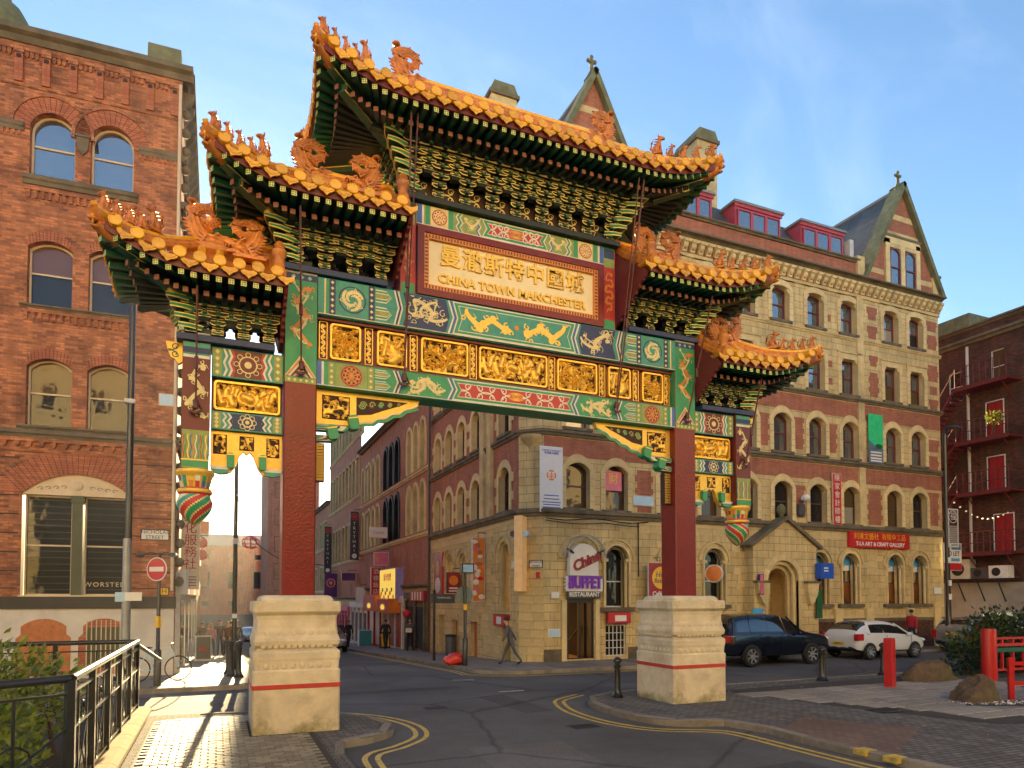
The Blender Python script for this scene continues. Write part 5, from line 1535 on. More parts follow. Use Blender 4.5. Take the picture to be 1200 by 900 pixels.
def wall(mb, x0, x1, z0, z1, ops, mat, y=0.0, rev=None):
    ops = [o for o in ops if o.x1 > x0 and o.x0 < x1 and o.z0 < z1 and o.zs + o.rise > z0]
    xs = sorted({x0, x1} | {v for o in ops for v in (o.x0, o.x1) if x0 < v < x1})
    zs = sorted({z0, z1} | {v for o in ops for v in (o.z0, o.zs + o.rise) if z0 < v < z1})
    for i in range(len(xs) - 1):
        j = 0
        while j < len(zs) - 1:
            cx = (xs[i] + xs[i + 1]) / 2
            hole = lambda jj: any(o.x0 < cx < o.x1 and o.z0 < (zs[jj] + zs[jj + 1]) / 2 < o.zs + o.rise for o in ops)
            if hole(j): j += 1; continue
            k = j
            while k + 1 < len(zs) - 1 and not hole(k + 1): k += 1
            mb.poly([(xs[i], y, zs[j]), (xs[i + 1], y, zs[j]), (xs[i + 1], y, zs[k + 1]), (xs[i], y, zs[k + 1])], mat)
            j = k + 1
    for o in ops:
        h = o.head(); zt = o.zs + o.rise
        if o.rise > 1e-4:
            for a, b in zip(h[:-1], h[1:]): mb.poly([(a[0], y, a[1]), (b[0], y, b[1]), (b[0], y, zt), (a[0], y, zt)], mat)
        m = o.rev or rev or mat
        path = [(o.x0, o.z0)] + h + [(o.x1, o.z0), (o.x0, o.z0)]
        for a, b in zip(path[:-1], path[1:]): mb.poly([(a[0], y, a[1]), (b[0], y, b[1]), (b[0], y + o.dep, b[1]), (a[0], y + o.dep, a[1])], m)
def surround(mb, o, w, y, mat, ext=0.0, top=None, legs=True, dep=.06):
    """projecting band round an opening"""
    h = o.head(); t = top or w
    xm = (o.x0 + o.x1) / 2; hw = (o.x1 - o.x0) / 2
    if o.rise > 1e-4:
        H2 = [(xm + (a - xm) * (hw + w) / hw, o.zs + (b - o.zs) * (o.rise + t) / o.rise) for a, b in h]
        if o.rise < hw * .6: H2 = arc(o.x0 - w, o.x1 + w, o.zs + .02, o.rise + t - .02)
    else: H2 = [(o.x0 - w, o.zs + t), (o.x1 + w, o.zs + t)]
    inner = ([(o.x0, o.z0)] if legs else []) + h + ([(o.x1, o.z0)] if legs else [])
    outer = ([(o.x0 - w, o.z0 - ext)] if legs else []) + H2 + ([(o.x1 + w, o.z0 - ext)] if legs else [])
    n = len(inner)
    vs = [(a, y - dep, b) for a, b in inner] + [(a, y - dep, b) for a, b in outer] + [(a, y + .02, b) for a, b in inner] + [(a, y + .02, b) for a, b in outer]
    fs = []
    for i in range(n - 1): fs += [(i, i + 1, n + i + 1, n + i), (n + i, n + i + 1, 3 * n + i + 1, 3 * n + i), (i, 2 * n + i, 2 * n + i + 1, i + 1)]
    fs += [(0, n, 3 * n, 2 * n), (n - 1, 3 * n - 1, 4 * n - 1, 2 * n - 1)]
    mb.add(vs, fs, mat)
def outline_solid(mb, outer, y0, y1, mat): mb.prism(outer, y0, y1, mat)
_winc = {}
def window(parent, M, o, frame='frame_maroon', glass='glass_dark', split=.5, fw=.055, mull=0, y=None, label=None, glass2=None, name='window'):
    """sash window as a part (its frame) with its panes as sub-parts"""
    y = (o.dep - .06) if y is None else y
    key = (round(o.x1 - o.x0, 3), round(o.zs - o.z0, 3), round(o.rise, 3), frame, split, fw, mull, o.kind)
    w, h, rise = o.x1 - o.x0, o.zs - o.z0, o.rise
    L = Op(0, w, 0, h, rise, kind=o.kind)
    if key not in _winc:
        mb = MB()
        hd = L.head(12); xm = w / 2
        inn = [(xm + (a - xm) * (w / 2 - fw) / (w / 2), (b - fw) if rise else b - fw) for a, b in hd]
        A = [(0, 0)] + hd + [(w, 0)]; B = [(fw, fw)] + inn + [(w - fw, fw)]
        n = len(A)
        vs = [(a, 0, b) for a, b in A] + [(a, 0, b) for a, b in B] + [(a, .07, b) for a, b in B]
        fs = [(i, i + 1, n + i + 1, n + i) for i in range(n - 1)] + [(n + i, n + i + 1, 2 * n + i + 1, 2 * n + i) for i in range(n - 1)] + [(0, n, 2 * n - 1, n - 1), (n, 2 * n, 3 * n - 1, 2 * n - 1)]
        mb.add(vs, fs, frame)
        H = h + rise
        if split: mb.box(fw, .012, H * split - fw * .45, w - fw, .06, H * split + fw * .45, frame)
        for k in range(mull): x = w * (k + 1) / (mull + 1); mb.box(x - fw * .4, .015, fw, x + fw * .4, .06, h - .01, frame)
        fm = mb.me('window', None)
        zm = H * split if split else 0
        p1 = MB(); p1.poly([(a, 0, b) for a, b in [(fw * .6, max(zm, fw * .5))] + [(xm + (a - xm) * .96, b - fw * .5) for a, b in hd] + [(w - fw * .6, max(zm, fw * .5))]], '__g__')
        p2 = MB(); p2.poly([(fw * .6, 0, fw * .5), (w - fw * .6, 0, fw * .5), (w - fw * .6, 0, zm), (fw * .6, 0, zm)], '__g__')
        _winc[key] = (fm, p1, p2, {})
    fm, p1, p2, pc = _winc[key]
    MM = M @ T(o.x0, y, o.z0)
    wo = inst(name, fm, parent, MM, label)
    for tag_, p, off, g in (('u', p1, .045, glass), ('l', p2, .055, glass2 or glass)):
        if tag_ == 'l' and not split: continue
        if (tag_, g) not in pc:
            q = MB(); q.v, q.f, q.m, q.ms = p.v, p.f, p.m, [g]
            pc[(tag_, g)] = q.me('pane')
        inst('pane', pc[(tag_, g)], wo, MM @ T(0, off, 0))
    return wo
BLK = {}
def block(parent, M, x0, x1, z0, z1, y, dep, mat, name='stone_block', jt=.006, b=.012):
    """one squared block of masonry, its own object sharing a unit mesh"""
    if mat not in BLK:
        q = MB(); q.cbox(0, 0, 0, 1, 1, 1, mat, .03); BLK[mat] = q.me('stone_block')
    inst(name, BLK[mat], parent, M @ T(x0 + jt, y, z0 + jt, s=(x1 - x0 - 2 * jt, dep, z1 - z0 - 2 * jt)))
def voussoirs(parent, M, o, w, y, dep, mat, n, name='voussoir', gap=.03):
    h = o.head(n * 2); xm = (o.x0 + o.x1) / 2; hw = (o.x1 - o.x0) / 2
    H2 = [(xm + (a - xm) * (hw + w) / hw, o.zs + (b - o.zs) * (o.rise + w) / o.rise) for a, b in h]
    for i in range(n):
        a, m_, b = h[2 * i], h[2 * i + 1], h[2 * i + 2]; c, m2, d = H2[2 * i + 2], H2[2 * i + 1], H2[2 * i]
        P = [a, m_, b, c, m2, d]; cx = sum(p[0] for p in P) / 6; cz = sum(p[1] for p in P) / 6
        P = [(cx + (p[0] - cx) * (1 - gap), cz + (p[1] - cz) * (1 - gap)) for p in P]
        q = MB(); q.prism(P, y - dep, y + .05, mat); q.obj(name, parent, M)
def course(mb, x0, x1, z0, z1, pr, mat, y=0.0, drip=.4):
    """moulded string course projecting pr"""
    h = z1 - z0
    mb.prism([(y + .02, z0), (y - pr * drip, z0), (y - pr * .6, z0 + h * .35), (y - pr, z0 + h * .5), (y - pr, z0 + h * .85), (y - pr * .55, z1), (y + .02, z1)], x0, x1, mat, 'x')
def toothed(mb, x0, x1, z0, z1, y, mat, n=5, t=.09):
    """brick panel with stepped sides, set between quoined stones"""
    L, Rr = [], []
    for i in range(n):
        a, b = lerp(z0, z1, i / n), lerp(z0, z1, (i + 1) / n); d = t if i % 2 else 0
        L += [(x0 - d, a), (x0 - d, b)]; Rr += [(x1 + d, a), (x1 + d, b)]
    P = Rr + L[::-1]
    P = [p for i, p in enumerate(P) if p != P[i - 1]]
    mb.prism(P, y - .012, y + .01, mat, back=False)

# ------------------------------------------------------------ corner building (sandstone and pink brick)
F1 = T(0, 22.3, 0)
cb = thing('corner_building', 'four storey sandstone and pink brick warehouse on the street corner with pointed gables', 'building', T(20, 26, 0))
XA, XB = 10.9, 32.7
LX = [11.82, 13.5, 16.0, 18.0, 19.95, 21.9, 23.95, 26.0, 28.8, 30.55]
ROWS = [(5.72, 7.14, .30, .3), (8.74, 10.1, .32, .3), (11.68, 13.3, 0, .3), (14.5, 15.9, .12, .3)]
ops = []; opr = []
for r, (z0, zs, rise, dep) in enumerate(ROWS):
    for x in LX:
        o = Op(x, x + 1.0, z0, zs, rise, dep); ops.append(o); opr.append(r)
gops = [Op(11.83, 12.98, .12, 2.36, 0, .5, rev='black_paint'), Op(13.45, 14.5, 2.02, 3.85, .52, .4), Op(13.5, 14.4, .18, 1.35, 0, .3), Op(16.1, 17.15, 2.02, 3.85, .52, .4), Op(18.1, 19.15, 2.1, 3.88, .52, .4)]
shop = [Op(23.9, 24.95, 2.1, 3.88, .52, .4), Op(25.8, 26.85, 2.1, 3.88, .52, .4), Op(28.7, 29.75, 2.1, 3.88, .52, .4), Op(30.4, 31.45, 2.1, 3.88, .52, .4)]
door = Op(20.95, 22.75, .15, 3.25, .9, 1.2)
mb = MB()
wall(mb, XA, XB, -.1, 5.4, gops + shop + [door], 'ashlar', rev='sandstone')
wall(mb, XA, XB, 5.4, 8.4, ops, 'ashlar', rev='sandstone_clean')
wall(mb, XA, XB, 8.4, 11.4, ops, 'ashlar', rev='sandstone_clean')
wall(mb, XA, XB, 11.4, 16.3, ops, 'ashlar', rev='sandstone_clean')
wall(mb, XA, XB, 16.3, 18.0, [], 'brick_pink')
mb.poly([(XB, 0, -.1), (XB, 14, -.1), (XB, 14, 18.0), (XB, 0, 18.0)], 'brick_pink')
wl_ = mb.obj('wall', cb, F1)
# brick bands and quoined brick panels
mb = MB()
for x0, x1 in ((XA + .02, 27.0), (27.4, 32.68)):
    mb.box(x0, -.012, 7.62, x1, .01, 8.32, 'brick_pink'); mb.box(x0, -.012, 10.6, x1, .01, 11.32, 'brick_pink')
for x0, x1, z0, z1, n in ((27.62, 28.42, 5.75, 7.4, 7), (31.75, 32.4, 5.9, 7.5, 6), (14.95, 15.6, 5.7, 7.35, 7), (17.2, 17.75, 5.75, 7.35, 6), (31.75, 32.45, 8.6, 9.3, 3), (31.8, 32.5, 9.5, 10.1, 2),
                          (23.15, 23.62, 5.9, 7.3, 6), (25.2, 25.65, 5.9, 7.3, 6), (23.15, 23.6, 8.9, 10.3, 6), (25.2, 25.6, 8.9, 10.2, 6), (21.15, 21.6, 8.9, 10.3, 6), (27.6, 28.4, 8.7, 8.9, 1),
                          (27.85, 28.35, 11.75, 12.9, 5), (27.9, 28.3, 13.2, 13.7, 2), (32.0, 32.5, 11.6, 12.1, 2), (32.0, 32.5, 12.35, 12.75, 1), (31.9, 32.55, 13.0, 13.8, 3), (27.8, 28.3, 14.5, 15.1, 2), (27.8, 28.3, 15.4, 16.0, 2), (31.9, 32.5, 14.6, 15.3, 3), (31.9, 32.5, 15.5, 16.0, 2),
                          (25.2, 25.45, 12.0, 12.3, 1), (25.2, 25.45, 12.8, 13.1, 1), (25.15, 25.4, 14.9, 15.2, 1), (23.1, 23.4, 12.2, 12.5, 1), (14.9, 15.6, 8.9, 10.2, 5), (14.9, 15.6, 11.8, 13.2, 5)):
    toothed(mb, x0, x1, z0, z1, 0, 'brick_pink', n)
mb.obj('brick_panels', wl_, F1)
# string courses
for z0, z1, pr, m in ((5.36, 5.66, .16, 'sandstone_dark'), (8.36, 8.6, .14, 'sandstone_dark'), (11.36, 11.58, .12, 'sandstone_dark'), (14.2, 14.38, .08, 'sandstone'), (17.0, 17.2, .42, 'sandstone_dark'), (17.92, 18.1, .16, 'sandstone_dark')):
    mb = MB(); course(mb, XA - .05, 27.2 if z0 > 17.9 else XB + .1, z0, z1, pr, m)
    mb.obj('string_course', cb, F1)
mb = MB(); mb.box(XA, -.06, 16.28, XB + .05, .02, 16.42, 'sandstone'); mb.box(XA, -.16, 16.86, XB + .08, .02, 17.0, 'sandstone')
cor = mb.obj('cornice', cb, F1)
q = MB(); q.prism([(.0, 0), (-.1, .02), (-.12, .12), (-.2, .2), (-.24, .32), (-.3, .36), (-.3, .46), (0, .46)], -.11, .11, 'sandstone_clean', 'x'); q.box(-.05, -.14, .1, .05, -.1, .2, 'sandstone_dark'); cbm = q.me('corbel')
for i in range(54): inst('corbel', cbm, cor, F1 @ T(XA + .25 + i * .405, -.02, 16.42))
# pilasters
for x0, x1 in ((26.98, 27.36),):
    for z0, z1 in ((5.66, 8.36), (8.6, 11.36), (11.58, 16.28)):
        mb = MB(); mb.box(x0, -.09, z0, x1, .01, z1, 'sandstone'); mb.obj('pilaster', cb, F1)
# windows with their stone surrounds
smesh = {}
for o, r in zip(ops, opr):
    if r not in smesh:
        q = MB(); L = Op(0, 1.0, 0, o.zs - o.z0, o.rise, o.dep)
        surround(q, L, .21, 0, 'sandstone_clean', 0, .30 if r < 2 else .26, True, .05)
        if r < 2: surround(q, Op(-.02, 1.02, L.zs - .02, L.zs - .02, L.rise, .3), .07, -.045, 'sandstone', 0, .07, False, .03)
        else:
            q.box(-.26, -.09, L.zs + L.rise + .26, 1.26, .02, L.zs + L.rise + .34, 'sandstone')
            for s in (0, 1): q.prism([(s, L.zs), (s + (.16 if s == 0 else -.16), L.zs), (s, L.zs - .2)], -.03, .12, 'sandstone_clean')
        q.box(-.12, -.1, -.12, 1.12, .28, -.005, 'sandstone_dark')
        for k in range(1, 5):
            zz = (o.zs - o.z0) * k / 5
            for s in (-.213, 1.003): q.box(s, -.052, zz - .006, s + .21, -.045, zz + .006, 'stone_joint')
        smesh[r] = q.me('window_surround')
    inst('window_surround', smesh[r], cb, F1 @ T(o.x0, 0, o.z0))
    lowleft = r == 0 and o.x0 < 15
    g = 'glass_sky' if r > 0 else ('glass_warm' if lowleft or (o.x0 * 3) % 2 < 1 else 'glass_dark')
    window(cb, F1, o, 'frame_maroon' if r else 'frame_brown', g, .5, .06, glass2=rnd.choice([None, None, None, None, 'glass_pale', 'glass_warm', 'glass_dark']))
# red poster in a first-floor window
q = MB(); q.box(13.62, .16, 6.5, 14.35, .19, 7.25, 'sign_pink'); po = q.obj('poster', cb, F1); text('財', .46, 'sign_yellow', F1 @ T(13.98, .155, 6.93) @ FACE, po)
# ground floor: arches, piers, blocks
for o in gops[1:2] + gops[3:] + shop:
    voussoirs(cb, F1, o, .2, 0, .05, 'sandstone', 13)
    q = MB(); surround(q, o, .07, .0, 'sandstone_clean', 0, .07, True, .1); surround(q, Op(o.x0 + .14, o.x1 - .14, o.z0, o.zs, o.rise - .14), .08, .14, 'sandstone_dark', 0, .08, True, .06); q.obj('arch_order', cb, F1)  # recessed ring coloured dark as a shadow line inside the arch
    q = MB(); O2 = Op(o.x0 - .2, o.x1 + .2, o.zs, o.zs, o.rise + .2); surround(q, O2, .075, -.0, 'sandstone', 0, .075, False, .1); q.obj('hood_mould', cb, F1)
    q = MB()
    for s, d in ((o.x0, 1), (o.x1, -1)):
        q.box(min(s, s + d * .13), .1, o.z0, max(s, s + d * .13), .3, o.zs, 'sandstone')
        q.lathe([(.06, 0), (.06, o.zs - o.z0)], 8, 'sandstone_clean', (s + d * .06, .06, o.z0)); q.box(s - .14, -.08, o.zs - .1, s + .14, .1, o.zs + .02, 'sandstone')
    q.box(o.x0 - .25, -.14, o.z0 - .16, o.x1 + .25, .3, o.z0, 'sandstone_dark'); q.obj('arch_shafts', cb, F1, 40)
a = Op(11.78, 13.02, 3.85, 3.85, .62, .3); voussoirs(cb, F1, a, .2, 0, .05, 'sandstone', 13); q = MB(); surround(q, Op(11.58, 13.22, 3.85, 3.85, .82), .075, 0, 'sandstone', 0, .075, False, .1); q.obj('hood_mould', cb, F1)
rb = random.Random(5)
def ashlar_blocks(parent, M, x0, x1, z0, z1, ops_, y=0.0, ch=.31, mat='sandstone', lim=999, arch=.36):
    n = 0; z = z0; k = 0
    while z < z1 - .05:
        zt = min(z + ch, z1); x = x0 - (rb.random() * .3)
        while x < x1:
            w = .5 + .35 * rb.random(); a_, b_ = max(x, x0), min(x + w, x1)
            hit = any(a_ < o.x1 + (arch if o.rise > .2 else .14) and b_ > o.x0 - (arch if o.rise > .2 else .14) and z < o.zs + o.rise + (arch if o.rise > .2 else .1) and zt > o.z0 - .2 for o in ops_)
            if not hit and b_ - a_ > .14 and n < lim: block(parent, M, a_, b_, z, zt, y - .014 - .008 * rb.random(), .04, mat); n += 1
            x += w
        z = zt; k += 1
ashlar_blocks(wl_, F1, XA + .02, 20.0, .55, 5.34, gops + [Op(11.6, 13.2, .1, 4.3, .4)], lim=170)
ashlar_blocks(wl_, F1, 24.0, XB - .02, 1.3, 5.34, shop, lim=125)
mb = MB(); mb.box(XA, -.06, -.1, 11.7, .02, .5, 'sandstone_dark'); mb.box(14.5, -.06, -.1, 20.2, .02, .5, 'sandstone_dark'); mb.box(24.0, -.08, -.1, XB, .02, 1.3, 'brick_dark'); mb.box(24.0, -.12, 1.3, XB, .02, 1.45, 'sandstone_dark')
for x in (23.75, 25.25, 27.2, 29.95, 31.8): mb.box(x, -.16, -.1, x + .45, 0, 1.9, 'sandstone')
mb.obj('plinth', cb, F1)
# shop windows: clear glass, lit display behind
blue = ('sign_sky', )
for i, o in enumerate(shop):
    w_ = window(cb, F1, o, 'frame_brown', 'glass_clear', .42, .06, y=.34)
    q = MB(); q.box(o.x0, 1.1, o.z0 - .1, o.x1, 1.14, o.zs + o.rise, 'room_dark'); q.box(o.x0, .45, o.z0 - .1, o.x1, 1.1, o.z0, 'timber'); q.box(o.x0 - .02, .42, o.z0, o.x0, 1.1, 4.4, 'timber'); q.box(o.x1, .42, o.z0, o.x1 + .02, 1.1, 4.4, 'timber')
    hd = arc(o.x0 + .05, o.x1 - .05, o.zs, o.rise - .06); q.poly([(a, .335, b) for a, b in [(o.x0 + .05, 3.62)] + hd + [(o.x1 - .05, 3.62)]], 'sign_sky')
    q.box(o.x0 + .1, .325, 3.62, o.x1 - .2, .332, 3.86, 'sign_white'); q.box(o.x0 + .05, .5, 3.5, o.x1 - .1, .6, 3.58, 'warm_interior')
    q.box(o.x0 + .15, 1.0, 2.6, o.x1 - .15, 1.09, 3.45, 'warm_interior')
    di = q.obj('shop_display', cb, F1)
    rr = random.Random(i)
    for k in range(7):
        q = MB(); s = .08 + .1 * rr.random(); m = rr.choice(['sign_red', 'sign_white', 'sign_teal', 'gold_paint', 'sign_pink', 'sign_black'])
        q.lathe([(s * .5, 0), (s, s * .4), (s * .8, s * 1.2), (s * .3, s * 1.7), (s * .4, s * 2.0)], 10, m, (o.x0 + .15 + .12 * k, .62 + .25 * rr.random(), o.z0)); q.obj('display_vase', di, F1, 50)
    q = MB(); q.box(o.x0 + .3, .9, 2.75, o.x0 + .75, .95, 3.3, rr.choice(['sign_red', 'sign_orange', 'timber'])); q.obj('picture', di, F1)
for o, g in ((gops[1], 'glass_dark'), (gops[3], 'glass_dark'), (gops[4], 'glass_dark')): window(cb, F1, o, 'frame_white', g, .42, .05, y=.3)
# barred low window
q = MB(); o = gops[2]; q.box(o.x0, .2, o.z0, o.x1, .22, o.zs, 'glass_dark')
for i in range(6): x = lerp(o.x0 + .02, o.x1 - .02, i / 5); q.box(x - .014, .06, o.z0, x + .014, .085, o.zs, 'frame_white')
for i in range(5): z = lerp(o.z0 + .02, o.zs - .02, i / 4); q.box(o.x0, .085, z - .014, o.x1, .1, z + .014, 'frame_white')
q.obj('barred_window', cb, F1)
# entrance porch with gable
pm = F1 @ T(0, -.5, 0)
mb = MB(); dO = Op(21.0, 22.7, .15, 3.1, .85, .5)
P = [(20.25, .1), (20.25, 4.45), (20.05, 4.5), (22.0, 5.72), (23.95, 4.5), (23.75, 4.45), (23.75, .1), (22.7, .1)]
hd = dO.head(14)
mb.prism(P + [(22.7, 3.1)] + hd[::-1][1:-1] + [(21.0, 3.1), (21.0, .1)], 0, .5, 'ashlar')
po_ = mb.obj('porch', cb, pm)
for k in range(3):
    O = Op(21.0 - .0 + .16 * k, 22.7 - .16 * k, .15, 3.1, .85 - .16 * k, .3); q = MB(); surround(q, O, .15, .1 + .16 * k, 'sandstone' if k != 1 else 'sandstone_clean', 0, .15, True, .12); q.obj('arch_order', po_, pm)
voussoirs(po_, pm, dO, .24, 0, .04, 'sandstone_clean', 13)
for s in (-1, 1):
    q = MB(); q.xbox(T(22.0 + s * .99, .2, 5.13, ry=s * R(32)), 2.34, .72, .14, 'sandstone_dark'); q.obj('coping', po_, pm)
    q = MB(); q.prism([(22 + s * 1.05, 2.6), (22 + s * 1.05, 3.0), (22 + s * 1.7, 3.0), (22 + s * 1.6, 2.5), (22 + s * 1.35, 2.1), (22 + s * 1.2, 2.1)], -.2, .05, 'sandstone'); q.box(22 + s * 1.375 - .38, -.24, 3.0, 22 + s * 1.375 + .38, .05, 3.08, 'sandstone_dark'); q.obj('corbel_bracket', po_, pm)
q = MB(); q.lathe([(.1, 0), (.1, .25), (.16, .3), (.2, .42), (.18, .58), (.1, .66), (.02, .72)], 10, 'copper_moss', (22, .2, 5.66)); q.obj('finial', po_, pm, 50)
q = MB(); q.box(20.9, 1.18, 0, 22.8, 1.22, 4.2, 'warm_interior'); q.box(21.05, 1.1, .15, 21.62, 1.16, 2.5, 'timber'); q.box(21.62, 1.08, .15, 21.78, 1.2, 2.6, 'frame_white'); q.box(20.98, 1.08, 2.5, 22.75, 1.2, 2.62, 'frame_white'); q.box(21.78, 1.0, .15, 22.7, 1.1, 4.1, 'ashlar'); q.obj('doorway', po_, F1)
# gables and roofs
def gable(xc, hw, za, apex, mat_w):
    M = F1
    mb = MB(); mb.prism([(xc - hw, za), (xc + hw, za), (xc, apex)], -.014, .4, 'brick_pink')
    g = mb.obj('gable', cb, M)
    for z0, z1 in ((za + 2.25, za + 2.75), (za + 3.35, za + 3.62), (za + .5, za + .75)):
        f = lambda z: hw * (1 - (z - za) / (apex - za)) - .02
        if f(z1) > .05:
            if z0 < za + 1:
                for s in (-1, 1):
                    q = MB(); q.prism([(xc + s * f(z0), z0), (xc + s * max(1.25, f(z0) - 1.1), z0), (xc + s * max(1.25, f(z0) - 1.1), z1), (xc + s * f(z1), z1)], -.03, .02, 'sandstone'); q.obj('stone_band', g, M)
            else: q = MB(); q.prism([(xc - f(z0), z0), (xc + f(z0), z0), (xc + f(z1), z1), (xc - f(z1), z1)], -.03, .02, 'sandstone'); q.obj('stone_band', g, M)
    for s in (-1, 1):
        L = math.hypot(hw + .1, apex - za); a = math.atan2(apex - za, hw + .1)
        q = MB(); q.xbox(T(xc + s * (hw + .06) / 2, .1, (za + apex) / 2 + .08, ry=s * a), L + .15, .75, .2, 'copper_moss'); q.obj('coping', g, M)
    q = MB(); q.lathe([(.2, 0), (.16, .2), (.08, .35), (.06, .6), (.1, .64), (.05, .68), (.045, .85), (.08, .9), (.05, .98), (.01, 1.0)], 8, 'copper_moss', (xc, .1, apex - .1)); q.box(xc - .2, .05, apex + .6, xc + .2, .15, apex + .7, 'copper_moss'); q.obj('finial', g, M, 50)
    # stone frame with a pair of windows
    q = MB(); q.box(xc - 1.2, -.11, za + .1, xc - .92, .05, za + 2.3, 'sandstone_clean'); q.box(xc + .92, -.11, za + .1, xc + 1.2, .05, za + 2.3, 'sandstone_clean'); q.box(xc - 1.2, -.11, za + 2.1, xc + 1.2, .05, za + 2.42, 'sandstone_clean'); q.box(xc - .14, -.1, za + .1, xc + .14, .05, za + 2.1, 'sandstone_clean'); q.box(xc - 1.3, -.14, za + 2.42, xc + 1.3, .05, za + 2.54, 'sandstone_dark'); q.box(xc - .92, -.095, za + 1.92, xc + .92, .05, za + 2.1, 'sandstone'); q.obj('window_surround', g, M)
    for s in (-1, 1): window(g, M, Op(xc + s * .53 - .36, xc + s * .53 + .36, za + .12, za + 1.72, .2, .0), 'frame_maroon', 'glass_sky', .48, .06, y=-.085)
    # steep slate roof running back
    q = MB()
    for s in (-1, 1): q.poly([(xc, .2, apex - .05), (xc + s * (hw - .05), .2, za - .05), (xc + s * (hw - .05), 9, za - .05), (xc, 9, apex - .05)], 'slate')
    q.tube([(xc, .3, apex - .02), (xc, 9, apex - .02)], .1, 'lead_roof', 6); q.obj('gable_roof', g, M)
    # dark slating battens: courses seen as fine steps
    return g
gable(30.15, 2.62, 17.2, 22.25, None)
gable(13.05, 2.3, 17.6, 22.5, None)
mb = MB(); mb.box(32.25, -.1, 17.2, 32.75, .3, 18.2, 'sandstone'); mb.box(32.2, -.16, 18.2, 32.8, .36, 18.32, 'copper_moss'); mb.box(27.05, -.12, 17.2, 27.5, .3, 18.25, 'sandstone'); mb.obj('parapet_pier', cb, F1)
mb = MB(); mb.poly([(15.0, .35, 18.0), (27.6, .35, 18.0), (27.6, 1.5, 19.75), (15.0, 1.5, 19.75)], 'slate'); mb.poly([(15.0, 1.5, 19.75), (27.6, 1.5, 19.75), (27.6, 9, 20.6), (15.0, 9, 20.6)], 'lead_roof'); mb.obj('mansard_roof', cb, F1)
for x0, x1 in ((16.9, 19.15), (20.4, 22.98), (24.2, 26.85)):
    mb = MB(); mb.box(x0, .5, 17.95, x1, 2.6, 19.5, 'frame_pink')
    mb.box(x0 - .12, .36, 19.5, x1 + .12, 2.7, 19.6, 'lead_roof'); mb.box(x0 - .06, .44, 19.36, x1 + .06, .5, 19.5, 'frame_pink')
    d = mb.obj('dormer', cb, F1)
    for k in range(3):
        w = (x1 - x0 - .16) / 3; window(d, F1, Op(x0 + .08 + k * w, x0 + .08 + (k + 1) * w, 18.2, 19.28, 0, .3), 'frame_pink', 'glass_sky', 0, .07, y=.42, name='dormer_light')
def chimney(cx, cy, zt, parent=cb, w=.55, z0=18.5):
    mb = MB(); mb.box(cx - w, cy - .8, z0, cx + w, cy + .8, zt - .55, 'sandstone'); mb.box(cx - w - .1, cy - .9, zt - .55, cx + w + .1, cy + .9, zt - .4, 'sandstone_dark'); mb.prism([(cx - w - .05, zt - .4), (cx + w + .05, zt - .4), (cx + w - .12, zt), (cx - w + .12, zt)], cy - .85, cy + .85, 'copper_moss'); return mb.obj('chimney', parent)
chimney(10.3, 25.4, 23.0); chimney(19.75, 24.6, 23.2)
q = MB(); q.box(27.05, .3, 18.0, 27.3, .6, 19.2, 'light_grey'); q.obj('vent_pipe', cb, F1)

# chamfered corner
CW = math.hypot(.7, .65)
FC = T(10.2, 22.95, 0, rz=math.atan2(-.65, .7))
mb = MB(); wall(mb, 0, CW, -.1, 18, [], 'ashlar'); chw = mb.obj('corner_wall', cb, FC)
ashlar_blocks(chw, FC, 0, CW, .3, 5.3, [], lim=60)
for z0, z1, pr in ((5.36, 5.66, .16), (8.36, 8.6, .14), (11.36, 11.58, .12), (14.2, 14.38, .08), (17.0, 17.2, .42), (17.92, 18.1, .16)):
    mb = MB(); course(mb, -.06, CW + .06, z0, z1, pr, 'sandstone_dark'); mb.obj('string_course', cb, FC)
q = MB(); q.lathe([(.02, -.5), (.12, -.45), (.16, -.3), (.28, -.15), (.42, -.02), (.45, .1)], 12, 'sandstone', (CW / 2, .1, 8.25)); q.obj('corner_corbel', cb, FC, 40)

# side facade along the street (faces -X); local x runs towards the camera
F2 = T(10.2, 34.2, 0, rz=R(-90))        # local x = 34.2 - Y
SX = [.72, 2.5, 4.3, 6.2, 9.35]
so = []
for r, (z0, zs, rise, dep) in enumerate(ROWS):
    for k, x in enumerate(SX):
        so.append((Op(x, x + (1.0 if k < 4 else 1.05), z0, zs, rise, dep), r))
sg = [Op(.75, 1.75, 2.2, 3.9, .5, .4), Op(2.6, 3.7, 2.2, 3.9, .55, .4), Op(4.6, 5.6, 2.2, 3.9, .5, .4), Op(9.35, 10.45, 1.9, 4.0, .55, .55)]
sd = [Op(1.5, 2.3, -.3, 1.55, 0, .4), Op(3.55, 4.3, -.3, 1.35, 0, .2), Op(6.1, 6.9, -.3, 1.35, 0, .2), Op(9.7, 10.5, -.2, 1.3, 0, .4)]
mb = MB(); SL = 11.25
wall(mb, 0, SL, -.7, 5.4, sg + sd, 'ashlar', rev='sandstone')
wall(mb, 0, SL, 5.4, 17.9, [o for o, r in so], 'brick_pink', rev='sandstone_clean'); sw = mb.obj('wall', cb, F2)
ashlar_blocks(sw, F2, .02, SL - .02, .2, 5.3, sg + sd, lim=200)
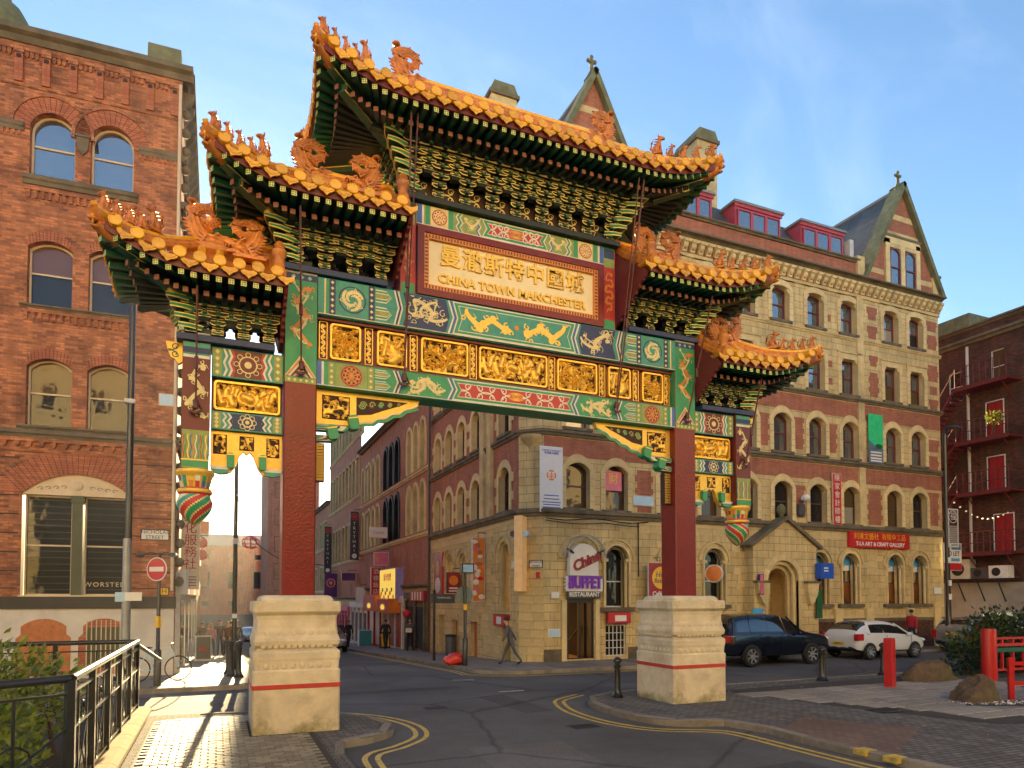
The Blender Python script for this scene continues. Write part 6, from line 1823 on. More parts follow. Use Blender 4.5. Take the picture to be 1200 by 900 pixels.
for o, r in so:
    key = ('s', r, round(o.x1 - o.x0, 2))
    if key not in smesh:
        q = MB(); L = Op(0, o.x1 - o.x0, 0, o.zs - o.z0, o.rise, o.dep); W_ = o.x1 - o.x0
        surround(q, L, .2, 0, 'sandstone_clean', 0, .3, True, .04)
        for k in range(4):
            z = (o.zs - o.z0) * k / 4
            if k % 2: q.box(-.42, -.035, z, -.19, .02, z + .34, 'sandstone'); q.box(W_ + .19, -.035, z, W_ + .42, .02, z + .34, 'sandstone')
        q.box(-.1, -.1, -.1, W_ + .1, .28, 0, 'sandstone_dark'); smesh[key] = q.me('window_surround')
    inst('window_surround', smesh[key], cb, F2 @ T(o.x0, 0, o.z0)); window(cb, F2, o, 'frame_brown', 'glass_dark' if r < 2 else 'glass_sky', .5, .06)
for z0, z1, pr, m in ((5.36, 5.66, .16, 'sandstone_dark'), (8.36, 8.6, .14, 'sandstone_dark'), (11.36, 11.58, .12, 'sandstone_dark'), (14.2, 14.38, .08, 'sandstone'), (16.9, 17.2, .42, 'sandstone_dark'), (17.85, 18.05, .16, 'sandstone_dark')):
    mb = MB(); course(mb, -.05, SL + .05, z0, z1, pr, m); mb.obj('string_course', cb, F2)
for x0, x1 in ((7.55, 7.95), (8.35, 8.75)):
    mb = MB(); mb.box(x0, -.16, 5.66, x1, .02, 16.9, 'sandstone'); mb.obj('pilaster', cb, F2)
for o in sg:
    voussoirs(cb, F2, o, .2, 0, .05, 'sandstone', 11); q = MB(); surround(q, Op(o.x0 - .2, o.x1 + .2, o.zs, o.zs, o.rise + .2), .075, 0, 'sandstone', 0, .075, False, .1)
    surround(q, Op(o.x0 + .1, o.x1 - .1, o.z0, o.zs, o.rise - .08), .1, .16, 'sandstone', 0, .08, True, .1); q.obj('hood_mould', cb, F2)
    window(cb, F2, Op(o.x0 + .12, o.x1 - .12, o.z0, o.zs, o.rise - .1, o.dep), 'frame_white', 'glass_dark', .45, .06)
for o, m in zip(sd, ('room_dark', 'rust_board', 'rust_board', 'room_dark')):
    q = MB(); q.box(o.x0, o.dep - .03, o.z0, o.x1, o.dep, o.zs, m); q.box(o.x0 - .15, -.06, o.zs, o.x1 + .15, .1, o.zs + .22, 'sandstone'); q.obj('doorway', cb, F2)
mb = MB(); mb.poly([(0, 0, 17.9), (SL, 0, 17.9), (SL, 5, 20.5), (0, 5, 20.5)], 'slate'); mb.obj('side_roof', cb, F2)
q = MB(); q.tube([(.05, -.12, 16.8), (.05, -.12, -.4)], .06, 'dark_grey', 8); q.obj('downpipe', cb, F2)

# ------------------------------------------------------------ street terrace beyond (brick with stone lancets)
def terrace(name, label, y0, y1, H, rows, bays, brick, stone, lancets=True, wmat='glass_dark', gfl=3.9):
    """rows: (sill z, springing z); bays: list of (centre, count, pitch, dark)"""
    L = y1 - y0; M = T(10.2, y1, gz((y0 + y1) / 2), rz=R(-90)); g = gz((y0 + y1) / 2)
    t = thing(name, label, 'building', T(10.2, (y0 + y1) / 2, g), 'terrace along the side street')
    O = []
    for z0, zs in rows:
        for c, n, p, dk in bays:
            for i in range(n):
                x = c + (i - (n - 1) / 2) * p - p * .36
                O.append((Op(x, x + p * .72, z0 - g, zs - g, p * .55 if lancets else .12, .35, 'lancet' if lancets else 'arc', 'sandstone' if not dk else 'black_paint'), dk))
    mb = MB(); wall(mb, 0, L, -.6, gfl, [], 'ashlar'); wall(mb, 0, L, gfl, H - g, [o for o, d in O], brick); w = mb.obj('wall', t, M)
    mb = MB()
    for z0, zs in rows: course(mb, 0, L, z0 - g - .35, z0 - g - .1, .12, stone)
    course(mb, 0, L, H - g - .3, H - g, .4, 'sandstone_dark'); course(mb, 0, L, gfl - .1, gfl + .15, .2, 'sandstone_dark'); mb.obj('string_courses', t, M)
    for o, dk in O:
        q = MB(); surround(q, o, .14 if lancets else .1, 0, 'black_matt' if dk else stone, 0, .2 if lancets else .12, True, .08); q.obj('window_surround', t, M)
        window(t, M, o, 'frame_brown', wmat, .45, .06, y=.25)
    mb = MB(); mb.poly([(0, .1, H - g), (L, .1, H - g), (L, 5, H - g + 2.6), (0, 5, H - g + 2.6)], 'slate'); mb.poly([(0, 0, H - g - .3), (0, 9, H - g - .3), (0, 5, H - g + 2.6)], brick); mb.poly([(L, 0, H - g - .3), (L, 9, H - g - .3), (L, 5, H - g + 2.6)], brick); mb.obj('pitched_roof', t, M)
    return t, M, g
t2, M2, g2 = terrace('terrace_building', 'pink brick terrace with tall pointed triple windows, one set framed in black', 34.2, 53.0, 13.7, [(9.5, 11.3), (6.0, 7.9)], [(1.6, 2, 1.35, False), (4.6, 3, 1.5, False), (10.0, 3, 1.55, True), (15.9, 3, 1.4, False)], 'brick_street', 'sandstone_clean')
t3, M3, g3 = terrace('tall_brick_building', 'taller red brick building with close-set narrow windows beyond the pointed-window terrace', 53.0, 69.0, 20.5, [(15.4, 17.6), (10.6, 13.4), (5.6, 8.4)], [(4.0, 4, 1.6, False), (11.5, 5, 1.6, False)], 'brick_street', 'sandstone', False)
t4, M4, g4 = terrace('low_brick_building', 'lower red brick building past the tall one', 69.0, 84.0, 12.0, [(7.6, 10.0), (3.2, 5.4)], [(4.0, 3, 1.7, False), (11.0, 3, 1.7, False)], 'brick_street', 'sandstone', False)

# far building closing the street
fb = thing('far_office_block', 'pale red brick office block with small square windows closing the street', 'building', T(6, 110, gz(110)))
FF = T(-22, 110, gz(110)); gg = gz(110)
fo = []
for i in range(14):
    x = 2 + i * 3.6
    fo += [Op(x, x + 1.0, 11.6, 12.4, 0, .15), Op(x - .1, x + 1.1, 7.2, 9.8, 0, .15), Op(x, x + 1.0, 4.6, 5.4, 0, .15)]
mb = MB(); wall(mb, 0, 60, 3.4, 13.6, fo, 'brick_street'); wall(mb, 0, 60, -1, 3.4, [], 'dark_grey'); mb.obj('wall', fb, FF)
mb = MB(); mb.box(-.3, -.3, 13.6, 60.3, 8, 14.1, 'lead_roof'); mb.box(2, 1, 14.1, 58, 8, 15.4, 'lead_roof'); mb.obj('flat_roof', fb, FF)
for o in fo: window(fb, FF, o, 'frame_green', 'glass_dark', 0, .08, y=.08)

# tall block at the bend of the street
TB = T(5.75, 90, gz(90)); tb_ = thing('tall_street_block', 'tall brown brick block standing out at the bend of the street', 'building', T(8, 95, gz(90)))
to_ = [Op(.8 + 1.3 * i, 1.5 + 1.3 * i, 4 + 3.4 * k, 6 + 3.4 * k, 0, .2) for i in range(3) for k in range(6)]
mb = MB(); wall(mb, 0, 4.7, -1, 25, to_, 'brick_street'); mb.box(0.01, .02, -1, 6.2, 14, 24.99, 'brick_street'); mb.obj('wall', tb_, TB)  # box widened past the front wall to block a sliver of sun
for o in to_: window(tb_, TB, o, 'frame_brown', 'glass_dark', .5, .07, y=.012)
q = MB(); course(q, -.1, 4.8, 24.6, 25.1, .4, 'sandstone_dark'); q.obj('cornice', tb_, TB)

# ------------------------------------------------------------ left brick warehouse
FL = T(-1.2, 23.6, 0, rz=R(-2.65))
lb = thing('brick_warehouse', 'tall red brick warehouse with arched windows and a white painted basement', 'building', T(-5, 26, 0))
BAY = (0.0, -4.6, -9.2)
O4, O3, O2, OB, OC = [], [], [], [], []
for b in BAY:
    O4 += [Op(b - 4.06, b - 2.9, 14.92, 16.25, .62, .28), Op(b - 2.5, b - 1.34, 14.92, 16.25, .62, .28)]
    O3 += [Op(b - 4.04, b - 2.9, 11.02, 12.75, .22, .28), Op(b - 2.48, b - 1.34, 11.02, 12.75, .22, .28)]
    O2 += [Op(b - 4.0, b - 2.86, 7.44, 9.2, .25, .28), Op(b - 2.46, b - 1.32, 7.44, 9.2, .25, .28)]
    OB += [Op(b - 4.02, b - 1.25, 2.45, 5.45, .6, .3, rev='frame_cream')]
    OC += [Op(b - 3.98, b - 2.85, .1, 1.55, .22, .3), Op(b - 2.42, b - 1.35, .1, 1.55, .22, .3)]
allo = O4 + O3 + O2
mb = MB()
wall(mb, -14, 0, -.2, 2.07, OC, 'concrete_white'); wall(mb, -14, 0, 2.07, 19, allo + OB, 'brick_red')
lw = mb.obj('wall', lb, FL)
q = MB(); q.box(-14, -.06, 2.06, .05, .02, 2.42, 'plinth_dark'); q.obj('plinth_band', lb, FL)
# brickwork rings over the openings: each brick-on-edge arch its own part
for o in O4:
    q = MB(); surround(q, Op(o.x0, o.x1, o.zs, o.zs, o.rise), .42, 0, 'brick_arch', 0, .46, False, .03); surround(q, Op(o.x0 - .42, o.x1 + .42, o.zs, o.zs, o.rise + .46), .09, 0, 'brick_red', 0, .09, False, .07)
    ar = q.obj('brick_arch', lb, FL)
    n = 19; h = o.head(n); xm = (o.x0 + o.x1) / 2; hw = (o.x1 - o.x0) / 2
    j = MB()
    for i in range(1, n):
        a = h[i]; c = (xm + (a[0] - xm) * (hw + .42) / hw, o.zs + (a[1] - o.zs) * (o.rise + .46) / o.rise)
        j.ribbon([a, c], .014, -.033, 'carve_dark')
    j.obj('arch_joints', ar, FL)
for o in O3 + O2:
    q = MB(); surround(q, Op(o.x0, o.x1, o.zs, o.zs, o.rise), .06, 0, 'brick_arch', 0, .3, False, .02); ar = q.obj('brick_arch', lb, FL)
    h = o.head(14); j = MB()
    for a in h[1:-1]: j.ribbon([a, (a[0] + (a[0] - (o.x0 + o.x1) / 2) * .1, a[1] + .29)], .012, -.023, 'carve_dark')
    j.obj('arch_joints', ar, FL)
for o in OB:
    q = MB(); surround(q, Op(o.x0, o.x1, 5.45, 5.45, .6), .75, 0, 'brick_arch', 0, .72, False, .02); ar = q.obj('brick_arch', lb, FL); h = o.head(26); j = MB(); xm = (o.x0 + o.x1) / 2
    for a in h: j.ribbon([a, (xm + (a[0] - xm) * 1.42, a[1] + .62)], .014, -.023, 'carve_dark')
    j.obj('arch_joints', ar, FL)
    # stone tympanum with a boss and leaf scrolls
    q = MB(); q.prism([(o.x0, 5.42)] + h + [(o.x1, 5.42)], .06, .3, 'frame_cream'); q.ell((xm, .06, 5.72), (.14, .05, .14), 'frame_cream')
    for s in (-1, 1):
        for k in range(4): q.ribbon([(xm + s * (.35 + .2 * k + .09 * (1 - t / 9) * cos(t * .7)), 5.66 - .02 * k + .07 * (1 - t / 9) * sin(t * .7)) for t in range(9)], .02, .055, 'sandstone_dark')
    tp = q.obj('tympanum', lb, FL)
    q = MB(); q.box(xm - .14, .02, 2.45, xm + .14, .3, 5.42, 'frame_green'); q.box(xm - .17, 0, 5.2, xm + .17, .3, 5.42, 'frame_green'); q.obj('mullion', lb, FL)
    for a, b in ((o.x0 + .02, xm - .15), (xm + .15, o.x1 - .02)):
        w_ = window(lb, FL, Op(a, b, 2.45, 5.42, 0, .3), 'frame_cream', 'glass_dark', .5, .05)
        q = MB()
        for k in range(15): z = 2.62 + k * .19; q.box(a + .06, .275, z, b - .06, .283, z + .018, 'frame_green')
        q.obj('blind_slats', w_, FL)
    q = MB(); q.box(o.x0 - .05, -.04, 2.4, o.x1 + .05, .3, 2.46, 'frame_cream'); q.obj('sill', lb, FL)
wst = [k for k in KIDS[lb.name] if k.name.startswith('window')][1]
text('WORSTED', .2, 'frame_cream', FL @ T(-1.93, .262, 2.78) @ FACE, lb, sp=1.25)
for o in O4: window(lb, FL, o, 'frame_cream', 'glass_sky', .5, .055)
for o in O3: window(lb, FL, o, 'frame_cream', 'glass_pinkish', .52, .05, glass2='glass_dark')
for o in O2: window(lb, FL, o, 'frame_cream', 'glass_warm', .5, .05, glass2='glass_dark')
for i, o in enumerate(OC):
    q = MB(); h = o.head()
    q.prism([(o.x0 - .12, o.z0)] + [(o.x0 - .12, 1.2), (o.x0, 1.32)] + h + [(o.x1, 1.32), (o.x1 + .12, 1.2), (o.x1 + .12, o.z0)], -.012, .03, 'rust_board' if i % 2 == 0 else 'brick_arch')
    if i % 2:
        q.box(o.x0 + .08, -.02, .3, o.x1 - .08, .01, 1.5, 'frame_green')
        for k in range(8): x = lerp(o.x0 + .1, o.x1 - .1, k / 7); q.box(x - .014, -.05, .1, x + .014, -.03, 1.72, 'frame_cream')
    q.obj('boarded_window' if i % 2 == 0 else 'barred_window', lb, FL)
# sills, corbel tables, cornice
for b in BAY:
    for z0, z1 in ((14.6, 14.9), (10.9, 11.02), (7.3, 7.44)):
        q = MB(); course(q, b - 4.2, b - 1.2, z0, z1, .12, 'sandstone_dark'); q.obj('sill', lb, FL)
    for z in (14.2, 10.55):
        q = MB()
        for k in range(16): x = b - 4.1 + k * .18; q.box(x, -.05, z, x + .09, .02, z + .3, 'brick_red')
        q.box(b - 4.15, -.06, z + .22, b - 1.25, .02, z + .34, 'brick_red'); q.obj('dentil_course', lb, FL)
    q = MB(); q.prism([(b - 2.87, 16.3), (b - 2.53, 16.3), (b - 2.58, 15.9), (b - 2.7, 15.75), (b - 2.82, 15.9)], -.06, .05, 'sandstone_dark'); q.box(b - 2.9, -.09, 16.3, b - 2.5, .05, 16.38, 'sandstone_dark'); q.obj('capital', lb, FL)
for x0, x1 in ((-1.2, 0.0), (-5.9, -4.2), (-10.5, -8.8)):
    q = MB(); course(q, x0, x1, 16.15, 16.42, .09, 'sandstone_dark'); q.obj('string_course', lb, FL)
    q = MB()
    for k in range(int((x1 - x0) / .14)): q.box(x0 + k * .14, -.04, 16.02, x0 + k * .14 + .07, .02, 16.15, 'brick_red')
    q.obj('dentil_course', lb, FL)
q = MB(); course(q, -14, .06, 7.06, 7.3, .14, 'sandstone_dark'); q.obj('string_course', lb, FL)
q = MB()
for k in range(46):
    x = -14 + k * .305
    q.prism([(x, 7.06), (x, 6.85), (x + .06, 6.78), (x + .12, 6.85), (x + .12, 6.95), (x + .305, 6.95), (x + .305, 7.06)], -.07, .02, 'brick_red')
q.box(-14, -.04, 6.66, 0, .02, 6.74, 'brick_red'); q.obj('corbel_table', lb, FL)
for x0, x1 in ((-1.2, .0), (-5.75, -4.1)):
    for z in (6.45, 5.9, 5.35, 4.8, 4.25, 3.7, 3.15, 2.65): q = MB(); q.box(x0, -.004, z, x1, .012, z + .035, 'carve_dark'); q.obj('rusticated_joint', lb, FL)
q = MB(); q.box(-14, -.03, 17.5, 0, .02, 17.6, 'brick_red'); q.box(-14, -.08, 18.55, 0, .02, 18.75, 'brick_red')
ct = q.obj('corbel_table', lb, FL)
q = MB(); q.box(-.1, -.09, 0, .1, 0, 1.05, 'brick_arch'); q.box(-.13, -.12, .85, .13, 0, 1.05, 'brick_red'); q.box(-.06, -.11, .7, .06, -.08, .8, 'carve_dark'); bp = q.me('brick_pier')
for k in range(20): inst('brick_pier', bp, ct, FL @ T(-.22 - .69 * k, 0, 17.6))
q = MB()
for k in range(20):
    for i in range(3): x = -.42 - .69 * k - i * .13; q.prism([(x, 18.56), (x - .1, 18.56), (x - .1, 18.42), (x - .05, 18.36), (x, 18.42)], -.05, .02, 'brick_red')
q.obj('arcaded_corbels', ct, FL)
q = MB(); course(q, -14, .3, 18.75, 19.2, .34, 'sandstone_dark'); q.box(-14, -.2, 19.16, .3, .6, 19.24, 'copper_moss'); q.obj('cornice', lb, FL)
q = MB(); q.box(-1.0, -.1, 19.24, -.06, .3, 19.75, 'copper_moss'); q.obj('parapet_block', lb, FL)
q = MB(); q.lathe([(.75, 0), (.72, .5), (.55, .8), (.3, .95)], 16, 'copper_moss', (-5.0, .5, 19.24)); q.lathe([(.2, .9), (.22, 1.0), (.18, 1.6), (.22, 1.65)], 10, 'brick_arch', (-4.95, .5, 19.24)); q.obj('chimney', lb, FL, 40)
# street side of the warehouse (faces +X)
FS = T(-1.2, 23.6, 0, rz=R(90))
sO = [Op(2 + 3.2 * i, 3.2 + 3.2 * i, z, z + 1.9, .3, .25) for i in range(11) for z in (7.4, 11.0, 14.9)]
mb = MB(); wall(mb, 0, 38, -1.6, 19, sO, 'brick_red'); mb.obj('wall', lb, FS)
for o in sO: window(lb, FS, o, 'frame_cream', 'glass_dark', .5, .055)
q = MB(); course(q, 0, 38, 18.75, 19.2, .34, 'sandstone_dark')
for k in range(54): q.prism([(0, 18.75), (-.3, 18.75), (-.3, 18.6), (-.12, 18.3), (0, 18.1)], .4 + k * .7, .62 + k * .7, 'sandstone_dark', 'x')
q.obj('cornice', lb, FS)
for z in (7.2, 10.8, 14.7, 16.2): q = MB(); course(q, 0, 38, z, z + .22, .14, 'sandstone_dark'); q.obj('string_course', lb, FS)
q = MB(); q.ell((0, 0, 0), (.12, .16, .16), 'sandstone_dark', 8, 6); cs_ = q.me('corner_stone', 50)
for k in range(26): inst('corner_stone', cs_, lb, FS @ T(.25, -.1, 17.9 - .6 * k))
q = MB(); q.tube([(.0, -.1, 18.6), (.0, -.1, 2.6)], .05, 'frame_cream', 8); q.obj('downpipe', lb, FL @ T(-.06, 0, 0))
# shopfronts at street level
for k, m in enumerate(('sign_white', 'sign_red_dark', 'frame_cream', 'sign_red', 'sign_white')):
    x = .6 + k * 4.0
    q = MB(); q.box(x, -.14, -1.2, x + 3.7, 0, 3.2, 'frame_white'); q.box(x, -.3, 2.5, x + 3.7, -.1, 3.3, m); q.box(x + .3, -.16, -.6, x + 2.4, -.12, 2.3, 'glass_dark'); q.box(x + 2.7, -.16, -1, x + 3.5, -.12, 2.2, 'frame_brown')
    q.obj('shopfront', lb, FS)

# ------------------------------------------------------------ dark brick block with fire escapes (faces -X)
FR = T(36, 34, 0, rz=R(-90))            # local x = 34 - Y
rbld = thing('dark_brick_block', 'soot-dark brick block carrying red iron fire escapes', 'building', T(40, 20, 0))
YD = [34 - 21.7, 34 - 21.7, 34 - 21.7, 34 - 21.35]
ro = [Op(34 - 21.9, 34 - 21.2, 13.2, 14.95, 0, .2), Op(34 - 22.1, 34 - 21.3, 10.4, 12.3, 0, .15), Op(34 - 22.1, 34 - 21.3, 7.75, 9.5, 0, .15), Op(34 - 21.85, 34 - 20.95, 4.7, 6.55, 0, .15), Op(34 - 24.1, 34 - 23.3, 12.8, 14.4, 0, .2)]
ro += [Op(34 - y, 34 - y + 1.0, z, z + 1.7, 0, .2) for y in (18.2, 15.6, 13.0, 27.5, 30) for z in (4.8, 7.6, 10.4, 13.2)]
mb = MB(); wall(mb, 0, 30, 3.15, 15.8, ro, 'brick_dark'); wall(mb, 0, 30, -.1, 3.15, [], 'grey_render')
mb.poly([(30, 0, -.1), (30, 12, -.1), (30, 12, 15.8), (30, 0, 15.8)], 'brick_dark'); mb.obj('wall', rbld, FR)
q = MB(); course(q, 0, 30, 15.6, 15.95, .3, 'sandstone_dark'); q.box(0, -.05, 15.95, 30, .2, 16.35, 'brick_dark'); course(q, 0, 30, 16.35, 16.6, .25, 'sandstone_dark'); q.poly([(0, .3, 16.5), (30, .3, 16.5), (30, 5, 18), (0, 5, 18)], 'slate'); q.obj('cornice', rbld, FR)
q = MB(); q.box(9.0, .2, 16.5, 11.0, 2.5, 17.4, 'copper_moss'); q.obj('roof_hatch', rbld, FR)
for i, o in enumerate(ro):
    if i in (1, 2, 3):
        q = MB(); q.box(o.x0, .08, o.z0, o.x1, .12, o.zs, 'door_red'); q.box(o.x0 - .05, -.02, o.z0, o.x0, .1, o.zs + .05, 'frame_white'); q.box(o.x1, -.02, o.z0, o.x1 + .05, .1, o.zs + .05, 'frame_white'); q.box(o.x0, -.02, o.zs, o.x1, .1, o.zs + .05, 'frame_white')
        q.box((o.x0 + o.x1) / 2 - .01, .07, o.z0, (o.x0 + o.x1) / 2 + .01, .09, o.zs, 'fire_red'); q.obj('fire_door', rbld, FR)
    else: window(rbld, FR, o, 'frame_white', 'glass_warm' if i == 0 else 'glass_dark', .5, .06)
for k, z in enumerate((13.12, 10.3, 7.66, 4.62)):
    x0, x1 = 34 - 23.0, 34 - 20.4
    q = MB(); q.box(x0, -1.15, z - .1, x1, -.02, z, 'fire_red'); q.box(x0, -1.2, z - .16, x1, -1.15, z + .04, 'fire_red'); pf = q.obj('fire_escape_platform', rbld, FR)
    q = MB()
    for i in range(9): x = lerp(x0 + .05, x1 - .05, i / 8); q.tube([(x, -1.15, z), (x, -1.15, z + 1.05)], .02, 'fire_red', 5)
    for zz in (.5, 1.05): q.tube([(x0, -1.15, z + zz), (x1, -1.15, z + zz), (x1, -.05, z + zz)], .022, 'fire_red', 5)
    q.obj('railing', pf, FR)
    for x in (x0 + .5, x1 - .3): q = MB(); q.tube([(x, -1.1, z - .12), (x, -.02, z - 1.1)], .03, 'fire_red', 5); q.obj('bracket_strut', pf, FR)
    if k < 3:
        zb = (10.3, 7.66, 4.62)[k]; xs0, xs1 = x0 - .0, x0 - 1.9
        q = MB()
        for y in (-1.1, -.4):
            q.tube([(xs0, y, z), (xs1, y, zb + .15), ], .05, 'fire_red', 5); q.tube([(xs0, y, z + .95), (xs1, y, zb + 1.1)], .022, 'fire_red', 5)
            for i in range(6): x = lerp(xs0, xs1, i / 5); zz = lerp(z, zb + .15, i / 5); q.tube([(x, y, zz), (x, y, zz + .95)], .016, 'fire_red', 4)
        for i in range(13): x = lerp(xs0, xs1, i / 12); zz = lerp(z, zb + .15, i / 12); q.box(x - .12, -1.1, zz - .02, x + .12, -.4, zz + .02, 'fire_red')
        q.box(xs1 - .5, -1.15, zb + .02, x0, -.02, zb + .1, 'fire_red')
        q.obj('fire_stair', pf, FR)
q = MB(); q.tube([(34 - 22.95, -.12, 15.5), (34 - 22.95, -.12, 4)], .07, 'light_grey', 8); q.obj('downpipe', rbld, FR)
q = MB(); q.box(34 - 23.9, -.7, 3.28, 34 - 20.6, -.02, 3.34, 'black_matt')
for x in (10.6, 11.6, 12.6): q.tube([(x, -.65, 3.28), (x, -.02, 2.2)], .035, 'black_matt', 5)
q.obj('shelf_bracket', rbld, FR)

# ------------------------------------------------------------ unseen pale block added behind the viewer to bounce sun (seen in reflections)
FB = T(40, -19, 0, rz=pi)
bb = thing('bounce_block', 'long pale block added unseen behind the viewer, bouncing sunlight onto the gate and facades', 'building', T(4, -22, 0))
bo = [Op(2 + 3.9 * i, 3.5 + 3.9 * i, z, z + 1.8, .25, .3) for i in range(21) for z in (2.2, 6.2, 10.2, 14.2, 18.2)]
mb = MB(); wall(mb, 0, 84, 0, 5.4, bo, 'ashlar'); wall(mb, 0, 84, 5.4, 22.5, bo, 'bounce_cream'); mb.obj('wall', bb, FB)
q = MB(); course(q, 0, 84, 22.2, 22.8, .5, 'sandstone'); course(q, 0, 84, 5.3, 5.6, .2, 'sandstone'); q.obj('cornice', bb, FB)
for o in bo: window(bb, FB, o, 'frame_white', 'glass_dark', .5, .06)
pbr('sage_grey', (.20, .235, .19), .5)
pbr('bulb', (.9, .8, .6), .3, emit=(1, .8, .5), es=.08)
pbr('banner_white', (.74, .76, .80), .5, var=.05)
pbr('banner_slate', (.12, .17, .26), .5)
pbr('edge_lit', (.66, .40, .17), .4, emit=(1, .55, .2), es=.03)
pbr('sign_lilac', (.35, .30, .62), .4)
pbr('lit_cream', (.80, .66, .45), .5)
pbr('soil', (.06, .045, .03), .95, var=.4, vs=8, bump=.8, bs=12)
pbr('boulder', (0.11, 0.07, 0.04), 0.95, var=0.5, vs=4, bump=1.0, bs=7, dirt=(0.075, 0.085, 0.025), dv=0.9)
pbr('sack_red', (.62, .03, .025), .35, var=.2, vs=8, bump=.5, bs=9)
# ============================================================ STREET FURNITURE
def bollard(x, y, label, h=1.0, r=.075, mat='black_paint', group=None):
    t = thing('bollard', label, 'bollard', T(x, y, gz(y) + .11), 'iron bollards on the pavements'); M = T(x, y, gz(y) + .11)
    q = MB(); q.lathe([(r * 1.9, 0), (r * 1.9, .05), (r * 1.35, .09), (r * 1.2, .14), (r, .2), (r * .92, h * .72), (r * 1.25, h * .74), (r * 1.25, h * .79), (r * .95, h * .81), (r * .95, h * .88)], 14, mat); q.obj('shaft', t, M, 40)
    q = MB(); q.lathe([(r * 1.35, h * .88), (r * 1.4, h * .92), (r * 1.1, h * .96), (r * .5, h), (.005, h * 1.005)], 14, mat); q.obj('cap', t, M, 50)
    return t
bollard(8.47, 13.48, 'weathered black iron bollard on the kerb beside the right pedestal', .92, .07)
bollard(15.29, 13.89, 'black iron bollard with a stout foot between the right pedestal and the red timber post', .95, .085)
bollard(18.07, 14.2, 'black iron bollard half hidden behind the red timber post', .95, .08)
bollard(.42, 21.84, 'slim sunlit bollard on the pavement beside the lamp post foot', 1.05, .07, group=None)
bollard(.62, 21.2, 'slim bollard nearest the cross street on the warehouse pavement', 1.05, .07)
bollard(.36, 23.0, 'slim bollard touching the shadow of the lamp post, farthest along the pavement', 1.05, .07)
# red timber posts and fence
t = thing('red_post', 'square red timber post standing alone by the boulder', 'post', T(15.76, 12.2, .11)); q = MB(); q.prism(rounded(-.11, .11, -.11, .11, .02, 2), 0, 1.22, 'red_fence', 'z'); q.obj('shaft', t, T(15.76, 12.2, .11, rz=.3)); q = MB(); q.prism([(-.11, 0), (.11, 0), (.09, .03), (-.09, .03)], -.1, .1, 'red_fence'); q.obj('cap', t, T(15.76, 12.2, 1.33, rz=.3))
FN = T(19.43, 12.02, .11, rz=R(-4))
t = thing('red_fence', 'red lacquered timber garden fence with green lower rail beside the hedge', 'fence', FN)
for x, y, h, r in ((0, 0, 1.42, .19), (2.45, 1.95, 1.55, .17), (3.2, 0, 1.4, .17)):
    q = MB(); q.lathe([(r, 0), (r, h - .06), (r * .96, h), (.001, h + .02)], 16, 'red_fence', (x, y, 0)); q.obj('post', t, FN, 40)
for z, hh, m in ((1.16, .06, 'red_fence'), (.98, .08, 'red_fence'), (.84, .12, 'paint_dark_green'), (.3, .06, 'red_fence')):
    q = MB(); q.box(.15, -.05, z - hh / 2, 7, .05, z + hh / 2, m); q.obj('rail', t, FN)
for k in range(16): q = MB(); x = .5 + k * .42; q.box(x - .03, -.03, 1.0, x + .03, .03, 1.14, 'red_fence'); q.box(x - .025, -.03, .33, x + .025, .03, .78, 'red_fence'); q.obj('baluster', t, FN)
q = MB()
for k in range(7): x = .7 + k * .84; q.box(x, -.02, .55, x + .3, .02, .6, 'red_fence')
q.obj('lattice_bars', t, FN)
FG = T(16.25, 9.6, .11, rz=R(-35))
t = thing('red_bench', 'low red timber frame bench end in front of the garden fence', 'bench', FG)
for x in (0, 1.6): 
    q = MB(); q.box(x - .05, -.05, 0, x + .05, .05, .95, 'red_fence'); q.obj('leg', t, FG)
for z in (.38, .82): q = MB(); q.box(.05, -.035, z - .04, 1.55, .035, z + .04, 'red_fence'); q.obj('rail', t, FG)
q = MB(); q.box(.25, -.5, .02, 1.6, -.1, .3, 'maroon'); q.obj('seat', t, FG)
# boulders
def boulder(x, y, sx, sy, sz, seed, label, peak=0.0):
    """craggy rock: rounded lump cut by random planes so that it shows broken faces"""
    r = random.Random(seed); q = MB(); n, m = 40, 22
    cuts = [(Vector((r.gauss(0, 1), r.gauss(0, 1), abs(r.gauss(0, .8)))).normalized(), r.uniform(.62, .9)) for _ in range(11)]
    for i in range(m + 1):
        th = pi * .6 * i / m
        for j in range(n):
            a = 2 * pi * j / n; d = Vector((sin(th) * cos(a), sin(th) * sin(a), cos(th))); k = 1.0
            for c, dd in cuts:
                if d.dot(c) > .05: k = min(k, dd / d.dot(c))
            k *= 1 + .03 * sin(7 * a + 9 * th) + .035 * r.gauss(0, .5)
            q.v.append((sx * k * d.x * 1.15 + peak * sx * max(0, d.z) ** 2 * .7, sy * k * d.y * 1.15, sz * k * d.z * 1.15))
    q.f = [(i * n + j, (i + 1) * n + j, (i + 1) * n + (j + 1) % n, i * n + (j + 1) % n) for i in range(m) for j in range(n)]; q.m = [q.mi('boulder')] * len(q.f)
    tag(q.obj('boulder', None, T(x, y, .1), 28), label, 'boulder', 'boulders by the garden fence')
boulder(18.0, 12.75, .82, .5, .52, 3, 'long brown boulder with rounded back beside the hedge')
boulder(15.3, 9.85, .52, .4, .58, 21, 'peaked mossy boulder on the gravel in front of the red fence', .55)

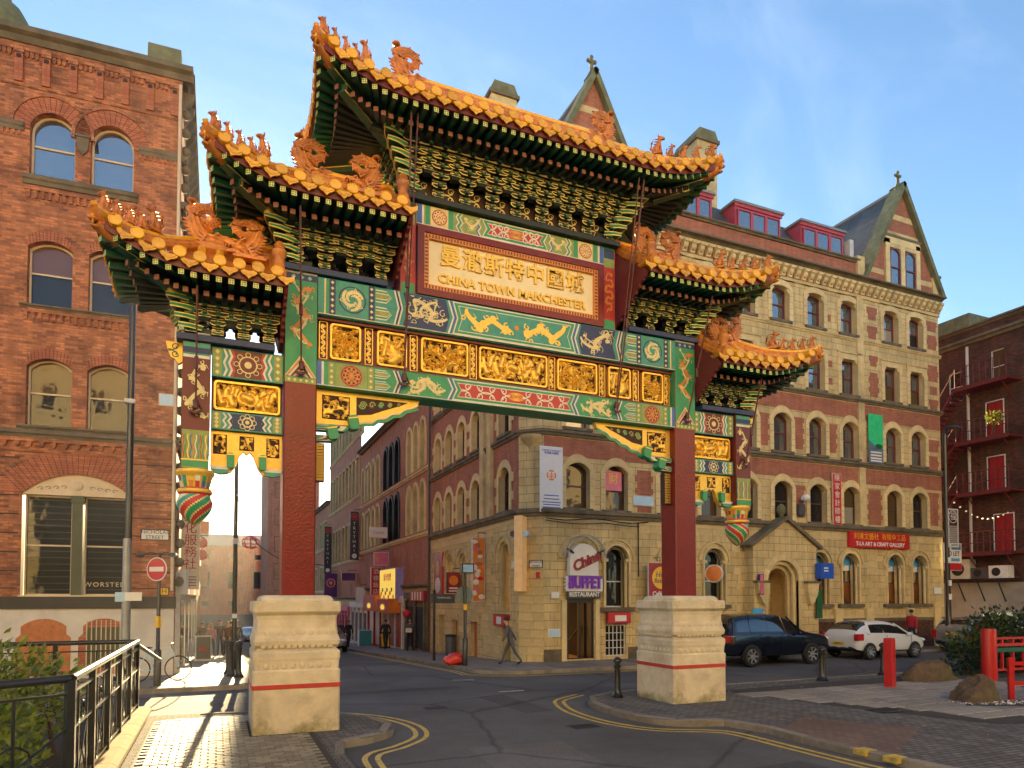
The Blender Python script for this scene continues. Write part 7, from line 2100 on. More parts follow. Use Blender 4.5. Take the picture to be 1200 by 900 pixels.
# leaves and hedges
def leafmat(name, col, tr):
    m, n, l, p = nt(name)
    o = [x for x in n if x.type == 'OUTPUT_MATERIAL'][0]
    tb = n.new('ShaderNodeBsdfTranslucent'); tb.inputs['Color'].default_value = (*tr, 1)
    mx_ = n.new('ShaderNodeMixShader'); mx_.inputs[0].default_value = .4
    co = n.new('ShaderNodeTexCoord'); nz_ = n.new('ShaderNodeTexNoise'); nz_.inputs['Scale'].default_value = 6
    l.new(co.outputs['Object'], nz_.inputs['Vector'])
    mr = n.new('ShaderNodeMapRange'); mr.inputs['From Min'].default_value = .3; mr.inputs['From Max'].default_value = .7; mr.inputs['To Min'].default_value = .6; mr.inputs['To Max'].default_value = 1.5
    l.new(nz_.outputs['Fac'], mr.inputs['Value']); s = n.new('ShaderNodeVectorMath'); s.operation = 'SCALE'; s.inputs[0].default_value = col
    l.new(mr.outputs['Result'], s.inputs['Scale']); l.new(s.outputs['Vector'], p.inputs['Base Color']); p.inputs['Roughness'].default_value = .38
    l.new(p.outputs[0], mx_.inputs[1]); l.new(tb.outputs[0], mx_.inputs[2]); l.new(mx_.outputs[0], o.inputs['Surface'])
leafmat('leaf_bright', (.20, .25, .035), (.45, .46, .04)); leafmat('leaf_mid', (.075, .12, .022), (.2, .26, .03)); leafmat('leaf_dark', (.018, .04, .014), (.05, .09, .02))
def shrub(name, label, lobes, n, size, mats, base, seed=1):
    """lobes: (x,y,z,rx,ry,rz) foliage volumes; leaves are bent two-face blades around a few stems"""
    r = random.Random(seed); t = thing(name, label, 'shrub', T(*base))
    q = MB()
    for (x, y, z, rx, ry, rz) in lobes:
        for k in range(4): q.tube([(x + r.uniform(-.15, .15), y + r.uniform(-.15, .15), base[2]), (x + r.uniform(-.3, .3) * rx, y + r.uniform(-.3, .3) * ry, z * .6 + base[2] * .4), (x + r.uniform(-.7, .7) * rx, y + r.uniform(-.7, .7) * ry, z + r.uniform(0, .6) * rz)], [.03, .02, .008], 'frame_brown', 5)
    q.obj('stems', t)
    q = MB(); tot = sum(a[3] * a[4] * a[5] for a in lobes)
    for (x, y, z, rx, ry, rz) in lobes:
        for k in range(int(n * rx * ry * rz / tot)):
            u = Vector((r.gauss(0, 1), r.gauss(0, 1), r.gauss(0, 1))).normalized(); rr = r.random() ** .35 * (1 + .22 * r.gauss(0, .5))
            p = Vector((x + u.x * rx * rr, y + u.y * ry * rr, z + u.z * rz * rr))
            if p.z < base[2] + .03: continue
            d = (u + Vector((r.gauss(0, .7), r.gauss(0, .7), r.gauss(0, .5) + .3))).normalized(); s = size * (.6 + .8 * r.random())
            e = d.cross(Vector((r.gauss(0, 1), r.gauss(0, 1), 1))).normalized() * s * .28; up = d.cross(e).normalized() * s * .12
            a, b, c = p, p + d * s * .5 + up, p + d * s
            q.add([tuple(a), tuple(b + e), tuple(c), tuple(b - e), tuple(b - up * .6)], [(0, 1, 2, 4), (0, 4, 2, 3)], r.choice(mats))
    o = q.obj('foliage', t); o['kind'] = 'stuff'
    return t
shrub('laurel_shrub', 'sunlit yellow-green evergreen shrub behind the black railings', [(-2.9, 10.9, 1.15, .95, 1.0, .75), (-3.5, 10.0, .9, .9, .9, .75), (-2.4, 9.6, .75, .6, .7, .6), (-2.2, 11.6, 1.0, .5, .6, .6), (-2.1, 8.9, .5, .4, .6, .45)], 6500, .105, ['leaf_bright', 'leaf_bright', 'leaf_mid'], (-3, 10.5, .15), 2)
shrub('hedge', 'dark evergreen hedge trailing over behind the red fence', [(20.4, 13.2, .75, .7, .6, .75), (21.8, 13.3, 1.35, 1.0, .6, .7), (23.6, 13.0, 1.45, 1.2, .6, .7), (25.4, 12.6, 1.45, 1.2, .6, .7), (22.6, 13.1, .7, 2.4, .5, .6)], 7000, .13, ['leaf_dark', 'leaf_dark', 'leaf_mid'], (22, 13.2, .11), 3)

# railings round the planting bed, on a stone coping
RX, RY0, RY1 = -1.36, 8.35, 14.75
t = thing('railing', 'black iron railing with crossed bars and a rounded handrail round the planting bed', 'railing', T(RX, RY0, .1))
def rail_run(P0, P1, zt, zb, nbay, ornate=True):
    a, b = Vector(P0), Vector(P1); L = (b - a).length; ang = math.atan2(b.y - a.y, b.x - a.x); M = T(a.x, a.y, 0, rz=ang)
    q = MB(); q.tube([(0, 0, zt), (L, 0, zt)], .042, 'black_paint', 10); q.obj('handrail', t, M, 50)
    for z in (zt - .14, zt - .52, zb + .08) if ornate else (zt - .16, zb + .1): q = MB(); q.box(0, -.018, z - .012, L, .018, z + .012, 'black_paint'); q.obj('rail', t, M)
    for k in range(nbay + 1):
        x = L * k / nbay; q = MB(); q.box(x - .035, -.035, zb, x + .035, .035, zt - .02, 'black_paint'); q.obj('upright', t, M)
    for k in range(nbay):
        x0, x1 = L * k / nbay, L * (k + 1) / nbay; xm = (x0 + x1) / 2; w = x1 - x0
        q = MB()
        if ornate:
            for x in (x0 + w * .3, x0 + w * .7): q.box(x - .01, -.01, zb + .08, x + .01, .01, zt - .14, 'black_paint')
            q.tube([(x0 + w * .3, 0, zb + .1), (x0 + w * .7, 0, zt - .54)], .009, 'black_paint', 5); q.tube([(x0 + w * .7, 0, zb + .1), (x0 + w * .3, 0, zt - .54)], .009, 'black_paint', 5)
            q.tube([(xm + .09 * cos(i * .6), 0, zt - .4 + .09 * sin(i * .6)) for i in range(11)], .01, 'black_paint', 5)
        else:
            q.tube([(x0, 0, zb + .1), (x1, 0, zt - .5)], .014, 'black_paint', 5); q.tube([(x1, 0, zb + .1), (x0, 0, zt - .5)], .014, 'black_paint', 5); q.box(xm - .012, -.012, zb + .1, xm + .012, .012, zt - .16, 'black_paint')
            q.tube([(xm + .16 * cos(i * .6), 0, (zt + zb) / 2 - .12 + .16 * sin(i * .6)) for i in range(12)], .012, 'black_paint', 5)
        q.obj('infill', t, M)
rail_run((RX, RY0, 0), (RX, RY1, 0), 1.56, .3, 5)
rail_run((RX - 3.3, RY0 - 2.4, 0), (RX - .02, RY0 - .02, 0), 1.56, .25, 4, False)
rail_run((RX - 6.5, RY1, 0), (RX - .02, RY1, 0), 1.56, .25, 5, False)
q = MB(); q.tube([(RX, RY1, 1.5), (RX + .35, RY1 + .55, 1.15)], .035, 'grey_metal', 8); q.obj('end_stay', t, None, 50)
t = thing('bed_wall', 'low sandstone coping wall under the black railing', 'wall', T(RX, RY0, 0))
q = MB(); q.box(RX - .16, RY0 - .2, 0, RX + .16, RY1 + .1, .2, 'coping_stone'); q.obj('wall', t)
for k in range(7):
    y = RY0 - .3 + k * .98; q = MB(); q.prism([(RX - .2, .2), (RX + .24, .2), (RX + .24, .26), (RX + .16, .31), (RX - .14, .31), (RX - .2, .26)], y, y + .965, 'coping_stone'); q.obj('coping_stone', t)
q = MB(); q.poly([(-9, 5.5, .13), (RX - .1, 5.5, .13), (RX - .1, RY1, .13), (-9, RY1, .13)], 'soil')
tag(q.obj('planting_bed'), kind='structure')

# lamp posts and sign poles
x, y = -2.12, 20.0
t = thing('lamp_column', 'tall black lamp column with a grey lower sleeve in front of the brick warehouse', 'lamp post', T(x, y, .11)); q = MB(); q.lathe([(.11, 0), (.1, 3.8)], 12, 'grey_metal'); q.obj('sleeve', t, T(x, y, .11), 40); q = MB(); q.lathe([(.085, 3.75), (.075, 10.5)], 12, 'black_paint', (.02, .0, 0)); q.box(-.02, -.3, 10.4, .02, .0, 10.5, 'black_paint'); q.ell((0, -.6, 10.5), (.14, .36, .08), 'dark_grey', 10, 6); q.obj('column', t, T(x, y, .11), 40)
q = MB(); q.box(-.24, -.12, 2.18, -.02, -.1, 2.42, 'sign_pale_blue'); q.box(-.02, -.12, 2.2, .36, -.1, 2.42, 'sign_white'); q.box(-.12, -.13, 7.3, .12, .1, 7.4, 'light_grey'); q.obj('parking_plate', t, T(x, y, .11))
x, y = .58, 25.4; g = gz(y) + .11
t = thing('lamp_post', 'slim black lamp post on the sunlit pavement with a wire lantern strung from it', 'lamp post', T(x, y, g)); q = MB(); q.lathe([(.14, 0), (.14, .9), (.1, 1.0), (.08, 1.1), (.06, 7.6)], 12, 'black_paint'); q.tube([(0, 0, 7.6), (.3, -.5, 8.0), (.4, -1.2, 8.0)], .035, 'black_paint', 6); q.obj('column', t, T(x, y, g), 40); q = MB(); q.ell((.4, -1.4, 8.0), (.12, .3, .08), 'dark_grey'); q.obj('lantern_head', t, T(x, y, g), 50)
q = MB(); q.box(-.08, -.09, 1.75, .08, -.075, 1.9, 'sign_white'); q.box(-.09, -.1, 4.3, .09, -.02, 4.5, 'light_grey'); q.obj('plate', t, T(x, y, g))
t = thing('wire_lantern', 'round red wire lantern hanging on a sagging cable above the street', 'lantern', T(1.05, 25, 4.05)); q = MB()
for k in range(8): a = k * pi / 4; q.tube([(1.05 + .27 * sin(pi * i / 8) * cos(a), 25 + .27 * sin(pi * i / 8) * sin(a), 4.28 + .22 * cos(pi * i / 8)) for i in range(9)], .012, 'sign_red', 5)
for zz, rr in ((.1, .24), (-.05, .27), (-.15, .2)): q.tube([(1.05 + rr * cos(i * .42), 25 + rr * sin(i * .42), 4.28 + zz) for i in range(16)], .01, 'sign_red', 5)
q.obj('cage', t); q = MB(); q.tube([(.6, 25.3, 6.0), (.75, 25.2, 5.3), (.9, 25.1, 4.85), (1.05, 25, 4.5), (1.4, 24.9, 4.1), (1.9, 24.7, 3.75), (3.5, 24.5, 3.5 + .0)], .014, 'black_matt', 5)
for i in range(9): f = i / 8; q.ell((lerp(.62, 1.02, f), 25.15, lerp(5.9, 4.6, f) - .12 * sin(pi * f)), .03, 'frame_cream', 6, 4)
q.obj('cable', t)
x, y = -1.38, 20.0
t = thing('no_entry_sign', 'red round no-entry sign on a black pole with a twin floodlight', 'traffic sign', T(x, y, .11)); M = T(x, y, .11, rz=R(-38))
q = MB(); q.lathe([(.09, 0), (.09, .9), (.05, .95), (.045, 3.45)], 12, 'black_paint'); q.box(-.052, -.052, 1.5, .052, .052, 1.8, 'sign_yellow'); q.obj('pole', t, M, 40)
q = MB(); q.prism([(.31 * cos(i * pi / 14), 3.02 + .31 * sin(i * pi / 14)) for i in range(28)], -.09, -.075, 'sign_white'); dsk = q.obj('sign_plate', t, M)
q = MB(); q.prism([(.285 * cos(i * pi / 14), 3.02 + .285 * sin(i * pi / 14)) for i in range(28)], -.094, -.09, 'sign_red'); q.box(-.22, -.099, 2.96, .22, -.094, 3.08, 'sign_white'); q.obj('sign_face', dsk, M)
for s in (-1, 1): q = MB(); q.tube([(0, 0, 3.42), (s * .25, -.05, 3.46), (s * .42, -.1, 3.42)], .02, 'black_paint', 6); q.ell((s * .5, -.12, 3.38), (.13, .1, .06), 'dark_grey'); q.obj('floodlight', t, M, 50)
x, y = 7.85, 22.2; g = gz(y) + .11
t = thing('sign_post', 'black post carrying a round sign seen from behind and a small lamp box', 'traffic sign', T(x, y, g)); M = T(x, y, g)
q = MB(); q.lathe([(.09, 0), (.09, .9), (.055, .96), (.05, 3.3)], 12, 'black_paint'); q.box(-.055, -.055, 1.9, .055, .055, 2.1, 'sign_yellow'); q.obj('pole', t, M, 40)
q = MB(); q.prism([(.3 * cos(i * pi / 14), 2.42 + .3 * sin(i * pi / 14)) for i in range(28)], .06, .075, 'sage_grey'); q.obj('sign_plate', t, M)

q = MB(); q.box(-.16, -.12, 3.16, .28, .14, 3.5, 'black_paint'); q.box(-.12, -.13, 3.2, .24, -.12, 3.46, 'sign_pale_blue'); q.obj('lamp_box', t, M)
x, y = 7.9, 26.0; g = gz(y) + .11
t = thing('finger_post', 'dark pedestrian finger post with two grey arms on the side street pavement', 'sign post', T(x, y, g)); M = T(x, y, g); q = MB(); q.lathe([(.06, 0), (.05, 2.7), (.07, 2.72), (.02, 2.8)], 10, 'black_paint'); q.obj('pole', t, M, 40); q = MB(); q.box(-.15, -.03, 2.25, .85, .03, 2.62, 'dark_grey'); fa = q.obj('arm', t, M); text('TOWN HALL', .1, 'sign_white', M @ T(.4, -.035, 2.47) @ FACE, fa)
x, y = 29.46, 19.9; M = T(x, y, gz(y))
t = thing('street_lamp', 'tall black street lamp at the facade corner with a silver fretwork panel', 'lamp post', M); q = MB(); q.lathe([(.16, 0), (.16, 1.2), (.12, 1.3), (.1, 2.2), (.085, 9.6)], 12, 'black_paint'); q.tube([(0, 0, 9.6), (.1, 0, 9.9), (.5, 0, 9.98)], .05, 'black_paint', 6); q.obj('column', t, M, 40); q = MB(); q.ell((.75, 0, 9.98), (.38, .16, .09), 'dark_grey', 12, 6); q.obj('lamp_head', t, M, 50)
q = MB(); frame_ring(q, -.05, .62, 4.6, 6.3, .05, -.12, -.09, 'light_grey', .02); ring(q, .285, 5.95, .27, .04, -.1, 'light_grey')
for i in range(14):
    for j in range(11): ring(q, .02 + .041 * i, 4.68 + .084 * j, .026, .012, -.1 - .001 * (i % 2), 'light_grey', 8)
fp = q.obj('fretwork_panel', t, M); text('福', .42, 'light_grey', M @ T(.285, -.11, 5.96) @ FACE, fp)
for k, z in enumerate((2.9, 2.3, 3.9)): q = MB(); q.box(-.09, -.11, z, .09, -.09, z + .25, 'sign_white'); q.obj('notice_plate', t, M)
q = MB()
for i in range(11): f = i / 10; q.ell((lerp(30, 36, f), lerp(19.9, 21.2, f), 6.6 - .5 * sin(pi * f)), .04, 'bulb', 6, 5)
q.tube([(lerp(29.5, 36, i / 14), lerp(19.9, 21.2, i / 14), 6.66 - .5 * sin(pi * i / 14)) for i in range(15)], .012, 'black_matt', 4)

tag(q.obj('festoon_lights', None), 'string of small pale bulbs across the side street', 'string lights')

# ============================================================ SIGNS
def signbox(name, label, M, w, h, d, mat, frame=None, cat='sign', group=None):
    t = thing(name, label, cat, M, group); q = MB(); q.box(-w / 2, -d, 0, w / 2, 0, h, frame or mat); q.obj('case', t, M)
    if frame: q = MB(); q.box(-w / 2 + .03, -d - .006, .03, w / 2 - .03, -d, h - .03, mat); q.obj('face', t, M)
    return t
# street name plates
t = signbox('street_name_plate', 'white NICHOLAS STREET plate on the red brick warehouse', FL @ T(-.56, -.01, 4.15), .80, .34, .02, 'sign_white', 'sign_black'); text('NICHOLAS', .155, 'sign_black', FL @ T(-.56, -.042, 4.4) @ FACE, t); text('STREET', .155, 'sign_black', FL @ T(-.56, -.042, 4.24) @ FACE, t)
t = signbox('street_name_plate', 'white NICHOLAS STREET plate on the chamfered stone corner', FC @ T(.68, -.035, 3.46), .52, .3, .02, 'sign_white', 'sign_black'); text('NICHOLAS', .105, 'sign_black', FC @ T(.68, -.067, 3.68) @ FACE, t); text('STREET', .105, 'sign_black', FC @ T(.68, -.067, 3.54) @ FACE, t)
t = signbox('wall_plate', 'small worn white plate round the stone corner facing the side street', F2 @ T(10.95, -.04, 3.47), .5, .3, .02, 'sign_white', 'light_grey')
t = signbox('hydrant_plate', 'yellow hydrant plate with black H at the warehouse corner', FL @ T(-.28, -.01, 2.45), .28, .26, .02, 'sign_yellow', 'sign_black'); text('H', .22, 'sign_black', FL @ T(-.28, -.04, 2.58) @ FACE, t)
t = signbox('pale_plate', 'small pale green notice high on the warehouse wall', FL @ T(-.28, -.01, 8.35), .5, .38, .02, 'sign_pale_blue', 'frame_cream')
# restaurant front
t = thing('restaurant_sign', 'white arched restaurant sign with red script over purple letters', 'sign', F1 @ T(12.45, -.06, 2.5)); a = Op(11.84, 13.04, 3.2, 3.78, .6)
q = MB(); q.prism([(11.84, 3.2)] + a.head(16) + [(13.04, 3.2)], -.28, -.06, 'sign_white'); wb = q.obj('arched_board', t, F1); text('China', .52, 'sign_red_dark', F1 @ T(12.5, -.3, 3.72, ry=R(-24)) @ FACE, wb, ext=.03, bold=.018, shear=.25)
q = MB(); q.box(11.72, -.2, 2.62, 13.26, -.06, 3.18, 'sign_white'); pb_ = q.obj('letter_board', t, F1); text('BUFFET', .62, 'neon_letters', F1 @ T(12.5, -.24, 2.93) @ FACE, pb_, ext=.05, sx=.68, bold=.02)
q = MB(); q.box(11.8, -.16, 2.36, 13.2, -.06, 2.64, 'dark_grey'); rb_ = q.obj('fascia', t, F1); text('RESTAURANT', .23, 'sign_white', F1 @ T(12.5, -.18, 2.5) @ FACE, rb_, ext=.015, sx=.9, bold=.006)
q = MB()
for k in range(4):
    for s in (-1, 1): q.box(12.5 + s * .78 - .05, -.16, 2.66 + k * .13, 12.5 + s * .78 + .05, -.1, 2.71 + k * .13, 'grey_metal')
q.obj('side_vents', t, F1)
for k, (r_, yo) in enumerate(((.78, -.42), (.86, -.34))):
    q = MB(); q.tube([(12.47 + r_ * cos(pi * i / 16), yo, 3.85 + r_ * 1.0 * sin(pi * i / 16)) for i in range(17)], .022, 'grey_metal', 6)
    for i in (2, 14): an = pi * i / 16; q.tube([(12.47 + r_ * cos(an), yo, 3.85 + r_ * sin(an)), (12.47 + (r_ - .25) * cos(an), -.3, 3.8 + (r_ - .2) * sin(an))], .035, 'dark_grey', 6)
    q.obj('lamp_arch', t, F1, 50)
# restaurant doorway, open to a warm lobby
t = thing('restaurant_entrance', 'open restaurant doorway with dark frame and warm lobby beyond', 'doorway', F1 @ T(12.4, 0, .1))
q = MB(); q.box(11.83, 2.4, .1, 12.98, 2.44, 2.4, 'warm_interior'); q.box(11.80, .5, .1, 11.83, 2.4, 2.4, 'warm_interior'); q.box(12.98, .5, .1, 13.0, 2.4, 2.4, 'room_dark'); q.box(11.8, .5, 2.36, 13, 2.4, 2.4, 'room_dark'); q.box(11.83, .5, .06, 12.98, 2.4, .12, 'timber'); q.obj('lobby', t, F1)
q = MB(); q.box(11.83, .02, .1, 11.93, .5, 2.36, 'black_paint'); q.box(12.88, .02, .1, 12.98, .5, 2.36, 'black_paint'); q.box(11.93, .02, 2.2, 12.88, .5, 2.36, 'black_paint'); q.box(12.5, .3, .1, 12.56, .36, 2.2, 'black_paint'); q.obj('door_frame', t, F1)
q = MB(); q.box(0, 0, .1, .42, .04, 2.18, 'black_paint'); dl = q.obj('door_leaf', t, F1 @ T(12.86, .45, 0, rz=R(100))); q = MB(); q.tube([(12.2, 1.2, .3), (12.75, .6, 1.3)], .03, 'black_paint', 6); q.obj('handrail', t, F1)
q = MB(); q.box(11.6, -.1, -.05, 11.8, .02, 2.3, 'sandstone_clean'); q.box(13.02, -.1, -.05, 13.2, .02, 2.3, 'sandstone_clean'); q.obj('jambs', t, F1)
t = signbox('red_lamp_sign', 'small red lit sign above the barred low window', F1 @ T(13.98, -.06, 1.42), 1.0, .42, .16, 'sign_red', 'sign_red_dark'); q = MB(); q.box(-.2, -.172, .08, .3, -.166, .3, 'sign_white'); q.obj('panel', t, F1 @ T(13.98, -.06, 1.42))
t = signbox('wall_banner', 'tall white banner with a red emblem and blue print beside the first-floor window', F1 @ T(11.18, -.07, 5.5), .94, 2.42, .02, 'banner_white')

BMx = F1 @ T(11.18, -.095, 5.5); q = MB()
for r_ in (.19, .13): q.prism(rounded(-r_, r_, 1.36 - .1, 1.36 + .1, .05), -.004 if r_ > .15 else -.008, 0, 'sign_orange' if r_ > .15 else 'banner_white', back=False); q.prism(rounded(-.1, .1, 1.36 - r_, 1.36 + r_, .05), -.005 if r_ > .15 else -.009, 0, 'sign_orange' if r_ > .15 else 'banner_white', back=False)
ring(q, 0, 1.36, .07, .03, -.012, 'sign_orange'); rect(q, -.02, .02, 1.22, 1.5, -.012, 'sign_orange'); em = q.obj('emblem', t, BMx)
for z, s in ((2.27, .07), (2.17, .1)): text('中英華人服務' if s > .08 else 'CHINESE COMMUNITY', s, 'sign_blue', BMx @ T(0, -.004, z) @ FACE, t, sx=1.0 if s > .08 else 1.1)
for z in (.6, .47, .35, .26, .16, .08): q = MB(); w_ = .28 + .1 * ((z * 37) % 1); rect(q, -w_, w_, z, z + .035, -.004, 'sign_blue'); q.obj('print_line', t, BMx)
t = signbox('pale_blue_plate', 'pale blue sign plate on the brick panel beside the red poster window', F1 @ T(15.2, -.03, 5.95), .95, .4, .03, 'sign_pale_blue', 'light_grey')
t = signbox('hanging_shop_sign', 'red shop sign with a yellow disc hanging by the right gate post', F1 @ T(15.7, -.35, 2.15), 1.1, 1.6, .06, 'sign_red_dark', 'light_grey'); MM = F1 @ T(15.7, -.42, 2.15); q = MB(); disc(q, .05, 1.0, .43, -.004, 'sign_yellow'); q.obj('disc', t, MM); text("Ho's", .3, 'sign_purple', MM @ T(.05, -.01, 1.12) @ FACE, t, shear=.2); text('Bakery', .25, 'sign_purple', MM @ T(.05, -.01, .88) @ FACE, t, shear=.2); text('Café Bar', .24, 'sign_white', MM @ T(.05, -.01, .38) @ FACE, t, bold=.006); q = MB(); q.tube([(15.7, -.39, 3.75), (15.7, -.39, 3.95), (15.7, 0, 3.95)], .02, 'grey_metal', 6); q.obj('bracket', t, F1)
t = thing('round_shop_sign', 'orange lozenge sign projecting beside the porch', 'sign', F1 @ T(18.4, -.3, 3.3)); q = MB(); q.lathe([(.36, 0), (.36, .12)], 22, 'sign_white'); q.lathe([(.33, .12), (.3, .135), (.01, .135)], 22, 'sign_orange'); q.obj('drum', t, F1 @ T(18.35, -.4, 3.35, rz=R(-62), rx=R(90)), 40); q = MB(); q.box(18.4, -.35, 3.3, 18.46, 0, 3.36, 'grey_metal'); q.obj('arm', t, F1)
t = thing('vertical_red_sign', 'red vertical sign with white Chinese characters between first-floor windows', 'sign', F1 @ T(25.5, -.06, 5.6)); MM = F1 @ T(25.5, -.07, 5.62); q = MB(); q.box(-.27, -.04, 0, .27, .02, 2.35, 'frame_cream'); q.box(-.235, -.05, .035, .235, -.04, 2.315, 'sign_red'); q.obj('board', t, MM)
for i, ch in enumerate('陳家會計師樓'): text(ch, .34, 'sign_white', MM @ T(0, -.056, 2.12 - i * .375) @ FACE, t)
t = thing('gallery_sign', 'long red gallery fascia with gold Chinese characters over white capitals', 'sign', F1 @ T(28.1, -.1, 4.6)); MM = F1 @ T(28.12, -.14, 4.66); q = MB(); q.box(-1.95, -.05, 0, 1.95, .1, .72, 'sign_red'); q.obj('board', t, MM); text('利達文藝社  有情中工品', .32, 'sign_yellow', MM @ T(-.02, -.056, .5) @ FACE, t, sp=1.02); text('T-LA ART & CRAFT GALLERY', .255, 'sign_white', MM @ T(-.0, -.056, .17) @ FACE, t, bold=.008, sp=.97)
t = thing('green_banner', 'bright green and slate banner by the second-floor window', 'banner', F1 @ T(28.0, -.1, 8.6)); MM = F1 @ T(28.0, -.12, 8.6); q = MB(); q.box(-.47, -.02, .7, .47, 0, 2.3, 'sign_green'); q.box(-.47, -.02, 0, .47, 0, .7, 'banner_slate'); q.prism([(-.47, .7), (.47, .7), (.47, .62), (.2, .68), (-.1, .82), (-.47, 1.1)][::-1], -.024, -.02, 'banner_slate'); q.ell((.2, -.02, .82), (.25, .008, .1), 'sign_green_dark'); q.obj('cloth', t, MM)

for z in (.48, .34, .2, .08): q = MB(); rect(q, -.36, .36, z, z + .07, -.026, 'sign_white'); q.obj('print_line', t, MM)
t = signbox('blue_box_sign', 'bright blue projecting box sign at the gallery window', F1 @ T(24.0, -.55, 3.2), .75, .66, .3, 'sign_blue', 'sign_blue'); q = MB(); rect(q, -.2, .05, .42, .48, -.31, 'sign_white'); rect(q, -.2, .05, .3, .36, -.31, 'sign_white'); q.obj('print_line', t, F1 @ T(24.0, -.55, 3.2)); q = MB(); q.box(-.05, -.1, .25, .05, .55, .35, 'black_paint'); q.obj('arm', t, F1 @ T(24.0, -.55, 3.2))
t = signbox('green_notice', 'tall dark green notice board beside the porch', F1 @ T(23.72, -.62, 1.5), .32, 1.25, .05, 'sign_green_dark', 'frame_green')
t = signbox('blue_green_poster', 'blue and green poster standing against the porch', F1 @ T(20.2, -.75, .9), .55, 1.05, .03, 'sign_green', 'sign_green'); q = MB(); rect(q, -.27, .27, .55, 1.04, -.04, 'sign_sky'); rect(q, -.2, .2, .7, .78, -.044, 'sign_white'); q.obj('print', t, F1 @ T(20.2, -.75, .9))
t = signbox('white_notice', 'white printed notice standing beside the blue and green poster', F1 @ T(20.85, -.72, .92), .6, .72, .03, 'sign_white', 'sign_white'); q = MB()
for k in range(5): rect(q, -.22, .22, .1 + .11 * k, .14 + .11 * k, -.04, 'light_grey')
q.obj('print', t, F1 @ T(20.85, -.72, .92))
t = signbox('pink_lamp_sign', 'narrow magenta and yellow sign on the porch pier', F1 @ T(20.5, -.58, 2.5), .22, .85, .12, 'sign_pink', 'sign_purple')
t = signbox('letting_board', 'white and red TO LET board on the end of the stone facade', F1 @ T(32.9, -.3, 3.7), 1.35, 1.35, .04, 'sign_white', 'light_grey'); MM = F1 @ T(32.9, -.35, 3.7); text('TO LET', .3, 'banner_slate', MM @ T(0, -.004, .82) @ FACE, t, bold=.008); q = MB(); rect(q, -.64, .64, .03, .36, -.004, 'sign_red'); rect(q, -.1, .6, 1.02, 1.3, -.004, 'banner_slate'); rect(q, -.5, .5, .46, .6, -.004, 'sign_sky'); q.obj('print', t, MM)
t = signbox('white_wall_plate', 'small white plate on the facade below the letting board', F1 @ T(32.2, -.03, 2.55), .6, .35, .02, 'sign_white', 'light_grey')
t = signbox('small_notice', 'small white notice left of the restaurant door', F1 @ T(11.35, -.04, 2.35), .36, .26, .02, 'sign_white', 'light_grey')
t = signbox('lilac_notice', 'crooked pale notice below the small one by the restaurant door', F1 @ T(11.3, -.04, .95), .5, .3, .02, 'sign_pale_blue', 'sign_white')
t = signbox('edge_lit_sign', 'tall narrow orange light-box sign fixed to the stone corner', FC @ T(.18, -.05, 2.62), .3, 2.72, .55, 'edge_lit', 'edge_lit')
q = MB(); q.lathe([(.02, -.1), (.12, -.1), (.12, .1), (.02, .1)], 12, 'dark_grey', (.0, 0, 0)); fl = q.obj('floodlight', t, FC @ T(-.05, -.4, 4.7, rx=R(90)), 40); q = MB(); q.lathe([(.02, -.1), (.12, -.1), (.12, .1), (.02, .1)], 12, 'sign_pale_blue'); q.obj('floodlight', t, FC @ T(.42, -.4, 4.7, rx=R(90)), 40)
# side street signs (hung out over the pavement, facing down the street)
def hung(name, label, Y, x0, x1, z0, z1, mat, frame='dark_grey', arm=True):
    M = T((x0 + x1) / 2, Y, z0); t = signbox(name, label, M, x1 - x0, z1 - z0, .14, mat, frame, group='signs hung over the side street')
    if arm: q = MB(); q.tube([(0, -.07, z1 - z0), (0, -.07, z1 - z0 + .2), ((10.2 - (x0 + x1) / 2), -.07, z1 - z0 + .2)], .025, 'dark_grey', 5); q.obj('arm', t, M)
    return t, M @ T(0, -.15, 0)
t, M = hung('food_banner', 'tall orange photo banner hung on the side of the corner building', 26.3, 9.56, 10.12, 2.22, 4.85, 'sign_orange', 'light_grey')
rr = random.Random(6)
for k in range(16): q = MB(); q.ell((rr.uniform(-.2, .2), -.004, .2 + .15 * k), (.1 + .06 * rr.random(), .004, .08 + .05 * rr.random()), rr.choice(['timber', 'sign_pink', 'sign_white', 'sign_red', 'rust_board']), 10, 4); q.obj('print', t, M)
t, M = hung('disc_sign', 'dark red hanging sign with an orange disc on the side street', 29.4, 9.48, 10.1, 2.58, 3.52, 'sign_red_dark', 'sign_black'); q = MB(); disc(q, 0, .58, .22, -.004, 'sign_orange'); rect(q, -.2, .2, .2, .26, -.004, 'sign_white'); rect(q, -.22, .22, .08, .13, -.004, 'sign_white'); q.obj('print', t, M)
t, M = hung('red_banner', 'narrow red banner with white characters on the pink brick terrace', 45.5, 9.4, 10.1, 2.3, 4.4, 'sign_red', 'sign_white')
for k, ch in enumerate('酒樓飯店'): text(ch, .4, 'sign_white', M @ T(0, -.01, 1.8 - .45 * k) @ FACE, t)
t, M = hung('pink_photo_sign', 'pink photo sign with a portrait above the red banner', 43.4, 9.15, 10.1, 4.43, 5.28, 'sign_pink', 'light_grey'); q = MB(); q.ell((-.25, -.01, .4), (.12, .004, .18), 'timber'); q.obj('print', t, M)
t, M = hung('cream_sign', 'cream lettered sign hung high over the pavement', 43.7, 8.95, 10.1, 6.2, 6.93, 'sign_white', 'sign_orange'); text('Sweet', .3, 'sign_orange', M @ T(0, -.01, .36) @ FACE, t)
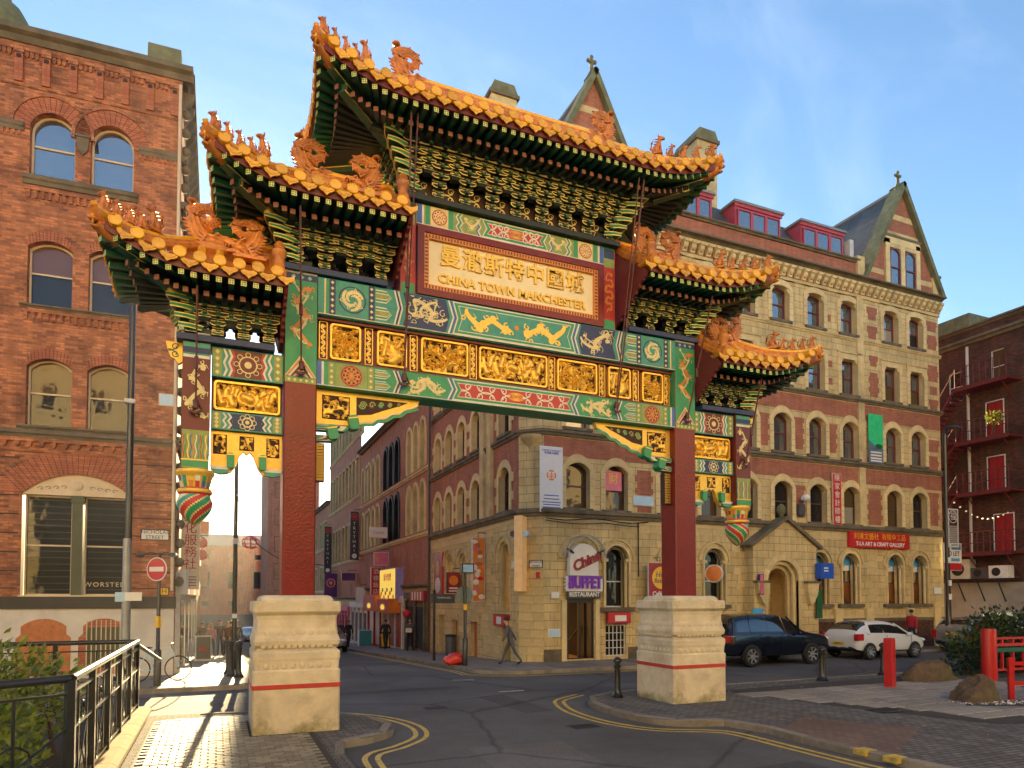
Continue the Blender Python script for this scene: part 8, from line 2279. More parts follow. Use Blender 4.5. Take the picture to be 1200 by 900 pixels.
for Y, z0, z1, lab in ((53.5, 5.3, 9.05, 'tall black vertical restaurant sign on the end of the pointed-window terrace'), (67.3, 4.7, 9.2, 'tall black vertical restaurant sign farther down on the tall brick building')):
    t, M = hung('vertical_black_sign', lab, Y, 9.43, 10.11, z0, z1, 'sign_black', 'frame_maroon'); q = MB(); ring(q, 0, z1 - z0 - .4, .25, .06, -.006, 'sign_red'); disc(q, 0, z1 - z0 - .4, .14, -.006, 'sign_red'); q.ell((0, -.006, .3), (.2, .004, .2), 'sign_white'); q.obj('print', t, M)
    for k, ch in enumerate('TRYTHAI'): text(ch, .34, 'sign_white', M @ T(-.02, -.01, z1 - z0 - .95 - .36 * k * (z1 - z0) / 3.9) @ FACE, t)
t, M = hung('purple_sign', 'purple hanging sign over the white shopfront', 54.6, 8.97, 10.1, 3.68, 4.34, 'sign_purple', 'sign_yellow')
t, M = hung('flower_sign', 'purple flower-shaped sign with a yellow heart above the pavement', 63.6, 8.95, 10.1, 2.4, 4.57, 'sign_purple', 'sign_purple'); q = MB(); ring(q, 0, 1.3, .35, .15, -.01, 'sign_pink'); disc(q, 0, 1.3, .15, -.012, 'sign_yellow'); q.obj('print', t, M)
t, M = hung('menu_card', 'pale menu board hung at the white shopfront', 50.7, 9.4, 10.1, 2.0, 3.15, 'sign_white', 'light_grey')
def wallsign(name, label, y0, y1, z0, z1, mat, frame='dark_grey', dep=.15):
    M = T(10.2, (y0 + y1) / 2, z0, rz=R(-90)); t = signbox(name, label, M, y1 - y0, z1 - z0, dep, mat, frame); return t, M @ T(0, -dep - .012, 0)
t, M = wallsign('lit_poster', 'glowing yellow poster in a violet frame on the pink brick terrace', 39.8, 44.0, 2.3, 4.15, 'lit_poster', 'sign_lilac', .5)
q = MB()
for k in range(9): q.ell((-1.6 + .4 * k, 0, .35 + .25 * sin(k * 2.1)), (.22, .006, .14), ('sign_red', 'sign_green_dark', 'sign_orange')[k % 3], 8, 4)
q.obj('print', t, M); text('新年快樂', .5, 'sign_red', M @ T(.1, -.01, 1.3) @ FACE, t)
for (y0, y1, z0, z1, lab) in ((43.6, 47.4, 1.5, 2.55, 'red food sign left of the glowing poster, with a noodle bowl'), (39.9, 43.0, 1.46, 2.3, 'red food sign under the glowing poster, with a round dish')):
    t, M = wallsign('food_sign', lab, y0, y1, z0, z1, 'sign_red', 'sign_orange', .9); q = MB(); q.ell((.1, 0, .3), (.9, .01, .28), 'sign_orange', 14, 4); q.ell((.1, -.006, .34), (.6, .01, .18), 'lit_poster', 14, 4); q.obj('print', t, M)
t, M = wallsign('arched_poster', 'tall arched red poster filling a ground-floor window on the side street', 31.95, 33.3, 2.5, 4.6, 'sign_red_dark', 'sign_red', .1); q = MB(); q.ell((0, 0, 1.35), (.3, .01, .4), 'timber'); q.ell((0, 0, .5), (.45, .01, .4), 'light_grey'); q.obj('print', t, M)
t, M = wallsign('red_striped_board', 'low red and white striped board on the terrace shopfront', 34.5, 37.1, 2.2, 2.75, 'sign_red', 'sign_red_dark', .3); q = MB()
for k in range(4): rect(q, -1.0 + .55 * k, -.75 + .55 * k, .05, .5, -.002, 'sign_white')
q.obj('print', t, M)
t, M = wallsign('red_entry_lamp', 'small red lit sign over the corner building side door', 23.75, 24.85, 1.3, 1.75, 'sign_red', 'sign_red_dark', .25); q = MB(); rect(q, -.2, .3, .08, .36, -.002, 'sign_white'); q.obj('print', t, M)
# painted shopfronts of the terrace
for (y0, y1, m1, m2, lab) in ((34.6, 38.6, 'sandstone_dark', 'room_dark', 'stone shopfront with an arched doorway below the red and white striped board'), (39.2, 44.6, 'frame_white', 'sign_red_dark', 'white shopfront with red panels below the glowing yellow poster'), (45.0, 49.0, 'sign_red_dark', 'frame_white', 'dark red shopfront below the red banner'), (49.4, 56.0, 'frame_white', 'glass_dark', 'white shopfront with columns below the purple hanging sign'), (57, 66, 'sign_pink', 'glass_dark', 'pink painted shopfront below the flower-shaped sign')):
    g = gz((y0 + y1) / 2); M = T(10.2, (y0 + y1) / 2, g, rz=R(-90)); w = y1 - y0; t = thing('shopfront', lab, 'shopfront', M, 'shopfronts along the side street')
    q = MB(); q.box(-w / 2, -.12, 0, w / 2, -.02, 2.9, m1); q.box(-w / 2, -.3, 2.9, w / 2, -.02, 3.3, m1); q.obj('front', t, M)
    n = int(w / 1.4)
    for k in range(n): x = -w / 2 + .2 + k * (w - .2) / n; q = MB(); q.box(x, -.14, .25, x + (w - .2) / n - .25, -.121, 2.5, m2); q.obj('panel', t, M)
    for k in range(n + 1): x = -w / 2 + .08 + k * (w - .2) / n; q = MB(); q.lathe([(.09, 0), (.07, .2), (.06, 2.6), (.1, 2.85)], 8, m1, (x, -.2, 0)); q.obj('column', t, M)
# warehouse side: Chinese vertical sign and others
t = thing('cream_vertical_sign', 'cream vertical sign with red Chinese characters hung from the warehouse corner', 'sign', T(-.86, 26.6, 2.7)); M = T(-.86, 26.6, 2.68); q = MB(); q.box(-.3, -.14, 0, .3, 0, 3.0, 'lit_cream'); q.obj('case', t, M)
for k, ch in enumerate('文化服務社'): text(ch, .42, 'sign_red', M @ T(0, -.15, 2.55 - .42 * k) @ FACE, t)
for k in range(4): q = MB(); rect(q, -.2, .2, .12 + .1 * k, .15 + .1 * k, -.146, 'sign_red_dark'); q.obj('print_line', t, M)
for z, (w_, h_, m, lab) in ((3.2, (.72, 1.3, 'lit_cream', 'small cream sign hung beyond the vertical Chinese sign')), (6.6, (.8, .9, 'sign_orange', 'orange box sign high on the far shopfronts'))):
    M = T(-.9, 50, z); signbox('hung_sign', lab, M, w_, h_, .1, m, 'frame_cream')
t = thing('lantern_sign', 'pair of round red lantern discs on a bracket above the pavement', 'sign', T(-.9, 44, 4.6))
for z in (5.6, 4.9): q = MB(); q.ell((-.85, 44, z), (.34, .1, .34), 'sign_red', 14, 8); q.obj('disc', t, None, 50)
q = MB(); q.box(-1.2, 43.9, 6.0, -.5, 44.1, 6.05, 'black_paint'); q.box(-.87, 43.98, 4.5, -.83, 44.02, 6.0, 'black_paint'); q.obj('bracket', t)
t = thing('pavement_board', 'dark chalk A-board with a pale frame on the sunlit pavement', 'A-board', T(-.5, 32.5, gz(32.5) + .11)); M = T(-.5, 32.5, gz(32.5) + .11)
for s, rx in ((-1, R(-9)), (1, R(9))):
    q = MB(); q.box(-.32, -.02, 0, .32, .02, 1.1, 'frame_white'); q.box(-.26, -.026 if s < 0 else .02, .1, .3, -.02 if s < 0 else .026, 1.05, 'sign_black'); q.box(-.15, -.03 if s < 0 else .026, .45, .15, -.026 if s < 0 else .03, .6, 'sign_red'); q.obj('panel', t, M @ T(0, s * .2, 0, rx=rx))
# small wall fittings on the corner building
t = thing('security_camera', 'white dome camera on a box between the porch and the red vertical sign', 'camera', F1 @ T(23.3, -.2, 6.0)); q = MB(); q.box(23.15, -.18, 5.95, 23.5, -.02, 6.45, 'dark_grey'); q.obj('box', t, F1); q = MB(); q.ell((23.4, -.3, 6.7), (.2, .2, .16), 'white_plastic', 12, 8); q.obj('dome', t, F1, 60)
t = thing('alarm_box', 'red alarm bell box on the stone corner', 'alarm', FC @ T(.75, -.1, 3.1)); q = MB(); q.box(.7, -.12, 3.1, .82, -.02, 3.32, 'sign_red'); q.obj('case', t, FC); q = MB(); q.ell((.76, -.12, 3.24), (.04, .02, .04), 'sign_red_dark'); q.obj('bell', t, FC)
t = thing('wall_cable', 'dark cable bundle looping under the string course at the stone corner', 'cable', F1 @ T(11, -.1, 5.3)); q = MB(); q.tube([(10.9 + .4 * i, -.2, 5.28 - .05 * sin(i * .9)) for i in range(12)], .025, 'black_matt', 5); q.tube([(10.9 + .4 * i, -.2, 5.2 - .09 * abs(sin(i * .5))) for i in range(11)], .018, 'black_matt', 5); q.obj('run', t, F1); q = MB(); q.tube([(14.95, -.06, 5.3), (14.95, -.06, 3.2)], .025, 'black_matt', 5); q.obj('drop', t, F1)
# wall air units and flower basket on the dark block
for k, (yc, w_, h_, m, lab) in enumerate(((23.25, 1.05, 1.0, 'light_grey', 'grey air conditioning unit with a round fan on the dark block shelf'), (21.35, .9, .62, 'white_plastic', 'cream air conditioning unit at the end of the wall shelf'), (22.25, .8, .55, 'dark_grey', 'dark boxy air unit between the two pale ones'))):
    M = FR @ T(34 - yc, -.65, 3.35); t = thing('air_unit', lab, 'air conditioner', M, 'air units on the wall shelf'); q = MB(); q.box(-w_ / 2, 0, 0, w_ / 2, .5, h_, m); q.obj('case', t, M); q = MB(); q.lathe([(.01, 0), (.32 * h_, 0), (.34 * h_, .02), (.34 * h_, .05)], 18, 'black_matt'); q.obj('fan', t, M @ T(-.1, -.03, h_ / 2, rx=R(-90)))
shrub('flower_basket', 'pot of yellow-green flowers on the middle fire escape landing', [(34.8, 21.0, 11.2, .35, .35, .3)], 260, .12, ['leaf_bright', 'leaf_mid'], (34.8, 21.0, 10.4), 5)
# bicycle leaning by the warehouse
BK = T(-1.95, 20.9, .11, rz=R(8)); t = thing('bicycle', 'black bicycle parked behind the no-entry sign pole', 'bicycle', BK)
for x in (0, 1.02):
    q = MB(); q.tube([(x + .33 * cos(i * pi / 12), 0, .34 + .33 * sin(i * pi / 12)) for i in range(25)], .018, 'black_matt', 6); w_ = q.obj('wheel', t, BK, 50)
    q = MB()
    for i in range(12): q.tube([(x, 0, .34), (x + .32 * cos(i * pi / 6), 0, .34 + .32 * sin(i * pi / 6))], .003, 'grey_metal', 3)
    q.lathe([(.03, -.04), (.03, .04)], 8, 'grey_metal', (x, 0, .34)); q.obj('spokes', w_, BK)
q = MB(); C_ = dict(r=(0, 0, .34), b=(.42, 0, .3), s=(.28, 0, .82), h=(.86, 0, .86), f=(1.02, 0, .34))
for a, b in (('r', 'b'), ('r', 's'), ('b', 's'), ('b', 'h'), ('s', 'h'), ('h', 'f')): q.tube([C_[a], C_[b]], .018, 'sign_pale_blue', 6)
q.obj('frame', t, BK); q = MB(); q.tube([(.86, 0, .86), (.84, 0, 1.0), (.9, -.25, 1.02)], .014, 'black_paint', 5); q.tube([(.84, 0, 1.0), (.9, .25, 1.02)], .014, 'black_paint', 5); q.obj('handlebar', t, BK); q = MB(); q.ell((.26, 0, .92), (.13, .07, .03), 'black_matt'); q.tube([(.28, 0, .8), (.27, 0, .92)], .013, 'grey_metal', 5); q.obj('saddle', t, BK)
q = MB(); q.tube([(.42, -.08, .14), (.42, -.02, .3), (.42, .08, .46)], .012, 'black_paint', 5); q.obj('crank', t, BK)
# red sack by the sign post
q = MB(); r0 = random.Random(5); n, m = 16, 9
for i in range(m + 1):
    th = pi * i / m
    for j in range(n):
        a = 2 * pi * j / n; k = 1 + .12 * sin(3 * a + i) + .1 * sin(7 * a - 2 * i) + .22 * r0.random()
        q.v.append((.36 * k * sin(th) * cos(a), .3 * k * sin(th) * sin(a), .24 - .24 * k * cos(th) * (1.25 if th > pi / 2 else 1)))
q.f = [(i * n + j, i * n + (j + 1) % n, (i + 1) * n + (j + 1) % n, (i + 1) * n + j) for i in range(m) for j in range(n)]; q.m = [q.mi('sack_red')] * len(q.f)

o = q.obj('sack', None, T(7.62, 22.6, gz(22.6) + .11, s=(.95, .8, .72)), 25); tag(o, 'crumpled red plastic sack on the pavement by the sign post', 'sack')
t = thing('litter_bin', 'dark slatted litter bin against the side wall of the corner building', 'bin', T(9.75, 29.5, gz(29.5) + .11)); M = T(9.75, 29.5, gz(29.5) + .11); q = MB(); q.lathe([(.24, 0), (.26, .85), (.22, .9)], 14, 'dark_grey'); q.obj('drum', t, M, 40); q = MB(); q.lathe([(.27, .86), (.27, .92), (.2, .95)], 14, 'black_matt'); q.obj('rim', t, M, 40)
t = thing('yellow_board', 'small yellow and black pavement board beside the walking man', 'A-board', T(9.6, 42, gz(42) + .11)); M = T(9.6, 42, gz(42) + .11)
for s in (-1, 1): q = MB(); q.box(-.3, -.02, 0, .3, .02, 1.0, 'sign_black'); q.box(-.24, -.025, .1, .24, -.02, .9, 'sign_yellow'); q.obj('panel', t, M @ T(0, s * .15, 0, rx=s * R(8)))
t = signbox('blue_crate', 'teal and white box sign standing on the pavement beyond the yellow board', T(9.5, 48, gz(48) + .11), .9, 1.1, .5, 'sign_teal', 'sign_white')

# ============================================================ CARS
def carpaint(name, col, metal=.3, rough=.25): pbr(name, col, rough, metal, var=.04, coat=.6)
carpaint('paint_dark_blue', (.006, .010, .022)); carpaint('paint_car_white', (.66, .68, .70), 0); carpaint('paint_silver', (.36, .37, .38), .6); carpaint('paint_blue_grey', (.25, .32, .40), .4); carpaint('paint_black_car', (.012, .012, .014))
pbr('tyre', (.015, .015, .015), .85); pbr('alloy', (.55, .56, .57), .25, .8); pbr('tail_red', (.45, .01, .015), .15, coat=.6); pbr('headlamp', (.7, .72, .74), .1, coat=.8); pbr('plate_yellow', (.72, .50, .03), .4); glassy('car_glass', (.010, .013, .015), 2.1, .02, 0.0)
_wheel = {}
def wheel_meshes(r, w):
    if (r, w) in _wheel: return _wheel[(r, w)]
    t_, a = MB(), MB()
    def lat(mb, prof, n, mat): mb.add([(q * cos(2 * pi * j / n), y, q * sin(2 * pi * j / n)) for q, y in prof for j in range(n)], [(i * n + j, i * n + (j + 1) % n, (i + 1) * n + (j + 1) % n, (i + 1) * n + j) for i in range(len(prof) - 1) for j in range(n)], mat)
    lat(t_, [(r * .66, w * .5), (r * .9, w * .5), (r, w * .35), (r, -w * .35), (r * .9, -w * .5), (r * .68, -w * .5), (r * .66, -w * .3)], 28, 'tyre')
    lat(a, [(r * .68, -w * .48), (r * .62, -w * .46), (r * .6, -w * .2), (.001, -w * .2)], 28, 'black_matt'); lat(a, [(r * .69, -w * .49), (r * .62, -w * .5), (r * .61, -w * .3)], 28, 'alloy')
    for k in range(7):
        an = 2 * pi * k / 7; d = (cos(an), sin(an)); p = (-d[1], d[0])
        a.add([(d[0] * s + p[0] * q_, y, d[1] * s + p[1] * q_) for s, q_, y in ((r * .1, .045, -w * .42), (r * .1, -.045, -w * .42), (r * .62, -.028, -w * .47), (r * .62, .028, -w * .47))], [(0, 1, 2, 3)], 'alloy')
    lat(a, [(r * .17, -w * .4), (r * .15, -w * .45), (.001, -w * .46)], 14, 'alloy')
    _wheel[(r, w)] = (t_.me('tyre', 40), a.me('rim', 40)); return _wheel[(r, w)]
def car(label, M, st, W_, paint, wr, wx, side_win, rear_lights, plate, name='parked_car', pillar=()):
    """st: stations (x, zbottom, zbelt, zroof, halfwidth factor, roof halfwidth factor, glass flag of the segment after it)"""
    t = thing(name, label, 'car', M, 'cars in the streets'); hw = W_ / 2
    secs = []
    for (x, zb, zl, zr, f, fr, g) in st:
        b = hw * f; r_ = hw * fr; tum = zr - zl
        half = [(0, zb), (b * .82, zb), (b * .95, zb + .06), (b * .995, zb + (zl - zb) * .35), (b, zb + (zl - zb) * .62), (b * .975, zl - .02), (b * .955, zl), (lerp(b * .955, r_, .9), zl + tum * .88), (r_ * .86, zr - .01), (r_ * .45, zr + .012), (0, zr + .018)]
        secs.append([(x, y, z) for y, z in half] + [(x, -y, z) for y, z in half[-2:0:-1]])
    n = len(secs[0]); q = MB(); vs = [p for s in secs for p in s]; q.v = vs
    for i in range(len(secs) - 1):
        g = st[i][6]
        for j in range(n):
            jj = (j + 1) % n
            k = j if j < 10 else n - 1 - j
            m = paint
            if k == 0 or k == 1: m = 'black_matt'
            elif k == 6 and ('s' in g): m = 'car_glass'
            elif k in (7, 8, 9) and ('w' in g): m = 'car_glass'
            q.f.append((i * n + j, i * n + jj, (i + 1) * n + jj, (i + 1) * n + j)); q.m.append(q.mi(m))
    q.f.append(tuple(range(n))[::-1]); q.m.append(q.mi(paint)); q.f.append(tuple((len(secs) - 1) * n + j for j in range(n))); q.m.append(q.mi(paint))
    body = q.obj('body', t, M, 180); sb = body.modifiers.new('Sub', 'SUBSURF'); sb.levels = 1; sb.render_levels = 2
    L = st[-1][0]
    for x in wx:
        for s in (-1, 1):
            wm = M @ T(x, s * (hw - .10), wr) @ (Matrix() if s < 0 else Matrix.Rotation(pi, 4, 'Z')); a = MB(); nn = 24
            a.add([((wr * 1.13) * cos(pi * (i / nn) * 1.16 - .25), -.135, (wr * 1.13) * sin(pi * (i / nn) * 1.16 - .25)) for i in range(nn + 1)], [tuple(range(nn + 1))], 'black_matt'); a.obj('wheel_arch', t, wm @ T(0, .028, 0))
            ty, ri = wheel_meshes(wr, .22); w_ = inst('wheel', ty, t, wm @ T(0, -.04, 0)); inst('rim', ri, w_, wm @ T(0, -.04, 0))
    for (x0, x1, y0, y1, z0, z1) in rear_lights:
        for s in (-1, 1): a = MB(); a.prism(rounded(min(s * y0, s * y1), max(s * y0, s * y1), z0, z1, .04, 3), x0, x1, 'tail_red', 'x'); a.obj('tail_light', t, M)
    if plate: a = MB(); a.box(plate[0] - .015, -.26, plate[1], plate[0], .26, plate[1] + .11, 'plate_yellow'); p_ = a.obj('number_plate', t, M); text(plate[2], .1, 'sign_black', M @ T(plate[0] - .02, 0, plate[1] + .055, rz=R(-90)) @ FACE, p_)
    for s in (-1, 1):
        a = MB(); a.ell((side_win[1], s * (hw + .09), side_win[2]), (.07, .11, .075), paint, 10, 6); a.obj('mirror', t, M, 60)
        a = MB(); a.ell((L - .12, s * hw * .66, side_win[3]), (.16, .22, .085), 'headlamp', 10, 6); a.obj('headlight', t, M, 60)
        for px in pillar:
            a = MB(); y = s * hw * .925
            a.tube([(px[0], y, px[2]), (px[1], s * (px[4] - .05) * hw / .97, px[3] - .05)], px[5] * .85, px[6] if len(px) > 6 else paint, 5); a.obj('pillar', t, M)
        for hx in side_win[0]: a = MB(); a.box(hx, s * (hw - .01) - .02, side_win[2] - .12, hx + .17, s * (hw - .01) + .02, side_win[2] - .09, paint); a.obj('door_handle', t, M)
        for dx in side_win[4]: a = MB(); a.box(dx - .005, s * hw - .004, .35, dx + .005, s * hw + .004, side_win[2] - .02, 'black_matt'); a.obj('door_seam', t, M)
    return t
SUV = [(0, .55, .95, 1.0, .86, .80, ''), (.06, .42, 1.06, 1.1, .93, .84, ''), (.16, .38, 1.10, 1.36, .97, .80, 'w'), (.34, .36, 1.12, 1.72, .985, .77, 's'), (.9, .34, 1.12, 1.79, 1, .77, 's'), (1.5, .32, 1.11, 1.81, 1, .77, 's'), (2.2, .32, 1.10, 1.80, 1, .77, 's'), (2.75, .32, 1.09, 1.74, 1, .76, 'sw'), (3.45, .32, 1.08, 1.17, 1, .84, ''), (4.0, .34, 1.04, 1.12, .99, .86, ''), (4.5, .38, .98, 1.05, .95, .82, ''), (4.72, .42, .86, .94, .86, .74, ''), (4.78, .5, .7, .76, .78, .68, '')]
car('dark blue off-road estate car parked in front of the stone porch', T(15.95, 19.28, 0), SUV, 1.94, 'paint_dark_blue', .37, (.95, 3.72), ((1.6, 2.6), 3.05, 1.14, .9, (1.35, 2.35, 3.3)), [(-.03, .1, .66, .92, .85, 1.1)], (-.01, .68, 'HX07'), pillar=((.95, .97, 1.11, 1.78, .76, .05), (1.75, 1.72, 1.11, 1.8, .76, .045), (2.55, 2.45, 1.1, 1.77, .76, .04), (3.4, 2.75, 1.09, 1.75, .75, .04), (.22, .36, 1.1, 1.72, .75, .07)))
HAT = [(0, .42, .78, .82, .82, .7, ''), (.05, .34, .90, .94, .92, .78, ''), (.16, .30, .95, 1.12, .965, .74, 'w'), (.5, .27, .97, 1.40, .985, .70, 'w'), (.75, .26, .96, 1.455, 1, .70, 's'), (1.3, .25, .94, 1.49, 1, .70, 's'), (1.9, .25, .92, 1.475, 1, .70, 's'), (2.35, .25, .90, 1.40, 1, .69, 'sw'), (3.12, .26, .90, .985, 1, .80, ''), (3.5, .28, .84, .91, .97, .80, ''), (3.82, .32, .72, .80, .9, .74, ''), (3.96, .36, .58, .66, .8, .66, ''), (3.99, .42, .5, .55, .7, .6, '')]
car('white three-door hatchback parked behind the dark off-road car', T(22.35, 19.5, 0), HAT, 1.72, 'paint_car_white', .31, (.68, 3.18), ((1.75,), 2.75, .96, .7, (1.62, 3.0)), [(.0, .34, .70, .875, .74, 1.0)], (-.01, .55, 'MV59'), pillar=((.62, .8, .96, 1.43, .68, .1), (1.55, 1.45, .94, 1.48, .68, .04), (3.05, 2.35, .91, 1.41, .68, .035)))
EST = [(0, .42, .85, .9, .86, .76, ''), (.05, .34, .98, 1.03, .94, .8, ''), (.12, .3, 1.0, 1.2, .97, .76, 'w'), (.34, .28, 1.01, 1.48, .99, .72, 's'), (1.0, .27, 1.0, 1.53, 1, .72, 's'), (2.0, .26, .98, 1.52, 1, .72, 's'), (2.6, .26, .96, 1.44, 1, .71, 'sw'), (3.4, .27, .95, 1.03, 1, .82, ''), (4.0, .3, .88, .95, .95, .8, ''), (4.3, .34, .72, .8, .86, .72, ''), (4.38, .42, .55, .6, .75, .64, '')]
PIL = ((.9, .92, 1.0, 1.52, .72, .05), (1.75, 1.72, .99, 1.53, .72, .045), (3.3, 2.6, .96, 1.45, .71, .04), (.2, .36, 1.0, 1.5, .71, .06))
car('silver estate car seen from behind, parked past the white hatchback', T(29.2, 19.6, 0), EST, 1.78, 'paint_silver', .32, (.85, 3.45), ((1.5, 2.4), 2.9, 1.02, .78, (1.3, 2.2, 3.2)), [(-.01, .16, .70, .90, .62, .98)], (-.01, .78, 'MK55'), pillar=PIL)
car('pale blue estate car turning the far corner behind the hedge', T(33.6, 18.6, 0, rz=R(72)), [(a, b, c * 1.1, d * 1.14, e, f, g) for a, b, c, d, e, f, g in EST], 1.8, 'paint_blue_grey', .33, (.85, 3.45), ((1.5, 2.4), 2.9, 1.12, .8, (1.3, 2.2, 3.2)), [(-.01, .16, .70, .90, .7, 1.05)], None, pillar=PIL)
car('silver saloon facing up the side street, half behind the left pedestal', T(6.1, 44.0, gz(42) + .02, rz=R(-90)), EST, 1.76, 'paint_silver', .32, (.85, 3.45), ((1.5, 2.4), 2.9, 1.02, .74, (1.3, 2.2, 3.2)), [(-.01, .16, .70, .90, .62, .98)], None, pillar=PIL)
car('dark car driving along the sunlit street beyond the lamp post', T(2.7, 66.0, gz(64) + .02, rz=R(-90)), EST, 1.76, 'paint_black_car', .32, (.85, 3.45), ((1.5, 2.4), 2.9, 1.02, .74, (1.3, 2.2, 3.2)), [(-.01, .16, .70, .90, .62, .98)], None, pillar=PIL)

# ============================================================ PEOPLE
pbr('skin', (.50, .30, .21), .55, var=.06); pbr('hair_dark', (.02, .015, .012), .5); pbr('hair_fair', (.35, .22, .10), .5)
for nm, c in dict(black=(.015, .015, .017), navy=(.02, .03, .06), grey=(.10, .10, .105), red=(.42, .02, .03), pink=(.5, .25, .25), white=(.55, .53, .5), brown=(.12, .07, .04), jeans=(.035, .05, .09), olive=(.09, .085, .05)).items(): pbr('cloth_' + nm, c, .85, var=.2, vs=9, bump=.3, bs=18)
PEOPLE = []
def person(label, x, y, face, top, legs, hair='hair_dark', step=.22, h=1.72, arms='swing', group=None, zoff=.11, lean=0.0):
    """skeleton with a radius at each joint; skinned into one continuous body at the end"""
    k = h / 1.72; J, E, RR, mt = [], [], [], []
    def j(p, r, m, frm=None):
        J.append(tuple(c * k for c in p)); RR.append(r * k if not isinstance(r, tuple) else tuple(c * k for c in r)); mt.append(m)
        if frm is not None: E.append((frm, len(J) - 1))
        return len(J) - 1
    L = lambda z: lean * max(0, z - .9)
    pel = j((0, 0, .95), (.155, .11), legs); sp = j((0, L(1.15), 1.14), (.145, .105), top, pel); ch = j((0, L(1.36), 1.34), (.17, .115), top, sp); nk0 = j((0, L(1.46), 1.45), (.085, .07), top, ch); nk = j((0, L(1.5), 1.51), .055, 'skin', nk0)
    h1 = j((0, L(1.6) + .015, 1.585), (.078, .088), 'skin', nk); h2 = j((0, L(1.65) + .01, 1.66), (.08, .098), 'skin', h1); j((0, L(1.7), 1.70), (.05, .06), 'skin', h2); j((0, L(1.6) + .115, 1.60), .014, 'skin', h1)
    for s in (-1, 1):
        f = s * step
        hp = j((s * .09, 0, .90), (.10, .105), legs, pel); kn = j((s * .10, f * .55 + .03, .50), (.062, .068), legs, hp); an = j((s * .10, f * 1.05 - (.08 if f < 0 else 0), .09 + (.05 if f < 0 else 0)), (.042, .05), legs, kn); j((s * .105, f * 1.05 + .15 - (.06 if f < 0 else 0), .035), (.04, .028), 'black_matt', an)
        shd = j((s * .185, L(1.4), 1.395), .072, top, ch)
        if arms == 'swing': el, wr, ha, fi = (s * .25, L(1.1) - f * .45, 1.12), (s * .25, L(.9) - f * .9 + .05, .88), (s * .245, L(.85) - f * 1.0 + .08, .80), (s * .235, L(.8) - f * 1.05 + .1, .73)
        elif arms == 'hold': el, wr, ha, fi = (s * .24, L(1.1) - .02, 1.10), (s * .15, .24, 1.10), (s * .09, .30, 1.12), (s * .03, .33, 1.12)
        else: el, wr, ha, fi = (s * .26, -.03, 1.12), (s * .18, .10, .95), (s * .15, .14, .88), (s * .14, .16, .82)
        e_ = j(el, .052, top, shd); w_ = j(wr, .036, top, e_); hh = j(ha, (.034, .024), 'skin', w_); j(fi, (.026, .016), 'skin', hh)
        j((fi[0] - s * .045, fi[1] + .02, (ha[2] + fi[2]) / 2 + .01), .012, 'skin', hh)
    M = T(x, y, gz(y) + zoff, rz=face); t = thing('person', label, 'person', M, 'people on the pavements')
    me = bpy.data.meshes.new('p'); me.from_pydata(J, E, []); o = bpy.data.objects.new('p', me); COL.objects.link(o)
    md = o.modifiers.new('Skin', 'SKIN'); md.use_smooth_shade = True
    for i, r in enumerate(RR): me.skin_vertices[0].data[i].radius = r if isinstance(r, tuple) else (r, r)
    me.skin_vertices[0].data[0].use_root = True
    sb = o.modifiers.new('Sub', 'SUBSURF'); sb.levels = 1; sb.render_levels = 1
    PEOPLE.append((o, t, M, J, E, mt))
    q = MB(); q.ell((0, (L(1.66) - .012) * k, 1.675 * k), (.088 * k, .105 * k, .085 * k), hair, 12, 8)
    if hair == 'hair_fair' or step > .3: q.ell((0, (L(1.6) - .06) * k, 1.58 * k), (.08 * k, .06 * k, .11 * k), hair, 10, 6)
    q.obj('hair', t, M, 60)
    for s in (-1, 1): q = MB(); q.ell((s * .03 * k, (L(1.62) + .1) * k, 1.625 * k), .009 * k, 'black_matt', 6, 4); q.obj('eye', t, M); q = MB(); q.ell((s * .083 * k, (L(1.6)) * k, 1.61 * k), (.012 * k, .022 * k, .032 * k), 'skin', 6, 5); q.obj('ear', t, M)
    q = MB(); q.ell((0, (L(1.56) + .1) * k, 1.555 * k), (.024 * k, .008 * k, .007 * k), 'sign_red_dark', 6, 4); q.obj('mouth', t, M)
    return t
def flush_people():
    bpy.context.view_layer.update(); dg = bpy.context.evaluated_depsgraph_get()
    for o, t, M, J, E, mt in PEOPLE:
        me = bpy.data.meshes.new_from_object(o.evaluated_get(dg)); me.name = 'body'; me.materials.clear()
        names = sorted(set(mt))
        for nm in names: me.materials.append(MATS[nm])
        A = np.array([J[b] for a, b in E]); B = np.array([J[a] for a, b in E]); mid = np.array([names.index(mt[b]) for a, b in E])
        nf = len(me.polygons); c = np.empty(nf * 3); me.polygons.foreach_get('center', c); c = c.reshape(-1, 3)
        d = B - A; t_ = np.clip(((c[:, None] - A) * d).sum(2) / ((d * d).sum(1) + 1e-9), 0, 1)
        dist = np.linalg.norm(c[:, None] - A - t_[..., None] * d, axis=2)
        me.polygons.foreach_set('material_index', mid[np.argmin(dist, axis=1)].astype(np.int32))
        me.polygons.foreach_set('use_smooth', np.ones(nf, dtype=bool)); me.update()
        inst('body', me, t, M)
    for p in PEOPLE: m_ = p[0].data; bpy.data.objects.remove(p[0]); bpy.data.meshes.remove(m_)
person('man in dark jacket walking away along the side street pavement', 9.1, 39.6, R(180) * 0, 'cloth_black', 'cloth_black', step=.25)
p_ = person('person in grey coat holding papers outside the terrace shopfront', 9.55, 35.8, R(150), 'cloth_grey', 'cloth_black', step=.12, arms='hold', h=1.75)
q = MB(); q.box(-.16, .30, 1.02, .16, .32, 1.24, 'sign_white'); tag(q.obj('paper_sheets', None, T(9.55, 35.8, gz(35.8) + .11, rz=R(150))), 'white papers held by the person in the grey coat', 'papers')
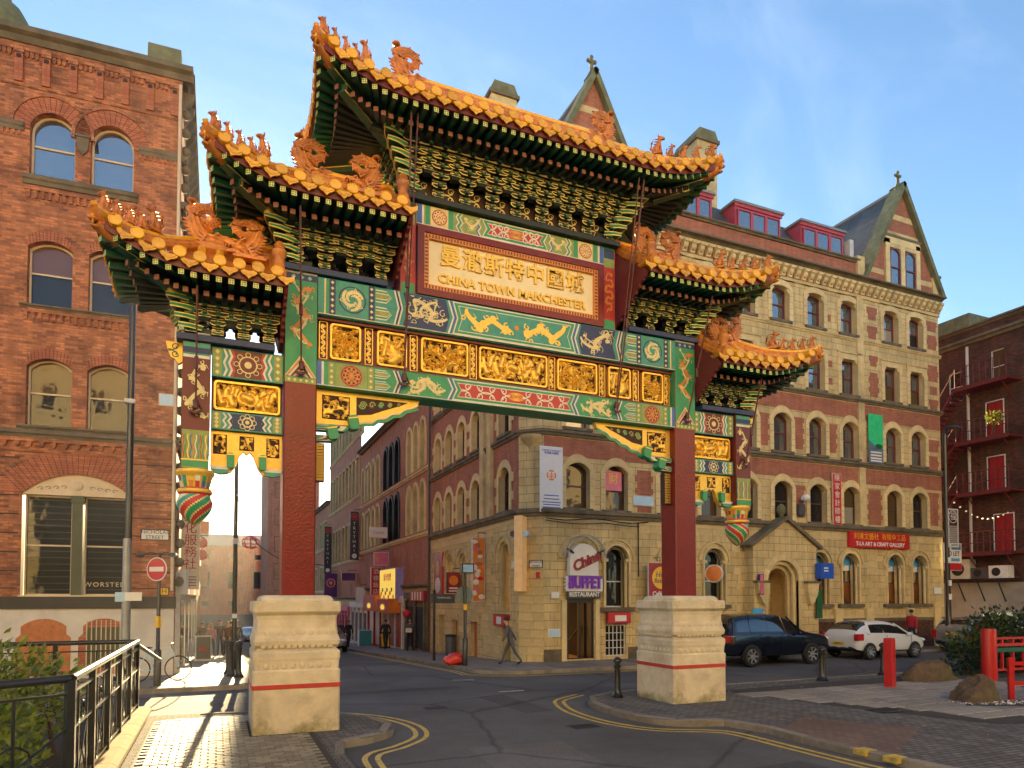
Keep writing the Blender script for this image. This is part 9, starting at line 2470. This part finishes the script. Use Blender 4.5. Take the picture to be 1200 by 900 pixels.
q = MB(); q.ell((0, 0, 0), (.24, .2, .2), 'sign_red', 12, 8); q.lathe([(.05, .19), (.1, .24)], 8, 'gold_paint'); q.tube([(0, 0, .2), (0, 0, 1.2)], .008, 'black_matt', 4); tag(q.obj('paper_lantern', None, T(9.2, 35.2, 1.55), 50), 'round red paper lantern hanging beside the terrace shop door', 'lantern')
person('dark figure behind the open bonnet side of the silver saloon', 7.9, 45.0, R(200), 'cloth_black', 'cloth_black', step=.1)
person('second dark figure standing by the silver saloon', 7.8, 47.5, R(160), 'cloth_navy', 'cloth_black', step=.08)
person('person in a red jacket walking past the gallery windows', 28.25, 20.75, R(-80), 'cloth_red', 'cloth_navy', step=.2, h=1.72)
person('person in grey stepping along the corner pavement by the stone corner', 9.3, 21.6, R(70), 'cloth_grey', 'cloth_grey', step=.3, h=1.6, lean=.25)
for i, (x, y, f, tp, lg, hr, hh, lab) in enumerate(((-.62, 37.5, 20, 'cloth_black', 'cloth_black', 'hair_dark', 1.7, 'person in a long black coat nearest the shopfronts in the pavement crowd'), (-.2, 37.0, -30, 'cloth_pink', 'cloth_grey', 'hair_fair', 1.62, 'fair-haired person in pale pink among the pavement crowd'), (.2, 38.2, 180, 'cloth_black', 'cloth_jeans', 'hair_dark', 1.8, 'tall person in black with jeans in the pavement crowd'), (.55, 37.4, 160, 'cloth_brown', 'cloth_black', 'hair_fair', 1.7, 'fair-haired person in a brown coat in the pavement crowd'), (.95, 36.6, 175, 'cloth_olive', 'cloth_black', 'hair_dark', 1.72, 'person in an olive coat at the kerb side of the pavement crowd'), (.75, 40.2, 0, 'cloth_navy', 'cloth_jeans', 'hair_dark', 1.75, 'person in navy and jeans behind the olive coat'), (-.35, 40.5, 190, 'cloth_white', 'cloth_jeans', 'hair_dark', 1.66, 'person in a white top at the back of the pavement crowd'))):
    person(lab, x, y, R(f), tp, lg, hr, step=.08 + .03 * i, h=hh, arms='rest' if i % 2 else 'swing')
q = MB(); q.ell((0, 0, .22), (.13, .2, .24), 'banner_slate', 10, 8); q.tube([(-.05, -.1, .4), (0, 0, .55), (-.05, .1, .4)], .012, 'black_matt', 5); tag(q.obj('shoulder_bag', None, T(1.2, 36.6, gz(36.6) + .75), 50), 'patterned blue bag carried by the person in the olive coat', 'bag')
# ============================================================ HAZE in the street air
pm_ = bpy.data.materials.new('air'); pm_.use_nodes = True; MATS['air'] = pm_
pm_.node_tree.nodes.remove(pm_.node_tree.nodes['Principled BSDF'])
pv = pm_.node_tree.nodes.new('ShaderNodeVolumePrincipled'); pv.inputs['Density'].default_value = 0.0002; pv.inputs['Color'].default_value = (.95, .93, .9, 1); pv.inputs['Anisotropy'].default_value = .7
pm_.node_tree.links.new(pv.outputs[0], [x for x in pm_.node_tree.nodes if x.type == 'OUTPUT_MATERIAL'][0].inputs['Volume'])
q = MB(); q.box(-160, -70, -6, 160, 125, 27, 'air'); tag(q.obj('haze'), kind='stuff')
flush_people()
flush_texts()
